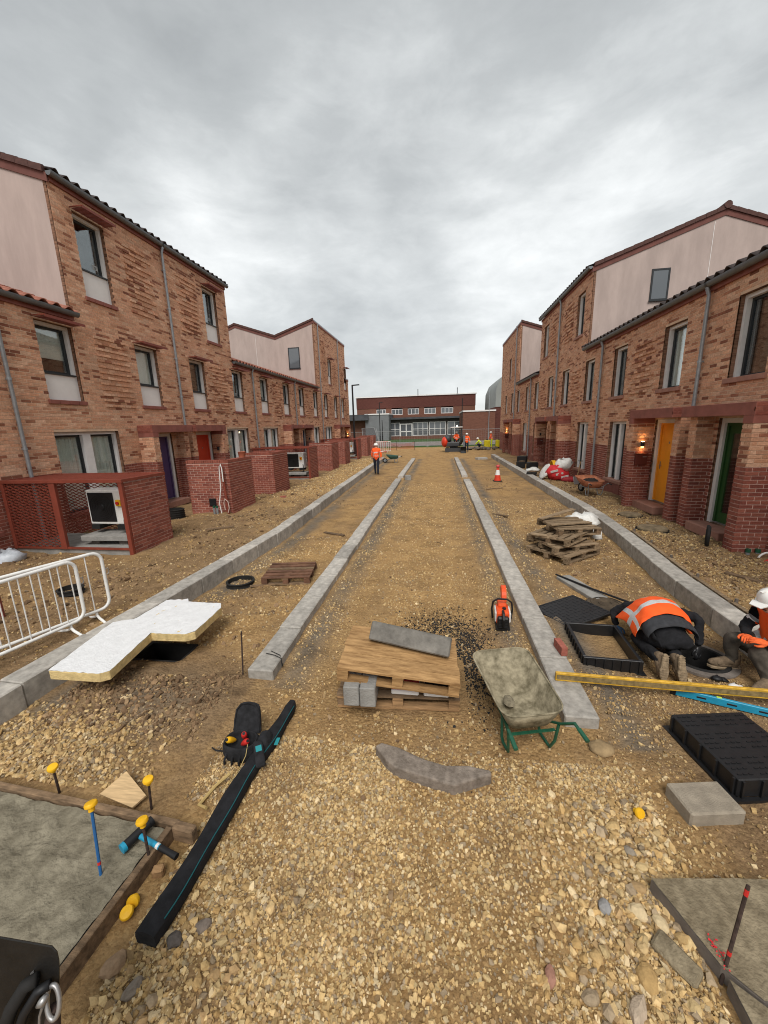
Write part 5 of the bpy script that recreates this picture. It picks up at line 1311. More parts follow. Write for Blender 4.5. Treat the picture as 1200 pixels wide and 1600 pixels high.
# wheelbarrow
def wheelbarrow(label, loc, rz, tray_m, frame_m, fill=None, sc=1.0):
    t = thing('wheelbarrow', label, 'wheelbarrow', loc); T = Matrix.Translation(Vector(loc)) @ Matrix.Rotation(rz, 4, 'Z') @ Matrix.Diagonal((sc * 1.06, sc, sc * .86, 1))
    # tray: rings from floor to rim, wider and higher towards the wheel
    def ring(k):
        pts = []; w0, w1, y0, y1, z0, z1, r = k
        cs = [(w0, y0, z0), (-w0, y0, z0), (-w1, y1, z1), (w1, y1, z1)]; n = 5
        for i in range(4):
            p = Vector(cs[i]); a = (Vector(cs[i - 1]) - p).normalized(); b = (Vector(cs[(i + 1) % 4]) - p).normalized()
            for j in range(n):
                s_ = j / (n - 1); q = p + a * r * (1 - s_) ** 2 + b * r * s_ ** 2; pts.append(q)
        return pts
    rings = [ring((.18, .16, -.14, .30, .30, .32, .06)), ring((.20, .20, -.20, .40, .33, .37, .09)), ring((.25, .26, -.245, .53, .45, .52, .12)), ring((.29, .315, -.27, .64, .56, .69, .14))]
    vs = [v for r_ in rings for v in r_]; N_ = 20; fs = [tuple(range(N_))]
    for i in range(3):
        for k in range(N_): fs.append((i * N_ + k, (i + 1) * N_ + k, (i + 1) * N_ + (k + 1) % N_, i * N_ + (k + 1) % N_))
    m = MB(); m.T = T; m.add(vs, fs); o = m.build('tray', tray_m, t, smooth='all'); s_ = o.modifiers.new('t', 'SOLIDIFY'); s_.thickness = .004
    m = MB(); m.T = T; m.tube(rings[3], .009, 6, close=True); m.build('rim', tray_m, t, smooth=True)
    for q in (-1, 1):
        m = MB(); m.T = T; m.tube([(q * .3, -.50, .50), (q * .295, -.38, .52), (q * .25, -.26, .40), (q * .2, -.12, .305), (q * .15, .35, .29), (q * .06, .72, .2)], .016, 8); h = m.build('handle', frame_m, t, smooth=True)
        m = MB(); m.T = T; m.tube([(q * .305, -.56, .49), (q * .299, -.44, .511)], .0205, 8); m.build('grip', frame_m if frame_m is GREENP else RUBBER, h, smooth=True)
        m = MB(); m.T = T; m.tube([(q * .235, -.24, .37), (q * .22, -.22, .14), (q * .2, -.18, .02), (q * .2, -.06, .012), (q * .19, -.0, .03), (q * .17, .06, .295)], .014, 8); m.build('leg', frame_m, t, smooth=True)
    m = MB(); m.T = T; m.bar((-.22, -.21, .28), (.22, -.21, .28), .03, .012); m.build('cross_brace', frame_m, t)
    m = MB(); m.T = T; m.tube([(.0, .72 + .15 * math.cos(a * math.pi / 10), .19 + .15 * math.sin(a * math.pi / 10)) for a in range(20)], .04, 8, close=True); w = m.build('tyre', RUBBER, t, smooth='all')
    m = MB(); m.T = T; m.lathe([(0, -.03), (.11, -.025), (.11, .025), (0, .03)], 16, (0, .72, .19), axis=(1, 0, 0)); m.tube([(-.07, .72, .19), (.07, .72, .19)], .012, 6); m.build('rim', frame_m, w)
    if fill:
        m = MB(); m.T = T; m.ball((0, .15, .46), (.24, .33, .18), 14, 8); o = m.build('load', fill, t, smooth='all'); jitter(o, .035)
    return t
def jitter(o, a, keep=None):
    for v in o.data.vertices: v.co += Vector((random.uniform(-a, a), random.uniform(-a, a), random.uniform(-a, a)))
MUDTRAY = mat('muddy_tray', (0.15, 0.125, 0.072), 0.8, var=0.3, vscale=11, bump=.4, bscale=25, col2=(.36, .31, .21))
wheelbarrow('empty muddy wheelbarrow with green handles in the foreground', (.71, 3.0, .0), R(14), MUDTRAY, GREENP, None, .86)
t = thing('mortar_dropping', 'dried mortar lump inside the muddy barrow tray', 'mortar lump', (.62, 3.08, .28)); m = MB()
m.ball((.61, 3.08, .283), (.05, .075, .02), 12, 8); o = m.build('lump', mat('dry_mortar', (.2, .17, .115), .95, var=.4, vscale=30), t, smooth=True); jitter(o, .008)
wheelbarrow('orange wheelbarrow heaped with black soil before the right house', (5.08, 13.7, .22), R(8), mat('orange_tray', (.42, .15, .075), .7, var=.35, vscale=6), ZINC, mat('black_soil', (.022, .018, .016), .95, bump=.5, bscale=20))
wheelbarrow('small far wheelbarrow with a dark green tray left of the inner kerb', (-3.35, 28.6, .02), R(95), mat('green_tray', (.04, .10, .08), .6, var=.3), ZINC)
# disc cutter
def cutter():
    t = thing('disc_cutter', 'orange and white petrol disc cutter on the ground', 'disc cutter', (.84, 4.95, 0)); T = Matrix.Translation((.84, 4.95, .01)) @ Matrix.Rotation(R(-4), 4, 'Z')
    def P(n, m_, f, par=t, **k): m = MB(); m.T = T; f(m); return m.build(n, m_, par, **k)
    b = P('engine_body', ORANGE, lambda m: (m.box(-.085, .085, -.12, .16, .06, .24), m.box(-.06, .06, .02, .2, .2, .29)), bevel=.025, seg=2)
    P('filter_cover', WHITEM, lambda m: (m.box(-.10, -.07, -.1, .14, .08, .22), m.box(.07, .105, -.1, .14, .08, .22)), bevel=.012)
    P('end_cover', LAMPK, lambda m: m.box(-.075, .075, -.2, -.122, .035, .2), bevel=.02)
    g = P('vent_slat', RUBBER, lambda m: [m.box(-.06, .06, -.207, -.2005, .06 + i * .022, .072 + i * .022) for i in range(6)]); g['kind'] = 'stuff'
    P('base_skid', RUBBER, lambda m: m.box(-.09, .09, -.18, .18, 0, .055), bevel=.01)
    P('front_handle', LAMPK, lambda m: m.tube([(-.12, .06, .06), (-.135, .06, .2), (-.12, .05, .31), (-.06, .04, .355), (.06, .04, .355), (.12, .05, .31), (.135, .06, .2), (.12, .06, .06)], .013, 8), smooth=True)
    P('rear_handle', LAMPK, lambda m: m.tube([(0, -.1, .25), (0, -.2, .25), (0, -.25, .2), (0, -.22, .1)], .017, 8), smooth=True)
    P('arm', ORANGE, lambda m: m.box(-.025, .03, .16, .5, .1, .16), bevel=.01)
    d = P('cutting_disc', STEEL, lambda m: m.lathe([(.0, -.002), (.16, -.002), (.16, .002), (0, .002)], 24, (.05, .52, .17), axis=(1, 0, 0)))
    P('guard', ORANGE, lambda m: m.add([(x, .52 + .175 * math.cos(a), .17 + .175 * math.sin(a)) for x in (.02, .085) for a in [R(20 + 160 * i / 10) for i in range(11)]] + [(x, .52, .17) for x in (.02, .085)],
        [(i, i + 1, 12 + i, 11 + i) for i in range(10)] + [tuple(range(11)) + (22,), tuple(range(11, 22))[::-1] + (23,)]))
    P('fuel_cap', LAMPK, lambda m: m.tube([(.02, -.02, .24), (.02, -.02, .26)], .025, 10))
cutter()
# red brick on the kerb
t = thing('loose_brick', 'single red brick standing on the right inner kerb', 'brick', (1.37, 4.2, .12)); m = MB(); m.T = TR((1.375, 4.2, .12), .12); m.box(-.035, .035, -.108, .108, 0, .102); m.build('brick', mat('loose_red_brick', (.33, .105, .075), .9, var=.3, vscale=20, bump=.3), t, bevel=.004)
# yellow straight edge and blue level
t = thing('straight_edge', 'long yellow straight edge from the kerb towards the sitting person', 'straight edge', (1.17, 3.66, .12)); m = MB(); m.bar((1.17, 3.66, .165), (3.35, 3.60, .145), .032, .09)
m.build('beam', mat('worn_yellow', (.62, .36, .04), .5, var=.4, vscale=12), t, bevel=.004)
m = MB(); m.bar((1.18, 3.642, .165), (3.34, 3.582, .145), .004, .05); m.build('mud_face', mat('beam_dirt', (.24, .17, .07), .8, var=.5, vscale=20), t)
t = thing('spirit_level', 'bright blue spirit level on the ground near the black lid', 'spirit level', (2.3, 3.7, .0)); a, b = Vector((2.29, 3.70, .055)), Vector((3.15, 3.40, .055)); m = MB(); m.bar(a, b, .028, .075); m.build('beam', BLUEP, t, bevel=.004)
d = (b - a).normalized(); sd_ = d.cross(Vector((0, 0, 1)))
for f in (.0, .96): m = MB(); m.bar(a + d * f * .91 - d * .012, a + d * f * .91 + d * .03, .034, .08); m.build('end_cap', LAMPK, t, bevel=.004)
for f in (.25, .5, .75): m = MB(); m.bar(a + d * f * .91 - d * .045, a + d * f * .91 + d * .045, .032, .034); m.build('grip_slot', LAMPK, t, bevel=.01)
m = MB(); m.bar(a + d * .36 - d * .02 + Vector((0, 0, .038)), a + d * .36 + d * .02 + Vector((0, 0, .038)), .018, .01); m.build('vial', mat('vial_green', (.5, .7, .1), .2), t)
# chamber frame, plate, lid
def chamber_frame():
    t = thing('drain_surround', 'open square black chamber frame filled with soil, in front of the kneeling person', 'drain surround', (1.93, 4.45, 0)); T = TR((1.90, 4.44, -.02), R(-3)); w, d, h, th = .60, .80, .165, .035
    for x0, x1, y0, y1 in ((-w / 2, w / 2, -d / 2, -d / 2 + th), (-w / 2, w / 2, d / 2 - th, d / 2), (-w / 2, -w / 2 + th, -d / 2 + th, d / 2 - th), (w / 2 - th, w / 2, -d / 2 + th, d / 2 - th)):
        m = MB(); m.T = T; m.box(x0, x1, y0, y1, 0, h); s_ = m.build('side_wall', BLACKP, t, bevel=.004)
    m = MB(); m.T = T; m.box(-w / 2 - .03, w / 2 + .03, -d / 2 - .03, -d / 2 - .001, 0, .02); m.box(-w / 2 - .03, w / 2 + .03, d / 2 + .001, d / 2 + .03, 0, .02); m.box(-w / 2 - .03, -w / 2 - .001, -d / 2, d / 2, 0, .02); m.box(w / 2 + .001, w / 2 + .03, -d / 2, d / 2, 0, .02); m.build('foot_flange', BLACKP, t)
    m = MB(); m.T = T
    for i in range(7): x = -w / 2 + .04 + i * (w - .08) / 6; m.box(x - .006, x + .006, -d / 2 - .012, -d / 2 - .001, .02, h - .01)
    for i in range(9): y = -d / 2 + .04 + i * (d - .08) / 8; m.box(-w / 2 - .012, -w / 2 - .001, y - .006, y + .006, .02, h - .01)
    o = m.build('rib', BLACKP, t); o['kind'] = 'stuff'
chamber_frame()
def cover_plate():
    t = thing('cover_plate', 'flat black cover plate with a ribbed grid, beyond the chamber frame', 'cover', (2.0, 5.3, 0)); A, B, D = Vector((1.68, 4.86, .05)), Vector((2.36, 5.26, .09)), Vector((1.53, 5.5, .05))
    ex = (B - A); ey = (D - A); n = ex.cross(ey).normalized()
    T = Matrix((ex.normalized(), n.cross(ex.normalized()), n)).transposed().to_4x4(); T.translation = A; w, d = ex.length, .66
    m = MB(); m.T = T; m.box(0, w, 0, d, -.035, 0); m.build('plate', BLACKP, t, bevel=.004)
    m = MB(); m.T = T
    for i in range(11):
        for j in range(9):
            x, y = (i + .5) * w / 11, (j + .5) * d / 9
            if (i + j) % 2: m.box(x - .024, x + .024, y - .006, y + .006, 0, .006)
            else: m.box(x - .006, x + .006, y - .028, y + .028, 0, .006)
    m.box(.0, w, .0, .012, 0, .006); m.box(0, w, d - .012, d, 0, .006); m.box(0, .012, .012, d - .012, 0, .006); m.box(w - .012, w, .012, d - .012, 0, .006)
    o = m.build('tread_rib', mat('worn_black', (.03, .03, .032), .55, var=.4, vscale=10), t); o['kind'] = 'stuff'
cover_plate()
def big_lid():
    t = thing('manhole_cover', 'big black manhole cover with a studded top at the right edge', 'manhole cover', (2.4, 3.0, 0)); A, B, D = Vector((2.11, 2.57, .175)), Vector((2.72, 2.66, .18)), Vector((1.99, 3.20, .16))
    ex = B - A; ey = D - A; n = ex.cross(ey).normalized(); T = Matrix((ex.normalized(), n.cross(ex.normalized()), n)).transposed().to_4x4(); T.translation = A; w, d = .62, .66
    m = MB(); m.T = T; m.box(0, w, 0, d, -.15, 0); m.build('lid', BLACKP, t, bevel=.008)
    m = MB(); m.T = T; m.box(-.035, w + .035, -.035, -.001, -.168, -.145); m.box(-.035, w + .035, d + .001, d + .035, -.168, -.145); m.box(-.035, -.001, 0, d, -.168, -.145); m.box(w + .001, w + .035, 0, d, -.168, -.145); m.build('flange', BLACKP, t)
    m = MB(); m.T = T
    for i in range(14):
        for j in range(13):
            x, y = .02 + (i + .5) * (w - .04) / 14, .02 + (j + .5) * (d - .04) / 13
            if (i % 4 == 3) or (j % 5 == 4): continue
            m.box(x - .014, x + .014, y - .005, y + .005, .0, .006)
    o = m.build('stud', BLACKP, t); o['kind'] = 'stuff'
    m = MB(); m.T = T
    for i in range(5): x = .03 + i * (w - .06) / 4; m.box(x - .008, x + .008, -.016, -.001, -.144, -.01)
    for i in range(5): y = .03 + i * (d - .06) / 4; m.box(-.016, -.001, y - .008, y + .008, -.144, -.01)
    o = m.build('rib', BLACKP, t); o['kind'] = 'stuff'
big_lid()
block('concrete_block', 'single buff grey concrete block on the right gravel beside the black lid', 'block', TR((1.84, 2.47, -.02), .16), (.38, .24, .13), mat('buff_block', (.30, .255, .195), .95, var=.25, vscale=10, bump=.5, bscale=150), .012)
# manhole the person reaches into
t = thing('manhole_shaft', 'round black open manhole under the kneeling person', 'manhole', (*MANHOLE, 0)); m = MB()
m.lathe([(.235, -.6), (.235, .0), (.25, .035), (.275, .04), (.29, .02), (.285, -.3)], 28, (*MANHOLE, .0)); m.lathe([(0, -.55), (.24, -.55)], 28, (*MANHOLE, 0)); m.build('shaft', RUBBER, t, smooth=True)
m = MB(); m.lathe([(.29, -.1), (.29, .026), (.36, .022), (.365, -.1)], 28, (*MANHOLE, .0)); m.build('collar', CONCD, t, smooth=True)
# round cover and bar further back
t = thing('round_cover', 'round iron cover with concentric rings beside the grid plate', 'cover', (2.43, 5.62, 0)); m = MB(); m.lathe([(0, .05), (.07, .05), (.075, .06), (.1, .06), (.105, .05), (.17, .05), (.175, .06), (.2, .06), (.205, .05), (.25, .05), (.27, .02), (.27, -.05)], 28, (2.43, 5.64, .0)); m.build('cover', mat('rusty_cover', (.075, .055, .035), .8, var=.5, vscale=9), t, smooth=True)
t = thing('iron_bar', 'thin black bar lying across the round iron cover', 'bar', (2.04, 6.66, .06)); m = MB(); m.tube([(2.02, 6.7, .07), (2.4, 6.05, .09), (2.72, 5.6, .1), (2.80, 5.44, .08)], .016, 7); m.build('bar', LAMPK, t, smooth=True)
block('paving_flag', 'grey flagstone lying behind the black grid plate', 'flagstone', TR((2.28, 6.25, .0), .32), (.26, .92, .06), CONC)
# manhole rings on the left
def ring(label, c, r, h, m_, z, ribs=2):
    t = thing('riser_ring', label, 'riser ring', (c[0], c[1], z)); pr = [(r, 0), (r + .02, .0)]
    for i in range(ribs + 1): z_ = h * i / (ribs); pr += [(r + .02, z_ * .98 + .003), (r + .035, z_ * .98 + .008), (r + .035, z_ * .98 + .016), (r + .02, z_ * .98 + .02)]
    pr += [(r, h + .02), (r, 0)]; m = MB(); m.lathe(pr, 28, (c[0], c[1], z)); m.build('ring', m_, t, smooth=True); return t
ring('thin black riser ring lying flat left of the left inner kerb', (-3.52, 5.98), .21, .07, RUBBER, .0, 1)
ring('black riser pot seen through the white barrier', (-5.85, 4.95), .15, .13, RUBBER, .17, 2)
ring('stack of black riser rings below the purple door', (-7.85, 10.2), .24, .26, RUBBER, .18, 4)
# broken small pallet
pallet('pallet', 'broken dark pallet lying flat by the left inner kerb', TR((-2.75, 6.4, .01), .15), WOOD_O, .85, .78, mat('reddish_board', (.15, .075, .045), .9, var=.5, vscale=5), .06, boards=6)
t = thing('wood_scrap', 'pale scrap of wood by the thin riser ring', 'scrap', (-2.66, 5.95, 0)); m = MB(); m.obox((-3.18, 5.9, .03), (.22, .05, .02), (0, .1, .5)); m.build('scrap', WOOD_O, t)
# foam insulation board over the added pit
t = thing('insulation_board', 'L shaped white faced foam board over a pit on the left', 'insulation board', (-3.4, 3.6, .3)); fo = [(-3.87, 2.88), (-3.35, 2.92), (-3.28, 2.98), (-3.38, 3.68), (-2.98, 3.73), (-2.90, 3.80), (-2.93, 4.42), (-3.0, 4.54), (-3.46, 4.50), (-3.52, 4.58), (-3.79, 4.49), (-3.82, 3.93), (-4.03, 3.84)]
def board_slope(b):  # the board tips down slightly towards the street
    for i, (x, y, z) in enumerate(b.v): b.v[i] = (x, y, z - .05 * max(0, (x + 3.9)))
    return b
FOAM = mat('yellow_foam', (.62, .47, .22), .95, var=.25, vscale=14, bump=.5, bscale=50)
m = MB(); m.prism(fo, .31, .408); board_slope(m).build('foam', FOAM, t, bevel=.006)
# crinkled facing as a fine sheet
def sheet_on(poly, z, step, amp):
    import mathutils
    xs = [p[0] for p in poly]; ys = [p[1] for p in poly]; bm = bmesh.new(); f = bm.faces.new([bm.verts.new((x, y, z)) for x, y in poly])
    for ax, lo, hi in ((0, min(xs), max(xs)), (1, min(ys), max(ys))):
        v = lo + step
        while v < hi:
            co = (v, 0, 0) if ax == 0 else (0, v, 0); no = (1, 0, 0) if ax == 0 else (0, 1, 0)
            bmesh.ops.bisect_plane(bm, geom=bm.verts[:] + bm.edges[:] + bm.faces[:], plane_co=co, plane_no=no); v += step
    for v in bm.verts: v.co.z += amp * (float(fbm(v.co.x * 22, v.co.y * 9, 5, 3)) - .45) - .05 * max(0, v.co.x + 3.9)
    b = MB(); bm.verts.index_update(); b.add([v.co.copy() for v in bm.verts], [[v.index for v in f.verts] for f in bm.faces]); bm.free(); return b
sheet_on(fo, .414, .022, .022).build('foil_facing', mat('white_foil', (.70, .70, .70), .5, var=.06, vscale=30, spec=.5, bump=.5, bscale=60), t, smooth='all')
t = thing('shade_insert', 'added black lining of the pit below the foam board', 'hollow', (*SHADE_HOLLOW, 0)); m = MB()  # black box added to imitate the shadow under the board
for x0, x1, y0, y1 in ((-.31, .31, .17, .2), (-.31, .31, -.2, -.17), (-.34, -.31, -.2, .2), (.31, .34, -.2, .2)): m.box(SHADE_HOLLOW[0] + x0, SHADE_HOLLOW[0] + x1, SHADE_HOLLOW[1] + y0, SHADE_HOLLOW[1] + y1, -.5, .0)
m.box(SHADE_HOLLOW[0] - .3, SHADE_HOLLOW[0] + .3, SHADE_HOLLOW[1] - .17, SHADE_HOLLOW[1] + .17, -.52, -.5); m.build('insert', RUBBER, t)
# barriers
def barrier(label, P0, P1, z0, lean, par=None):
    t = thing('pedestrian_barrier', label, 'barrier', (*P0, z0), 'white tubular barriers at the left edge'); a, b = Vector((*P0, z0)), Vector((*P1, z0)); d = (b - a).normalized(); n = Vector((-d.y, d.x, 0)); up = Vector((0, 0, 1)) * math.cos(lean) + n * math.sin(lean)
    def Q(u, v): return a + d * u + up * v
    L_ = (b - a).length; r = .12; pts = []
    for (cx0, cv, s0) in ((r, .98 - r, 180), (L_ - r, .98 - r, 90), (L_ - r, .18 + r, 0), (r, .18 + r, -90)):
        for k in range(6): an = R(s0 - 90 * k / 5); pts.append(Q(cx0 + r * math.cos(an), cv + r * math.sin(an)))
    m = MB(); m.tube(pts, .021, 10, close=True); m.build('frame', WHITEM, t, smooth='all')
    k = int(L_ / .19)
    for i in range(1, k): u = L_ * i / k; m = MB(); m.tube([Q(u, .19), Q(u, .97)], .0075, 6); m.build('bar', WHITEM, t, smooth=True)
    for u in (.18, L_ - .18):
        m = MB(); m.tube([Q(u, .18), Q(u, .12), Q(u, .09) - n * .05, Q(u, .02) - n * .3], .017, 8); m.tube([Q(u, .12), Q(u, .09) + n * .05, Q(u, .02) + n * .3], .017, 8); m.build('foot', WHITEM, t, smooth=True)
    m = MB(); m.tube([Q(-.02, .72), Q(-.055, .73), Q(-.06, .66), Q(-.03, .64)], .006, 6); m.build('hook', STEEL, t)
    return t
barrier('farther of the two overlapping white barriers, its rounded end by the kerb', (-4.56, 4.36), (-5.35, 2.2), .17, .0)
barrier('nearer of the two overlapping white barriers, cut by the left edge', (-4.62, 4.02), (-5.1, 1.9), .17, .02)
t = thing('red_post', 'red steel post at the left edge behind the barriers', 'post', (-6.15, 4.2, .1)); m = MB(); m.tube([(-6.13, 4.15, .15), (-6.2, 4.2, .72)], .04, 8); m.build('post', REDSTEEL, t, smooth=True)
t = thing('plastic_sack', 'crumpled pale plastic sack by the left edge wall', 'sack', (-8.7, 6.3, .2)); m = MB(); m.ball((-8.75, 6.3, .28), (.32, .25, .16), 14, 8); o = m.build('sack', mat('grey_plastic_sheet', (.5, .53, .57), .4, var=.3, vscale=6), t, smooth='all'); jitter(o, .05)
# level bag, tool bag
t = thing('level_bag', 'long black padded tool case with teal piping lying on the gravel', 'tool case', (-1.5, 2.2, 0)); m = MB(); A, B = Vector((-1.555, 1.30, .05)), Vector((-1.43, 3.10, .06)); d = (B - A).normalized(); sx = d.cross(Vector((0, 0, 1)))
vs = []; fs = []; K = 25
for i in range(K):
    f = i / (K - 1); c = A + d * (B - A).length * f; w = .064 + .005 * math.sin(f * 19) - .02 * (f > .97) - .012 * sstep(.75, .9, f); h = .05 + .004 * math.sin(f * 27 + 1); c = c + sx * .012 * math.sin(f * 9)
    for k in range(12):
        a = 2 * math.pi * k / 12; ca, sa = math.cos(a), math.sin(a); vs.append(c + sx * w * (abs(ca) ** .6) * (1 if ca > 0 else -1) + Vector((0, 0, h * (abs(sa) ** .6) * (1 if sa > 0 else -1))))
for i in range(K - 1):
    for k in range(12): fs.append((i * 12 + k, i * 12 + (k + 1) % 12, (i + 1) * 12 + (k + 1) % 12, (i + 1) * 12 + k))
fs += [tuple(range(12))[::-1], tuple(range((K - 1) * 12, K * 12))]
m.add(vs, fs); m.build('case', DKCLOTH, t, smooth=True)
m = MB(); m.tube([A + d * (B - A).length * i / 24 + sx * (.053 + .006 * math.sin(i * 19 / 24) + .012 * math.sin(i * 9 / 24)) + Vector((0, 0, .047)) for i in range(1, 24)], .004, 6); m.build('piping', mat('dark_teal', (.008, .085, .095), .6), t)
m = MB(); m.tube([(-1.62, 2.28, .08), (-1.7, 2.2, .04), (-1.74, 2.05, .03), (-1.66, 2.02, .05)], .012, 6); m.build('strap', mat('tan_strap', (.42, .30, .12), .8), t, smooth=True)
def tool_bag():
    t = thing('tool_bag', 'black open tool bag with yellow and red tool handles', 'tool bag', (-1.55, 2.66, 0)); c = Vector((-1.66, 2.60, .10)); BK = mat('worn_black_fabric', (.016, .016, .018), .9, var=.6, vscale=14, bump=.5, bscale=22)
    def sack(name, rings, par, n=18, cap=True):
        m = MB(); vs = []; fs = []
        for i, (x, y, z, w, d_) in enumerate(rings):
            for k in range(n):
                a = 2 * math.pi * k / n; j = 1 + .05 * math.sin(k * 2.3 + i * 1.7) + random.uniform(-.03, .03); ca, sa = math.cos(a), math.sin(a)
                vs.append((x + math.copysign(abs(ca) ** .75, ca) * w * j, y + math.copysign(abs(sa) ** .75, sa) * d_ * j, z + random.uniform(-.008, .008)))
        for i in range(len(rings) - 1):
            for k in range(n): fs.append((i * n + k, i * n + (k + 1) % n, (i + 1) * n + (k + 1) % n, (i + 1) * n + k))
        if cap: fs.append(tuple(range((len(rings) - 1) * n, len(rings) * n)))
        return m.add(vs, fs).build(name, BK, par, smooth='all', sub=1)
    x, y = c.x, c.y
    sack('bag', [(x, y, .02, .16, .13), (x, y, .07, .20, .155), (x, y, .15, .195, .15), (x, y - .01, .205, .185, .14), (x, y - .01, .215, .165, .12), (x, y, .17, .15, .105), (x, y, .10, .14, .1)], t)
    # the stiff lid folded up behind the mouth
    sack('lid', [(x - .01, y + .15, .17, .165, .05), (x - .015, y + .20, .26, .16, .055), (x - .02, y + .25, .36, .145, .05), (x - .02, y + .275, .41, .115, .04), (x - .02, y + .28, .425, .06, .02)], t)
    m = MB(); m.tube([(x - .15, y + .13, .19), (x - .155, y + .17, .28), (x - .145, y + .215, .38), (x - .1, y + .24, .435), (x - .02, y + .245, .45), (x + .07, y + .24, .435), (x + .12, y + .215, .38), (x + .135, y + .17, .28), (x + .14, y + .13, .19)], .009, 6); m.build('zip_piping', BK, t, smooth=True)
    sack('side_pouch', [(x + .23, y + .07, .03, .06, .10), (x + .235, y + .07, .12, .075, .11), (x + .23, y + .07, .2, .065, .09), (x + .225, y + .07, .225, .03, .05)], t)
    m = MB(); m.T = TR((x + .25, y - .10, .165), .55, .25); m.box(-.05, .05, -.17, .12, -.022, .022); m.build('front_strap', BK, t, bevel=.015, seg=2)
    m = MB(); m.T = TR((x + .245, y - .09, .188), .55, .25); m.box(-.03, .03, -.03, .035, .0005, .004); m.build('tag', TEAL, t); m = MB(); m.T = TR((x + .36, y + .10, .112), .1); m.box(-.02, .02, -.05, .05, 0, .003); m.build('tag', TEAL, t)
    for k in range(3): m = MB(); m.tube([(x - .1 + k * .08, y - .13, .14), (x - .11 + k * .08, y - .17, .08), (x - .12 + k * .08, y - .16, .025)], .012, 6); m.build('loop', BK, t, smooth=True)
    for k, (dx_, dy_, ex_, ey_, mt, lab, sc_) in enumerate(((-.10, -.03, -.25, -.75, YELLOWP, 'yellow handled screwdriver in the tool bag', 1.15), (.02, .04, .15, -.35, REDP, 'red handled tool at the back of the tool bag', 1.1), (.07, -.045, .75, -.3, REDP, 'red handled pliers at the right of the tool bag', 1.1))):
        u = thing('hand_tool', lab, 'tool', (x + dx_, y + dy_, .2)); a = Vector((x + dx_, y + dy_, .205)); dd = Vector((ex_, ey_, .7)).normalized()
        m = MB(); m.tube([a - dd * .07, a - dd * .02, a + dd * .03, a + dd * .05, a + dd * .062], [.014 * sc_, .026 * sc_, .029 * sc_, .026 * sc_, .018 * sc_], 12); m.build('grip', mt, u, smooth=True); m = MB(); m.tube([a + dd * .0625, a + dd * .068], .0145 * sc_, 10); m.build('butt', LAMPK, u)
    m = MB(); m.tube([(x + .12, y - .08, .22), (x + .14, y - .17, .17), (x + .13, y - .28, .13), (x + .11, y - .40, .115), (x + .07, y - .52, .112)], .004, 5); m.build('cord', mat('tan_cord', (.4, .3, .12), .8), t)
    m = MB(); m.tube([(x - .2, y - .05, .07), (x - .3, y - .03, .05), (x - .36, y - .0, .05)], .008, 6); m.build('strap_end', BK, t)
n0_ = set(o.name for o in COL.objects)
tool_bag()
for o_ in [q for q in COL.objects if q.name not in n0_ and q.type == 'MESH']:      # the bag is a small one
    w_ = WORLD[o_.parent.name]
    for v in o_.data.vertices:
        p = v.co + w_; v.co = Vector((-1.625, 2.56, 0)) + (p - Vector((-1.62, 2.63, 0))) * .78 - w_
# concrete bay with timber edging on the left
t = thing('concrete_bay', 'freshly poured rough grey concrete bay in timber edging, lower left', 'concrete bay', (-2.6, 1.5, 0))
def bay(poly, z, label_m, amp, par, step=.03):
    bm = bmesh.new(); bm.faces.new([bm.verts.new((x, y, z)) for x, y in poly]); xs = [p[0] for p in poly]; ys = [p[1] for p in poly]
    for ax, lo, hi in ((0, min(xs), max(xs)), (1, min(ys), max(ys))):
        v = lo + step
        while v < hi:
            bmesh.ops.bisect_plane(bm, geom=bm.verts[:] + bm.edges[:] + bm.faces[:], plane_co=(v, 0, 0) if ax == 0 else (0, v, 0), plane_no=(1, 0, 0) if ax == 0 else (0, 1, 0)); v += step
    for v in bm.verts: v.co.z += amp * (float(fbm(v.co.x * 9 + v.co.y * 4, v.co.y * 13, 9, 4)) - .45)
    b = MB(); bm.verts.index_update(); b.add([v.co.copy() for v in bm.verts], [[v.index for v in f.verts] for f in bm.faces]); bm.free(); o = b.build('surface', label_m, par, smooth='all'); return o
WETC = mat('wet_concrete', (.175, .150, .102), .7, var=.3, vscale=9, bump=.9, bscale=34, col2=(.25, .22, .158), spec=.25)
bay([(-4.2, .3), (-1.93, .3), (-1.90, 1.15), (-1.83, 1.82), (-3.3, 1.93), (-4.2, 2.0)], .085, WETC, .055, t, .02)
m = MB(); m.prism([(-4.2, .3), (-1.93, .3), (-1.90, 1.15), (-1.83, 1.82), (-3.3, 1.93), (-4.2, 2.0)], -.1, .06); m.build('body', CONC, t)
for lab, a, b, w in (('long timber edging board along the back of the wet concrete bay', (-4.3, 2.03), (-1.76, 1.86), .045), ('timber edging board along the right side of the wet concrete bay', (-1.80, 1.83), (-1.905, .5), .045)):
    t = thing('edging_board', lab, 'timber board', (*a, 0)); m = MB(); m.bar((*a, .03), (*b, .03), w, .15); m.build('board', WOOD_O, t, bevel=.004)
block('timber_peg', 'short timber stub at the corner of the wet concrete edging', 'timber', TR((-1.70, 1.84, .0), -.1), (.16, .06, .11), WOOD_O)
block('timber_wedge', 'small wooden peg under the right edging board', 'timber', TR((-1.73, 1.62, .0), .3), (.07, .05, .06), WOOD)
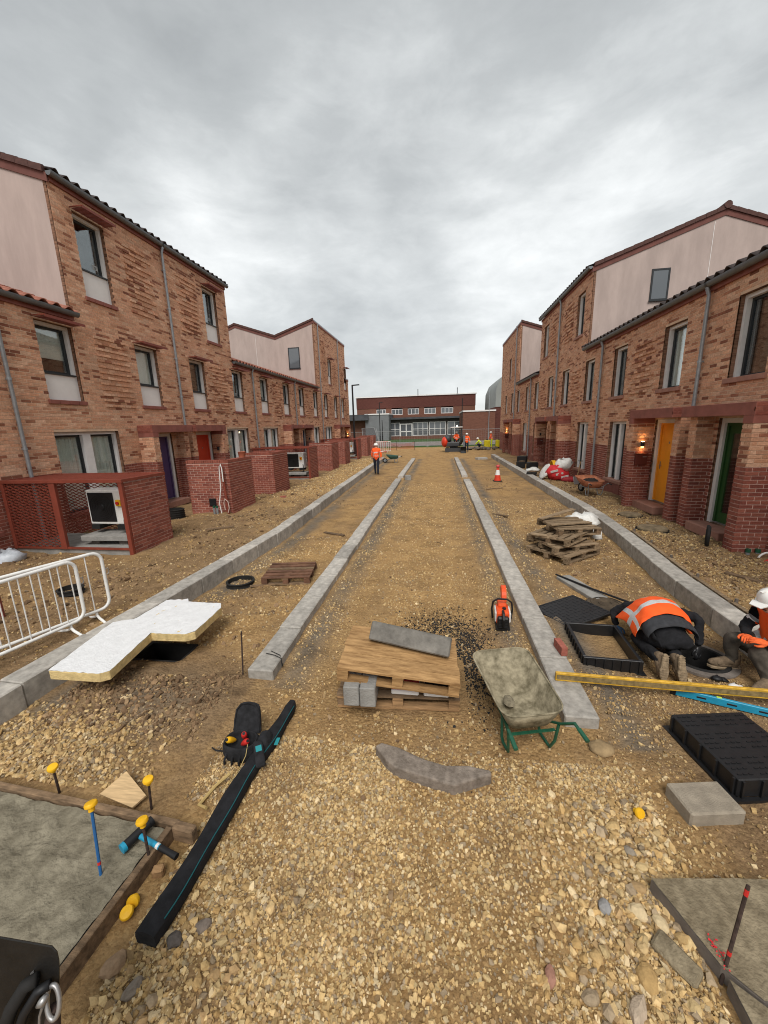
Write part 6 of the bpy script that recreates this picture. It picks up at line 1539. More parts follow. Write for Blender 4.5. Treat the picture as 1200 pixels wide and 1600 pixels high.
t = thing('plywood_offcut', 'pale plywood offcut leaning behind the edging board', 'plywood', (-2.35, 2.05, 0)); m = MB(); m.T = TR((-2.36, 2.07, .05), -.1, .25); m.add([(x, y, z) for z in (0, .016) for x, y in ((-.17, -.06), (.16, -.09), (.2, .0), (-.1, .12))], [(3, 2, 1, 0), (4, 5, 6, 7), (0, 1, 5, 4), (1, 2, 6, 5), (2, 3, 7, 6), (3, 0, 4, 7)]); m.build('sheet', mat('pale_ply', (.52, .36, .19), .8, var=.25, vscale=6, stretch=(1, 9, 1)), t)
def pin(label, base, top, cap, m_=RUST, bandm=None):
    t = thing('marker_pin', label, 'pin', base); a, b = Vector(base), Vector(top); m = MB(); m.tube([a - (b - a) * .2, b], .0085, 7); p = m.build('bar', m_, t, smooth=True)
    if bandm:
        for f, l in bandm: m = MB(); m.tube([a + (b - a) * f, a + (b - a) * (f + l)], .0095, 7); m.build('paint_band', REDP, p)
    if cap:
        d = (b - a).normalized(); m = MB(); m.lathe([(.0, .026), (.031, .022), (.036, .012), (.034, .0), (.019, -.004), (.017, -.03), (.011, -.03)], 16, b, axis=d); m.build('cap', YELLOWP, t, smooth=True)
pin('rusty pin with a yellow cap behind the edging, farthest left', (-2.9, 2.03, .02), (-2.86, 2.0, .27), True)
pin('tall blue pin with a yellow cap standing in the wet concrete', (-2.03, 1.52, .07), (-2.11, 1.62, .48), True, mat('blue_pin', (.02, .10, .26), .5), [(.18, .04)])
pin('rusty pin with a yellow cap beside the plywood offcut', (-2.09, 2.0, .0), (-2.06, 1.99, .27), True)
pin('rusty pin with a yellow cap by the blue hammer', (-1.80, 1.64, .02), (-1.84, 1.68, .32), True)
pin('bare rusty steel pin at the end of the left inner kerb', (-2.2, 3.56, -.02), (-2.18, 3.60, .52), False)
pin('rusty pin with red paint standing in the right concrete slab', (1.36, 1.53, .0), (1.47, 1.63, .5), False, RUST, [(.3, .04), (.9, .06)])
def cap_only(label, x, y, rx, n=1):
    t = thing('pin_cap', label, 'cap', (x, y, .02))
    m = MB(); m.T = TR((x, y, .035), .4, rx); m.lathe([(.0, .026), (.031, .022), (.036, .012), (.034, .0), (.019, -.004), (.017, -.03), (.011, -.03)], 16); m.build('cap', YELLOWP, t, smooth=True)
cap_only('fallen yellow pin cap lying by the edging board, upper of two', -1.765, 1.46, 1.2); cap_only('fallen yellow pin cap lying by the edging board, lower of two', -1.755, 1.40, .3); cap_only('single yellow pin cap alone on the right gravel', 1.37, 2.36, 1.2)
t = thing('lump_hammer', 'blue and black hammer lying across the timber edging', 'hammer', (-1.85, 1.72, .12)); a, b = Vector((-1.955, 1.735, .135)), Vector((-1.62, 1.66, .105)); d = (b - a).normalized(); hx = Vector((.35, .93, .05)).normalized()
m = MB(); m.tube([a - hx * .075, a + hx * .075], .03, 12); h = m.build('head', LAMPK, t, smooth=True)
for q in (-1, 1): m = MB(); m.tube([a + hx * q * .076, a + hx * q * .1], .032, 12); m.build('face', BLUEP if q < 0 else LAMPK, h, smooth=True)
m = MB(); m.tube([a + d * .03, a + d * .2], .0165, 10); m.build('handle', BLUEP, t, smooth=True); m = MB(); m.tube([a + d * .2, a + d * .27, a + d * .34], [.0185, .017, .0195], 10); m.build('grip', LAMPK, t, smooth=True)
m = MB(); m.tube([a + d * .172, a + d * .192], .0172, 10); m.build('label_band', WHITEP, t)
# concrete slabs lower right
for lab, poly in (('grey concrete slab with red paint at the lower right, farther piece', [(1.22, 1.90), (1.36, 1.545), (1.47, 1.44), (3.2, 1.5), (3.2, 2.05), (1.9, 1.98)]), ('grey concrete slab cut by the lower right corner, nearer piece', [(1.365, 1.50), (1.36, 1.0), (3.2, 1.0), (3.2, 1.46), (1.48, 1.405)])):
    t = thing('concrete_slab', lab, 'slab', (*poly[0], 0)); bay(poly, .098, WETC if False else mat('set_concrete', (.19, .148, .09), .88, var=.3, vscale=16, bump=.6, bscale=70, col2=(.285, .232, .15)), .02, t, .03); m = MB(); m.prism(poly, -.15, .088); m.build('body', CONCD, t)
t = thing('paint_mark', 'spray of red marking paint on the slab edge by the pin', 'paint mark', (1.37, 1.58, .1)); m = MB()
for i in range(22): y = 1.60 + random.gauss(0, .03); x = 1.36 + abs(random.gauss(0, .02)); m.obox((x, y, .108), (random.uniform(.003, .009), random.uniform(.003, .012), .002), (0, 0, random.random() * 3))
o = m.build('paint', mat('red_paint', (.7, .03, .04), .7), t)
# the machine corner at the lower left edge
def machine():
    def Q(px, py, z): return CAM + Vector(RC @ np.array([(px - 600) / 600 * z, (py - 800) / 600 * z, z]))
    t = thing('machine_panel', 'black machine panel with a shiny ring fitting in the lower left corner', 'machine part', Q(40, 1620, 1.25)); MK = mat('machine_black', (.012, .011, .010), .45, var=.4, vscale=9, bump=.1, bscale=60)
    o = [(-150, 1436), (-20, 1459), (60, 1473), (82, 1477), (90, 1486), (93, 1500), (94, 1550), (97, 1640), (100, 1760), (-150, 1760)]
    m = MB(); n = len(o); vs = [Q(x, y, 1.22) for x, y in o] + [Q(x, y, 1.30) for x, y in o]; m.add(vs, [tuple(range(n))[::-1], tuple(range(n, 2 * n))] + [(i, (i + 1) % n, n + (i + 1) % n, n + i) for i in range(n)]); m.build('panel', MK, t, bevel=.008, seg=2)
    m = MB(); m.tube([Q(83 + 10 * math.cos(a * math.pi / 14), 1566 + 27 * math.sin(a * math.pi / 14), 1.19 - .01 * math.sin(a * math.pi / 14)) for a in range(28)], .007, 8, close=True); m.build('ring_fitting', STEEL, t, smooth='all')
    m = MB(); m.tube([Q(83, 1574, 1.20), Q(82, 1590, 1.2), Q(84, 1640, 1.2)], [.016, .02, .02], 10); m.build('ring_body', RUST, t, smooth='all')
    m = MB(); m.tube([Q(72, 1556, 1.17), Q(66, 1566, 1.165), Q(59, 1572, 1.17)], [.008, .013, .006], 10); m.build('knob', STEEL, t, smooth='all')
    m = MB(); m.tube([Q(66, 1574, 1.175), Q(62, 1588, 1.175), Q(60, 1640, 1.18)], .004, 6); m.build('pin', STEEL, t)
    for k, (a, w) in enumerate((((78, 1538), .02), ((58, 1530), .028))): m = MB(); m.tube([Q(a[0], a[1], 1.2), Q(a[0] - 18, a[1] + 10, 1.19), Q(a[0] - 40, a[1] + 46, 1.18), Q(a[0] - 62, a[1] + 110, 1.18)], w * .7, 10); m.build('hose', RUBBER if k else LAMPK, t, smooth='all')
    m = MB(); m.tube([Q(50, 1519, 1.215), Q(51, 1521, 1.215)], .005, 6); m.build('rivet', STEEL, t)
machine()
# wire tie on the kerb
t = thing('wire_tie', 'loop of black wire lying over the left inner kerb', 'wire', (-1.9, 3.75, .12)); m = MB(); m.tube([(-2.02, 3.8, .13), (-1.9, 3.76, .14), (-1.8, 3.72, .13), (-1.78, 3.68, .05), (-1.8, 3.74, .02), (-1.84, 3.78, .13), (-1.98, 3.85, .13)], .005, 5); m.build('wire', RUBBER, t)
# ------------------------------------------------------------------ middle distance
def pallet_pile():
    for i, (x, y, z, rz, tilt, lab) in enumerate(((2.52, 8.05, .02, R(40), 0, 'bottom pallet of the weathered pile on the right'), (2.50, 8.1, .17, R(24), .04, 'second pallet up in the weathered pile on the right'), (2.48, 8.1, .33, R(46), -.05, 'third pallet up in the weathered pile on the right'), (2.66, 8.28, .47, R(18), .07, 'top pallet of the weathered pile on the right'))):
        pallet('pallet', lab, TR((x, y, z), rz, tilt, tilt * .6), WOOD_O, 1.1 - .05 * i, .95 - .05 * i, MATS['pile_wood'] if 'pile_wood' in MATS else mat('pile_wood', (.27, .18, .10), .9, var=.5, vscale=5, bump=.3, bscale=30, stretch=(1, 7, 7), col2=(.36, .26, .16)), .05, 'pallets piled by the right outer kerb', boards=6)
    for a, b, lab in (((2.2, 7.9, .66), (3.1, 8.3, .62), 'loose plank lying over the top pallet, nearer'), ((2.1, 8.3, .68), (2.9, 8.75, .80), 'loose plank tilted on the top pallet, farther'), ((1.85, 7.95, .46), (2.6, 7.65, .42), 'plank sticking out of the pile towards the road')):
        t = thing('plank', lab, 'plank', a); m = MB(); m.bar(a, b, .12, .022); m.build('board', MATS['pile_wood'], t)
    t = thing('white_sack', 'crumpled white sack behind the pallet pile', 'sack', (3.2, 9.0, .2)); m = MB()
    m.ball((3.15, 8.95, .50), (.36, .28, .16), 14, 9); m.ball((3.32, 8.5, .30), (.13, .14, .12), 10, 7); o = m.build('sack', mat('white_plastic', (.68, .67, .63), .6, var=.2, vscale=8), t, smooth='all'); jitter(o, .05)
pallet_pile()
def cone(x, y):
    t = thing('traffic_cone', 'red and white traffic cone with a bag over its tip', 'traffic cone', (x, y, 0)); m = MB(); m.box(x - .2, x + .2, y - .2, y + .2, .0, .04); m.build('base', RUBBER, t, bevel=.02)
    RC_ = mat('cone_red', (.62, .05, .02), .6, var=.15)
    for z0, z1, r0, r1, mm in ((.04, .3, .16, .115, RC_), (.301, .54, .1155, .07, WHITEM), (.541, .72, .0695, .035, RC_)):
        m = MB(); m.lathe([(r0, z0), (r1, z1), (r1 - .01, z1), (0, z1)], 18, (x, y, 0)); m.build('band', mm, t, smooth=True)
    m = MB(); m.ball((x, y, .70), (.085, .085, .08), 10, 8); o = m.build('bag', mat('pink_bag', (.55, .09, .09), .6, var=.3), t, smooth='all'); jitter(o, .012)
cone(2.68, 18.6)
def sack_pile():
    t = thing('rubble_bag', 'big red and white sack slumped by the right house wall', 'sack', (5.1, 17.6, .2))
    m = MB(); m.T = TR((5.05, 17.5, .48), .3, .0, .3); m.ball((0, 0, 0), (.52, .34, .36), 18, 12); o = m.build('bag', mat('sack_red', (.58, .03, .035), .6, var=.15, vscale=5), t, smooth='all'); jitter(o, .055)
    m = MB(); m.T = TR((5.2, 17.5, .72), .2, 0, -.5); m.ball((0.1, 0, .08), (.36, .30, .28), 14, 10); o = m.build('white_flap', MATS['white_plastic'], t, smooth='all'); jitter(o, .06)
    m = MB(); m.T = TR((4.55, 17.7, .55), .2, 0, .5); m.ball((0, 0, 0), (.06, .34, .36), 12, 8); o = m.build('white_side', MATS['white_plastic'], t, smooth='all'); jitter(o, .03)
    m = MB()
    for i in range(3): m.T = TR((4.80 + i * .22, 17.16, .62 - .12 * i), .0, .25, -.25); m.box(-.15, .15, -.012, .0, -.045, .045)
    m.build('print_band', MATS['white_plastic'], t)
    t = thing('red_sack', 'small dark red sack at the foot of the big one', 'sack', (5.35, 17.05, .2)); m = MB(); m.ball((5.35, 17.0, .27), (.3, .2, .13), 12, 8); o = m.build('bag', mat('dark_red_sack', (.3, .025, .03), .7, var=.3), t, smooth='all'); jitter(o, .04)
    t = thing('hose_coil', 'yellow coil of hose behind the big sack', 'coil', (5.1, 18.7, .5)); m = MB()
    for k in range(3): m.tube([(5.08 + k * .05, 18.6 + .3 * math.cos(a * math.pi / 12), .62 + .3 * math.sin(a * math.pi / 12)) for a in range(24)], .03, 7, close=True)
    m.build('hose', YELLOWP, t, smooth='all')
    t = thing('shovel', 'shovel leaning against the right house wall beside the sack', 'shovel', (5.5, 16.3, .2)); m = MB(); m.tube([(5.45, 16.3, .5), (5.6, 16.5, 1.08)], .018, 7); m.build('shaft', WOOD, t); m = MB(); m.T = TR((5.40, 16.25, .36), .4, -.3); m.box(-.12, .12, -.008, .008, -.17, .15); m.build('blade', STEEL, t, bevel=.006)
    m = MB(); m.tube([(5.53, 16.56, 1.1), (5.67, 16.45, 1.1)], .016, 6); m.build('grip', LAMPK, t)
    for lab, x, y, z, s, mm in (('black block beside a plank before the far right porch', 4.3, 19.0, .2, (.45, .3, .2), RUBBER), ('timber baulk lying beside the black block', 4.75, 18.7, .2, (.6, .2, .14), WOOD_O), ('dark crate in front of the middle right porch', 4.9, 21.6, .2, (.5, .4, .4), LAMPK), ('black bucket left of the dark crate', 4.5, 22.6, .2, (.4, .4, .35), RUBBER), ('black sack against the second right porch pier', 4.95, 24.5, .2, (.55, .5, .5), LAMPK)):
        t = thing('site_item', lab, 'building material', (x, y, z)); m = MB()
        m.T = TR((x, y, z - .02), random.uniform(-.4, .4)); m.box(-s[0] / 2, s[0] / 2, -s[1] / 2, s[1] / 2, 0, s[2]); m.build('block', mm, t, bevel=.03)
        m = MB(); m.T = TR((x + .04, y - .03, z + s[2] + .0), .5); m.box(-s[0] * .3, s[0] * .3, -s[1] * .3, s[1] * .3, -.019, .02); m.build('top_piece', WOOD_O if mm is not WOOD_O else CONC, t, bevel=.008)
    t = thing('plastic_sheet', 'pale bundle of plastic on the right path near the dark crate', 'plastic sheet', (4.75, 20.8, .2)); m = MB(); m.ball((4.75, 20.8, .25), (.35, .3, .12), 12, 8); o = m.build('sheet', MATS['white_plastic'], t, smooth='all'); jitter(o, .05)
sack_pile()
def digger():
    t = thing('mini_digger', 'orange mini digger with an open cab at the end of the street', 'digger', (1.2, 38.5, .06)); z = .06; OR = mat('digger_orange', (.62, .05, .02), .45, var=.15); GY = mat('digger_grey', (.05, .052, .055), .5)
    for x in (.7, 1.9):
        m = MB(); pts = []
        for k in range(24): a = 2 * math.pi * k / 24; pts.append((x, 38.6 + .62 * math.copysign(abs(math.cos(a)) ** .6, math.cos(a)), z + .22 + .2 * math.copysign(abs(math.sin(a)) ** .7, math.sin(a))))
        vs = [(p[0] + dx, p[1], p[2]) for dx in (-.15, .15) for p in pts]; m.add(vs, [(i, (i + 1) % 24, 24 + (i + 1) % 24, 24 + i) for i in range(24)] + [tuple(range(24))[::-1], tuple(range(24, 48))]); m.build('track', RUBBER, t, smooth=True)
    m = MB(); m.box(.9, 1.7, 38.2, 39.0, z + .2, z + .48); m.build('undercarriage', GY, t, bevel=.03)
    m = MB(); m.box(.55, 1.95, 38.0, 39.6, z + .5, z + .95); m.build('house', GY, t, bevel=.1, seg=2)
    m = MB(); m.T = TR((.42, 38.3, z + .85), .3); m.ball((0, 0, .1), (.3, .45, .5), 14, 10); m.build('counterweight', OR, t, smooth='all')
    m = MB(); m.ball((.72, 38.45, z + 1.25), (.38, .5, .4), 14, 10); m.build('bonnet', GY, t, smooth='all')
    m = MB()
    for x in (1.05, 2.05):
        for y in (38.05, 39.1): m.box(x - .035, x + .035, y - .035, y + .035, z + .95, z + 2.28)
    m.build('cab_post', GY, t); m = MB(); m.box(.98, 2.12, 37.95, 39.2, z + 2.281, z + 2.36); m.build('cab_roof', WHITEM, t, bevel=.03)
    m = MB(); m.tube([(1.6, 38.2, z + 2.36), (1.6, 38.2, z + 2.52)], .05, 8); m.build('beacon', mat('beacon', (1, .85, .6), .3, emit=(1, .8, .5, 3)), t)
    m = MB(); m.box(1.3, 1.8, 38.7, 39.0, z + .95, z + 1.5); m.build('seat', RUBBER, t, bevel=.05)
    m = MB(); m.bar((1.9, 38.0, z + .8), (2.2, 36.9, z + 1.5), .2, .24); m.bar((2.2, 36.9, z + 1.5), (2.15, 36.4, z + .5), .16, .18); m.build('boom', GY, t)
    m = MB(); m.T = TR((2.1, 36.3, z + .28)); m.lathe([(.0, -.25), (.3, -.25), (.3, .25), (0, .25)], 14, (0, 0, 0), a0=R(-20), a1=R(200), axis=(1, 0, 0)); m.build('bucket', GY, t)
    m = MB(); m.box(.45, 2.1, 37.55, 37.62, z + .05, z + .4); m.build('dozer_blade', GY, t)
    J = dict(pelvis=(1.55, 38.62, z + 1.08, .14), spine=(1.55, 38.66, z + 1.3, .14), chest=(1.55, 38.66, z + 1.52, .16), neck=(1.55, 38.62, z + 1.68, .06), skull=(1.55, 38.6, z + 1.76, .06))
    p = thing('person', 'person in orange sitting in the cab of the mini digger', 'person', (1.55, 38.6, z + .95), 'site workers far down the street')
    for q, s_ in (('L', 1), ('R', -1)):
        x = 1.55 + .18 * s_; J['sh' + q] = (x, 38.63, z + 1.58, .07); J['el' + q] = (x + .06 * s_, 38.45, z + 1.32, .055); J['wr' + q] = (x, 38.2, z + 1.3, .04); J['hip' + q] = (1.55 + .09 * s_, 38.58, z + 1.05, .1); J['kn' + q] = (1.55 + .12 * s_, 38.2, z + 1.08, .075); J['an' + q] = (1.55 + .12 * s_, 38.12, z + .98, .05); J['toe' + q] = (1.55 + .12 * s_, 38.0, z + .98, .045)
    body(p, J, dict(t=HIVIS, a=HIVIS, f=HIVIS, l=NAVY, b=BOOT, n=SKIN), ((.4, .55),)); head(p, (1.55, 38.58, z + 1.8), .105, (0, -1, 0))
    for q, s_ in (('L', -1), ('R', 1)): hand(p, J['wr' + q][:3], (0, -1, 0), (0, 0, 1), SKIN, .6, .17, s_)
digger()
def yellow_box(lab, x, y, w):
    t = thing('fuel_tank', lab, 'tank', (x, y, .06)); m = MB(); m.box(x - w / 2, x + w / 2, y - .3, y + .3, .2, .95); m.build('tank', mat('yellow_tank', (.66, .55, .02), .5, var=.15), t, bevel=.06, seg=2); m = MB(); m.box(x - .1, x + .1, y - .1, y + .1, .951, 1.02); m.build('lid', LAMPK, t)
    m = MB(); m.box(x - w / 2, x + w / 2, y - .25, y - .1, .05, .199); m.box(x - w / 2, x + w / 2, y + .1, y + .25, .05, .199); m.build('skid', LAMPK, t)
yellow_box('yellow tank behind the crouching person far right', 4.9, 42.4, .6); yellow_box('yellow tank at the right edge of the far work area', 6.1, 42.2, .7)
t = thing('rubble_heap', 'low heap of broken slabs by the far crouching person', 'rubble', (4.2, 40.5, .06)); m = MB()
for i in range(22): m.obox((4.2 + random.gauss(0, .8), 40.5 + random.gauss(0, .5), .14 + random.random() * .14), (random.uniform(.2, .5), random.uniform(.2, .4), random.uniform(.06, .16)), (random.gauss(0, .25), random.gauss(0, .25), random.random() * 3))
o = m.build('rubble', CONCD, t); o['kind'] = 'stuff'
block('concrete_block', 'grey slab lying between the far kerb ends', 'block', TR((3.1, 30.2, .0), .4), (.8, .5, .14), KERB if False else mat('pale_slab', (.4, .39, .36), .9, var=.2, vscale=4))
# stacked barriers and orange mesh at the far left
for i in range(4):
    y = 38.2 + i * .35; t = thing('pedestrian_barrier', ('white', 'pink', 'red', 'white')[i] + ' barrier in the far left stack, ' + ('nearest', 'second', 'third', 'last')[i] + ' of four', 'barrier', (-6.6, y, .06), 'barriers stacked beyond the left kerb end'); m = MB(); x0, x1 = -8.1 + i * .35, -5.6 + i * .2
    m.tube([(x0, y, .2), (x0, y, 1.15), (x1, y, 1.15), (x1, y, .2)], .035, 6, close=True); mm = WHITEM if i in (0, 3) else mat('faded_red', (.55, .18, .15), .7, var=.2); m.build('frame', mm, t)
    m = MB()
    for k in range(1, 10): m.tube([(x0 + (x1 - x0) * k / 10, y, .2), (x0 + (x1 - x0) * k / 10, y, 1.15)], .014, 5)
    m.tube([(x0 + .3, y - .25, .06), (x0 + .3, y, .2), (x0 + .3, y + .25, .06)], .03, 5); m.tube([(x1 - .3, y - .25, .06), (x1 - .3, y, .2), (x1 - .3, y + .25, .06)], .03, 5)
    o = m.build('bar', mm, t); o['kind'] = 'stuff'
t = thing('screen_panel', 'grey mesh screen leaning behind the far stacked barriers', 'screen', (-7, 40, .06)); a = [(-8.0, 40.4, .9), (-6.3, 40.4, .9), (-6.9, 40.8, 2.55), (-8.2, 40.8, 2.5)]; m = MB(); m.tube(a, .035, 6, close=True); m.tube([(-6.1, 40.4, .1), (-6.7, 40.8, 2.5)], .03, 6); m.build('frame', WIRE, t)
m = MB(); a_ = [Vector(p) for p in a]
for k in range(1, 22): f = k / 22; m.bar(a_[0].lerp(a_[1], f), a_[3].lerp(a_[2], f), .03, .02)
o = m.build('wire_mesh', mat('dark_wire', (.10, .10, .105), .6), t); o['kind'] = 'stuff'
t = thing('barrier_mesh', 'sagging orange red plastic mesh fence at the end of the street', 'mesh fence', (-4, 42, .06)); MESHR = mat('mesh_red', (.42, .06, .035), .7)
for x in (-5.5, -4.7, -2.75): m = MB(); m.tube([(x, 42, .0), (x, 42, 1.5 if x < -5 else 1.05)], .02, 6); m.build('stake', RUST, t)
m = MB()
for k in range(26): x = -5.5 + k * .11; m.bar((x, 42, .15 + .1 * math.sin(k * .12)), (x, 42, .9 - .15 * math.sin(k * .12)), .02, .01)
for k in range(6):
    f = k / 5; pts = [(-5.5 + q * .275, 42, .15 + .1 * math.sin(q * .3) + f * (.75 - .25 * math.sin(q * .3))) for q in range(11)]; m.tube(pts, .012, 4)
o = m.build('mesh', MESHR, t); o['kind'] = 'stuff'
# service hoses and stubs at the bin store wall and at the right edge
t = thing('service_post', 'red steel post with looped hoses at the bin store wall corner', 'post', (-6.45, 10.72, .15)); m = MB(); m.tube([(-6.42, 10.70, .12), (-6.5, 10.72, 1.72)], .035, 8); m.build('post', REDSTEEL, t)
m = MB(); m.tube([(-6.62, 10.66, .18), (-6.66, 10.66, .55), (-6.56, 10.66, 1.0), (-6.545, 10.665, 1.45), (-6.53, 10.67, 1.66), (-6.49, 10.67, 1.72), (-6.46, 10.67, 1.6), (-6.46, 10.67, 1.2)], .016, 8); m.build('hose', WHITEM, t, smooth=True)
m = MB(); m.tube([(-6.48, 10.64, .35), (-6.50, 10.63, .55), (-6.45, 10.63, .68), (-6.36, 10.63, .6), (-6.34, 10.63, .4), (-6.40, 10.64, .25)], .014, 8); m.build('hose', mat('pale_hose', (.55, .42, .36), .6), t, smooth=True)
for i, x in enumerate((-6.86, -6.76)): t = thing('pipe_stub', ('left' if i == 0 else 'right') + ' green capped pipe stub at the bin store wall', 'pipe', (x, 10.68, .1)); m = MB(); m.tube([(x, 10.66, .1), (x, 10.66, .40)], .035, 10); m.build('pipe', ZINC, t); m = MB(); m.tube([(x, 10.66, .401), (x, 10.66, .46)], .04, 10); m.build('cap', GREENP, t)
def duct_box(label, x0, x1, y, z0, z1): t = thing('wall_vent', label, 'vent', ((x0 + x1) / 2, y, z0)); m = MB(); m.box(x0, x1, y - .03, y - .004, z0, z1); m.build('plate', LAMPK, t, bevel=.004); m = MB(); [m.box(x0 + .02, x1 - .02, y - .036, y - .0305, z0 + .03 + k * .04, z0 + .05 + k * .04) for k in range(int((z1 - z0 - .04) / .04))]; o = m.build('louvre', RUBBER, t); o['kind'] = 'stuff'
duct_box('black vent plate low on the bin store wall', -7.1, -6.88, 10.85, .42, .66); duct_box('black vent plate low on the nearest right porch pier', 5.68, 5.92, BOUND[1] - 2.3, .34, .60)
t = thing('tyre', 'black rubber pipe coil leaning by the green door step', 'coil', (5.15, 8.1, .2)); m = MB()
for k in range(3): m.tube([(5.2 + .02 * k + .15 * math.sin(a * math.pi / 12) * .5, 8.05 + k * .05 + .12 * math.sin(a * math.pi / 12), .40 + .19 * math.cos(a * math.pi / 12)) for a in range(24)], .028, 7, close=True)
m.build('coil', RUBBER, t, smooth='all')
for lab, x, g in (('green capped pipe stub beside the near right pier, left one', 5.62, GREENP), ('green capped pipe stub beside the near right pier, right one', 5.78, GREENP)): t = thing('pipe_stub', lab, 'pipe', (x, 7.6, .1)); m = MB(); m.tube([(x, 7.62, .05), (x, 7.62, .24)], .035, 10); m.build('pipe', ZINC, t); m = MB(); m.tube([(x, 7.62, .241), (x, 7.62, .30)], .042, 10); m.build('cap', g, t)
t = thing('hose_loop', 'loop of white hose at the right edge wall', 'hose', (5.85, 7.4, .2)); m = MB(); m.tube([(5.80 + .15 * math.cos(a * math.pi / 10), 7.42, .16 + .14 * math.sin(a * math.pi / 10)) for a in range(20)], .018, 7, close=True); m.build('hose', WHITEM, t, smooth='all')
t = thing('red_duct', 'bright red duct bending out of the ground at the right edge', 'duct', (5.7, 7.1, .1)); m = MB(); m.tube([(5.48, 7.1, .05), (5.50, 7.1, .2), (5.62, 7.12, .27), (5.9, 7.15, .25), (6.3, 7.2, .2)], .035, 8); m.build('duct', REDP, t, smooth=True)
for lab, x, y, w in (('round inspection lid set proud before the amber door, nearer', 4.85, 9.35, .28), ('flat inspection lid before the amber door, farther', 5.0, 10.75, .24)): t = thing('inspection_lid', lab, 'lid', (x, y, .2)); m = MB(); m.lathe([(0, .06), (w, .055), (w + .02, .03), (w + .02, -.1)], 20, (x, y, .2)); o = m.build('lid', mat('dusty_lid', (.2, .15, .09), .95, var=.5, vscale=8), t); m = MB(); m.lathe([(w + .025, .0), (w + .05, .01), (w + .05, -.1)], 20, (x, y, .2)); m.build('rim', RUBBER, t)
# timber strip with pegs behind the right outer kerb
ys_ = np.arange(3.6, 9.0, .9)
for i, y in enumerate(ys_):
    a = Vector((float(xr(y)) + .36, y, .245)); b = Vector((float(xr(y + .88)) + .36, y + .86, .245)); t = thing('edge_batten', 'muddy timber batten with a peg laid behind the right outer kerb', 'batten', a, 'muddy battens behind the right outer kerb'); m = MB(); m.bar(a, b, .06, .05); m.build('batten', MATS['pile_wood'], t); m = MB(); m.tube([b + Vector((.04, 0, -.15)), b + Vector((.04, 0, .07))], .02, 6); m.build('peg', CONCD, t)
t = thing('loose_brick', 'orange brick lying on the left footpath soil', 'brick', (-5.6, 13.3, .25)); m = MB(); m.T = TR((-5.7, 13.2, float(gz(-5.7, 13.2)) - .01), .5); m.box(-.108, .108, -.05, .05, 0, .065); m.build('brick', MATS['loose_red_brick'], t, bevel=.004)
t = thing('clay_pot', 'terracotta pot piece on top of the bin store wall', 'pot', (-6.46, 11.9, 1.83)); m = MB(); m.lathe([(.0, 0), (.10, 0), (.12, .16), (.13, .17), (.11, .18), (.0, .12)], 14, (-6.46, 11.95, 1.831)); m.build('pot', mat('pot_clay', (.36, .11, .06), .85, var=.2), t, smooth=True)
for i, (x, y) in enumerate(((2.87, 3.98), (2.95, 3.86))): t = thing('work_glove', ('black and white' if i == 0 else 'white') + ' crumpled glove on the ground beside the yellow straight edge', 'glove', (x, y, 0)); m = MB(); m.ball((x, y, .03), (.055, .04, .025), 9, 6); [m.tube([(x + .03, y + k * .018 - .03, .03), (x + .09, y + k * .02 - .035, .02)], .009, 5) for k in range(4)]; m.tube([(x, y + .03, .03), (x + .04, y + .06, .025)], .01, 5); m.build('glove', WHITEP if i else LAMPK, t, smooth='all')
t = thing('clay_lump', 'flat round lump of clay below the right inner kerb end', 'rock', (1.33, 2.93, 0)); m = MB(); m.ball((1.34, 2.92, .02), (.10, .085, .045), 12, 8); o = m.build('lump', mat('clay_lump', (.3, .21, .11), .95, var=.3, vscale=9, bump=.3), t, smooth='all'); jitter(o, .008)
t = thing('broken_kerb', 'broken grey flag edge among the stones at lower right', 'broken slab', (1.1, 1.62, 0)); m = MB(); m.T = TR((1.20, 1.58, .02), -.9, .15); m.box(-.11, .09, -.045, .05, -.03, .03); o = m.build('piece', MATS['set_concrete'], t, bevel=.012); jitter(o, .01)
for lab, a, b in (('short plank end lying right of the right inner kerb midway', (1.55, 11.5), (1.95, 11.2)), ('thin timber lying in the soil left of the traffic cone', (1.9, 16.2), (2.6, 16.5)), ('splintered batten on the soil beside the left inner kerb', (-3.0, 9.4), (-2.4, 9.1)), ('flat board lying on the left footpath soil', (-5.9, 8.7), (-5.3, 9.0)), ('dark board half buried on the right footpath', (4.6, 6.6), (4.9, 6.1))):
    t = thing('timber_scrap', lab, 'timber scrap', (*a, 0)); m = MB(); z = float(gz((a[0] + b[0]) / 2, (a[1] + b[1]) / 2)); m.bar((*a, z + .02), (*b, z + .025), .09, .025); m.build('board', WOOD_O, t)
# window stickers
for y0_, z_, d_ in ((10.75, 7.12, .10), (16.2, 7.12, .1), (17.75, 4.25, .1)):
    hs = H['brick house with a purple front door beside the red mesh enclosure'] if y0_ < 13 else H['brick house with a bright red front door on the left']
    m = MB(); fb(m, -1, y0_ - .16, y0_ + .0, -.222, -.220, z_ + .03, z_ + .15); p = m.build('sticker', WHITEP, hs); m = MB(); fb(m, -1, y0_ - .10, y0_ - .07, -.2195, -.219, z_ + .05, z_ + .12); m.build('symbol', LAMPK, p)

# ------------------------------------------------------------------ loose stone
ICO = None
def ico():
    bm = bmesh.new(); bmesh.ops.create_icosphere(bm, subdivisions=1, radius=1.0); v = np.array([q.co[:] for q in bm.verts]); f = np.array([[x.index for x in q.verts] for q in bm.faces]); bm.free(); return v, f
IV, IF = ico()
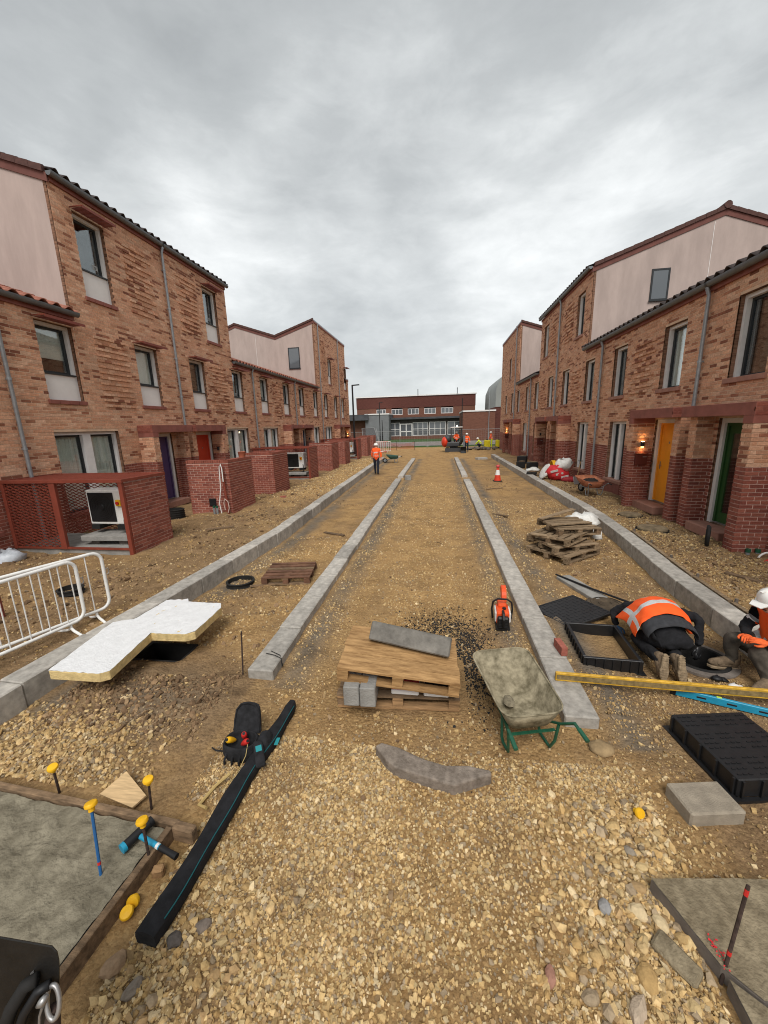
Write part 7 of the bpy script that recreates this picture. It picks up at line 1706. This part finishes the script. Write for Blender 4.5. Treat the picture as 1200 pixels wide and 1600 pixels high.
# crushed stone: a chipped block of eight corners and twelve faces
CV = np.array([(x, y, z) for z in (-.75, .75) for y in (-.75, .75) for x in (-.75, .75)])
CF = np.array([(0, 2, 3), (0, 3, 1), (4, 5, 7), (4, 7, 6), (0, 1, 5), (0, 5, 4), (2, 6, 7), (2, 7, 3), (0, 4, 6), (0, 6, 2), (1, 3, 7), (1, 7, 5)])
STONE = mat('crushed_stone', (1, 1, 1), .92, var=.2, vscale=30, mode='attr', bump=.3, bscale=90)
PAL = np.array([(.53, .365, .165), (.48, .32, .14), (.58, .425, .21), (.42, .27, .11), (.55, .39, .19), (.38, .25, .12), (.61, .475, .28), (.33, .25, .16)])
BLOCKED = [(-4.3, -1.66, .0, 2.1), (1.33, 3.3, .9, 1.98), (-1.08, .28, 3.14, 4.08), (1.55, 2.26, 4.0, 4.9), (1.95, 2.78, 2.5, 3.3), (1.62, 2.08, 2.32, 2.65), (1.1, 1.43, 3.1, 31), (-2.14, -1.79, 3.45, 31), (2.55, 3.3, 4.0, 4.75), (1.5, 2.42, 4.85, 5.82), (-3.4, -2.62, 3.4, 4.05)]
def scatter(x, y, r, flat=.65, sink=.35, dark=.0):
    x, y, r = map(np.asarray, (x, y, r)); ok = np.ones(len(x), bool)
    for a, b, c, d in BLOCKED: ok &= ~((x > a) & (x < b) & (y > c) & (y < d))
    dl, dr = xl(y) - x, x - xr(y); ok &= ~((dl > -.03) & (dl < .32)) & ~((dr > -.03) & (dr < .32)) & (x > -9) & (x < 5.6)
    ok &= ~((x < -6.2) & ((np.abs(y - 7.475) < .7) | (y > 10.6) & (y < 12.6)))
    x, y, r = x[ok], y[ok], r[ok]; n = len(x)
    if n == 0: return None
    r = r * .88
    if np.median(r) < .0085: B_, F_ = CV, CF; nv = 8; V = (CV[None] + rng.normal(0, .17, (n, nv, 3)))
    else: B_, F_ = IV, IF; nv = 12; V = IV[None] * (1 + rng.normal(0, .2, (n, nv, 1))) + rng.normal(0, .1, (n, nv, 3))
    V = V * (np.array([1, 1, flat + .15])[None, None] * rng.uniform(.7, 1.15, (n, 1, 3)))
    a = rng.uniform(0, 6.28, n); ca, sa = np.cos(a), np.sin(a); X = V[..., 0] * ca[:, None] - V[..., 1] * sa[:, None]; Y = V[..., 0] * sa[:, None] + V[..., 1] * ca[:, None]
    t = rng.normal(0, .3, n); u = rng.normal(0, .3, n); Z = V[..., 2] + X * t[:, None] + Y * u[:, None]
    P = np.stack([X * r[:, None] + x[:, None], Y * r[:, None] + y[:, None], Z * r[:, None] + (gz(x, y) + r * (flat * .9 - sink))[:, None]], -1)
    c = PAL[rng.integers(0, len(PAL), n)] * rng.uniform(.72, 1.25, (n, 1)); m_ = masks(x, y)[:, 0] * .5
    c = c * (1 - m_[:, None] * np.array([.42, .46, .5])) * (1 - dark)
    cols = np.repeat(np.concatenate([c, np.ones((n, 1))], 1), nv, 0)
    return P.reshape(-1, 3), (F_[None] + (np.arange(n) * nv)[:, None, None]).reshape(-1, 3), cols
def zone(n, x0, x1, y0, y1, med, sig, lo, hi, dens=None, **k):
    x = rng.uniform(x0, x1, n); y = rng.uniform(y0, y1, n); r = np.clip(med * np.exp(rng.normal(0, sig, n)), lo, hi)
    if dens is not None: q = rng.random(n) < dens(x, y); x, y, r = x[q], y[q], r[q]
    return scatter(x, y, r, **k)
def gravel(name, label, zs):
    zs = [z for z in zs if z]; off = 0; Vs, Fs, Cs = [], [], []
    for V, F_, C in zs: Vs.append(V); Fs.append(F_ + off); Cs.append(C); off += len(V)
    o = rows_mesh(name, np.concatenate(Vs), np.concatenate(Fs), STONE, None, np.concatenate(Cs)); tag(o, label, kind='stuff'); return o
fgd = lambda x, y: .35 + .65 * sstep(.40, .55, fbm(x * 1.7, y * 1.7, 91)) * (1 - .75 * np.exp(-((x - .05) / .38) ** 2 - ((y - 1.75) / .5) ** 2))
gravel('gravel', 'crushed tan stone covering the foreground', [
    zone(60000, -1.9, 1.5, .95, 2.75, .0068, .42, .003, .02, fgd), zone(9000, -1.9, 1.5, .95, 2.7, .011, .35, .007, .022, fgd),
    zone(2600, .5, 1.5, 1.0, 2.45, .017, .4, .008, .034, lambda x, y: np.clip((x - .4) * 1.4, 0, 1)), zone(900, -1.85, -.8, .95, 1.7, .017, .4, .009, .034, lambda x, y: np.clip((-.7 - x) * 1.2, 0, 1)),
    zone(5200, -4.1, -2.3, 2.05, 3.0, .0145, .4, .007, .030, lambda x, y: np.clip(1.5 - np.abs(x + 3.4) * 1.2, 0.05, 1) * sstep(3.0, 2.4, y)),
    zone(14000, 1.2, 3.6, 1.9, 4.0, .0065, .5, .003, .02, lambda x, y: .25 + .6 * sstep(.42, .6, fbm(x * 2, y * 2, 15)))])
gravel('fine_gravel', 'fine gravel and grit over the unfinished carriageway', [
    zone(26000, -1.8, 1.1, 2.6, 8, .0066, .5, .004, .022, lambda x, y: (.3 + .6 * sstep(.42, .6, fbm(x * 2, y * 2, 15))) * (1 - .7 * np.exp(-((x + 1.05) / .2) ** 2) - .7 * np.exp(-((x - .55) / .2) ** 2))), zone(6000, -1.8, 1.1, 8, 18, .011, .45, .006, .026),
    zone(8000, -3.9, -2.1, 2.6, 9, .009, .5, .004, .026, lambda x, y: .3 + .6 * sstep(.42, .6, fbm(x * 2, y * 2, 18))), zone(9000, 1.4, 3.9, 3.9, 14, .010, .5, .005, .028)])
gravel('path_rubble', 'rough stony soil of the two footpaths', [
    zone(9000, 4.1, 5.6, 5.5, 19, .011, .45, .007, .045), zone(6000, 3.8, 5.5, 3.4, 12, .011, .5, .006, .045), zone(9000, -8.5, -4.2, 3.2, 16, .011, .5, .006, .042), zone(5000, -6.3, -4.3, 14, 30, .022, .4, .01, .05)])
def clods(zs):
    global PAL; keep = PAL; PAL = np.array([(.22, .138, .076), (.17, .105, .056), (.28, .18, .098), (.32, .215, .12)]); r = [zone(*z[:-1], **z[-1]) for z in zs]; PAL = keep; return r
gravel('soil_clods', 'brown clods of dug soil along the paths and kerbs', clods([
    (6000, -8.5, -4.2, 3.0, 18, .020, .55, .008, .07, dict(dens=lambda x, y: sstep(.42, .6, fbm(x * .9, y * .9, 61)), flat=.55)), (5000, 4.1, 5.6, 4, 20, .018, .5, .008, .06, dict(dens=lambda x, y: sstep(.40, .6, fbm(x * .9, y * .9, 62)), flat=.55)),
    (3500, -3.9, -2.15, 2.3, 20, .013, .55, .005, .05, dict(dens=lambda x, y: sstep(.45, .6, fbm(x * 1.1, y * 1.1, 63)), flat=.55)), (4000, 1.5, 4.0, 2.2, 20, .013, .55, .005, .05, dict(dens=lambda x, y: sstep(.45, .6, fbm(x * 1.1, y * 1.1, 64)), flat=.55)),
    (2600, -1.8, 1.1, 1.5, 16, .009, .5, .004, .03, dict(dens=lambda x, y: sstep(.5, .66, fbm(x * 1.3, y * 1.3, 65)))), (1800, -3.9, -2.2, 2.6, 3.5, .012, .55, .005, .04, dict())]))
# black tar crumbs beside the pallets
n = 6000; tx = np.concatenate([rng.normal(.05, .28, n // 2), rng.normal(.34, .15, n // 2)]); ty = np.concatenate([rng.normal(4.75, .28, n // 2), rng.normal(4.1, .42, n // 2)])
q = scatter(tx, ty, np.clip(.0058 * np.exp(rng.normal(0, .45, n)), .003, .016)); C = np.concatenate([np.full((len(q[2]), 3), .02), np.ones((len(q[2]), 1))], 1)
tag(rows_mesh('tar_crumbs', q[0], q[1], STONE, None, C), 'black tar crumbs scattered beyond the pallets', kind='stuff')
# larger stones one could pick up
def rock(x, y, r, lab=None, col=None, sub=2):
    bm = bmesh.new(); bmesh.ops.create_icosphere(bm, subdivisions=sub, radius=1.0); sd0 = random.random() * 50
    r *= .8; sx, sy, sz = r * random.uniform(.8, 1.25), r * random.uniform(.65, 1.0), r * random.uniform(.5, .75); a = random.random() * 6.28
    from mathutils import noise
    for v in bm.verts: v.co *= 1 + .35 * noise.noise(v.co * 1.1 + Vector((sd0, 0, 0))); v.co = Vector((v.co.x * sx, v.co.y * sy, v.co.z * sz)); v.co.rotate(Matrix.Rotation(a, 3, 'Z'))
    me = bpy.data.meshes.new('rock'); bm.to_mesh(me); bm.free(); me.materials.append(STONE); o = bpy.data.objects.new('rock', me); COL.objects.link(o); o.location = (x, y, float(gz(x, y)) + sz * .45); WORLD[o.name] = Vector(o.location)
    c = col or tuple(PAL[random.randrange(len(PAL))] * .95); o.color = (*c, 1); return tag(o, lab or 'larger loose stone among the gravel by the right slab edge', 'stone', None if lab else 'larger stones along the right slab edge')
rock(1.17, 2.26, .05, 'pale angular stone left of the lone yellow cap'); rock(1.20, 2.10, .048, 'grey stone below the pale angular one', (.26, .22, .17)); rock(-1.42, 1.34, .06, 'dark wet stone near the lower end of the tool case', (.10, .085, .075)); rock(-1.3, 1.42, .05, 'grey brown stone right of the tool case end', (.2, .16, .13)); rock(-1.66, 1.2, .075, 'brown brick shaped stone by the edging board', (.30, .2, .12)); rock(-1.5, 1.14, .055, 'grey stone near the lower left gravel edge', (.24, .2, .16)); rock(.55, 1.45, .045, 'reddish stone in the lower right gravel', (.33, .17, .12)); rock(.93, 1.78, .052, 'flat grey stone in the right gravel', (.27, .26, .25)); rock(.92, 1.38, .065, 'pale rounded stone at the bottom right', (.42, .33, .24)); rock(1.40, 1.60, .05, 'pink stone against the slab edge', (.45, .27, .2))
for x, y, r in ((1.24, 2.02, .045), (1.16, 1.9, .05), (1.26, 1.84, .042), (1.2, 1.74, .05), (1.28, 1.68, .045), (1.1, 1.78, .055), (1.05, 1.62, .05), (1.02, 1.5, .06), (.8, 1.55, .045), (.72, 1.4, .05), (1.18, 1.42, .05), (.78, 1.28, .055), (1.29, 1.78, .04), (.9, 1.95, .04), (1.0, 2.05, .04)): rock(x, y, r, sub=2)
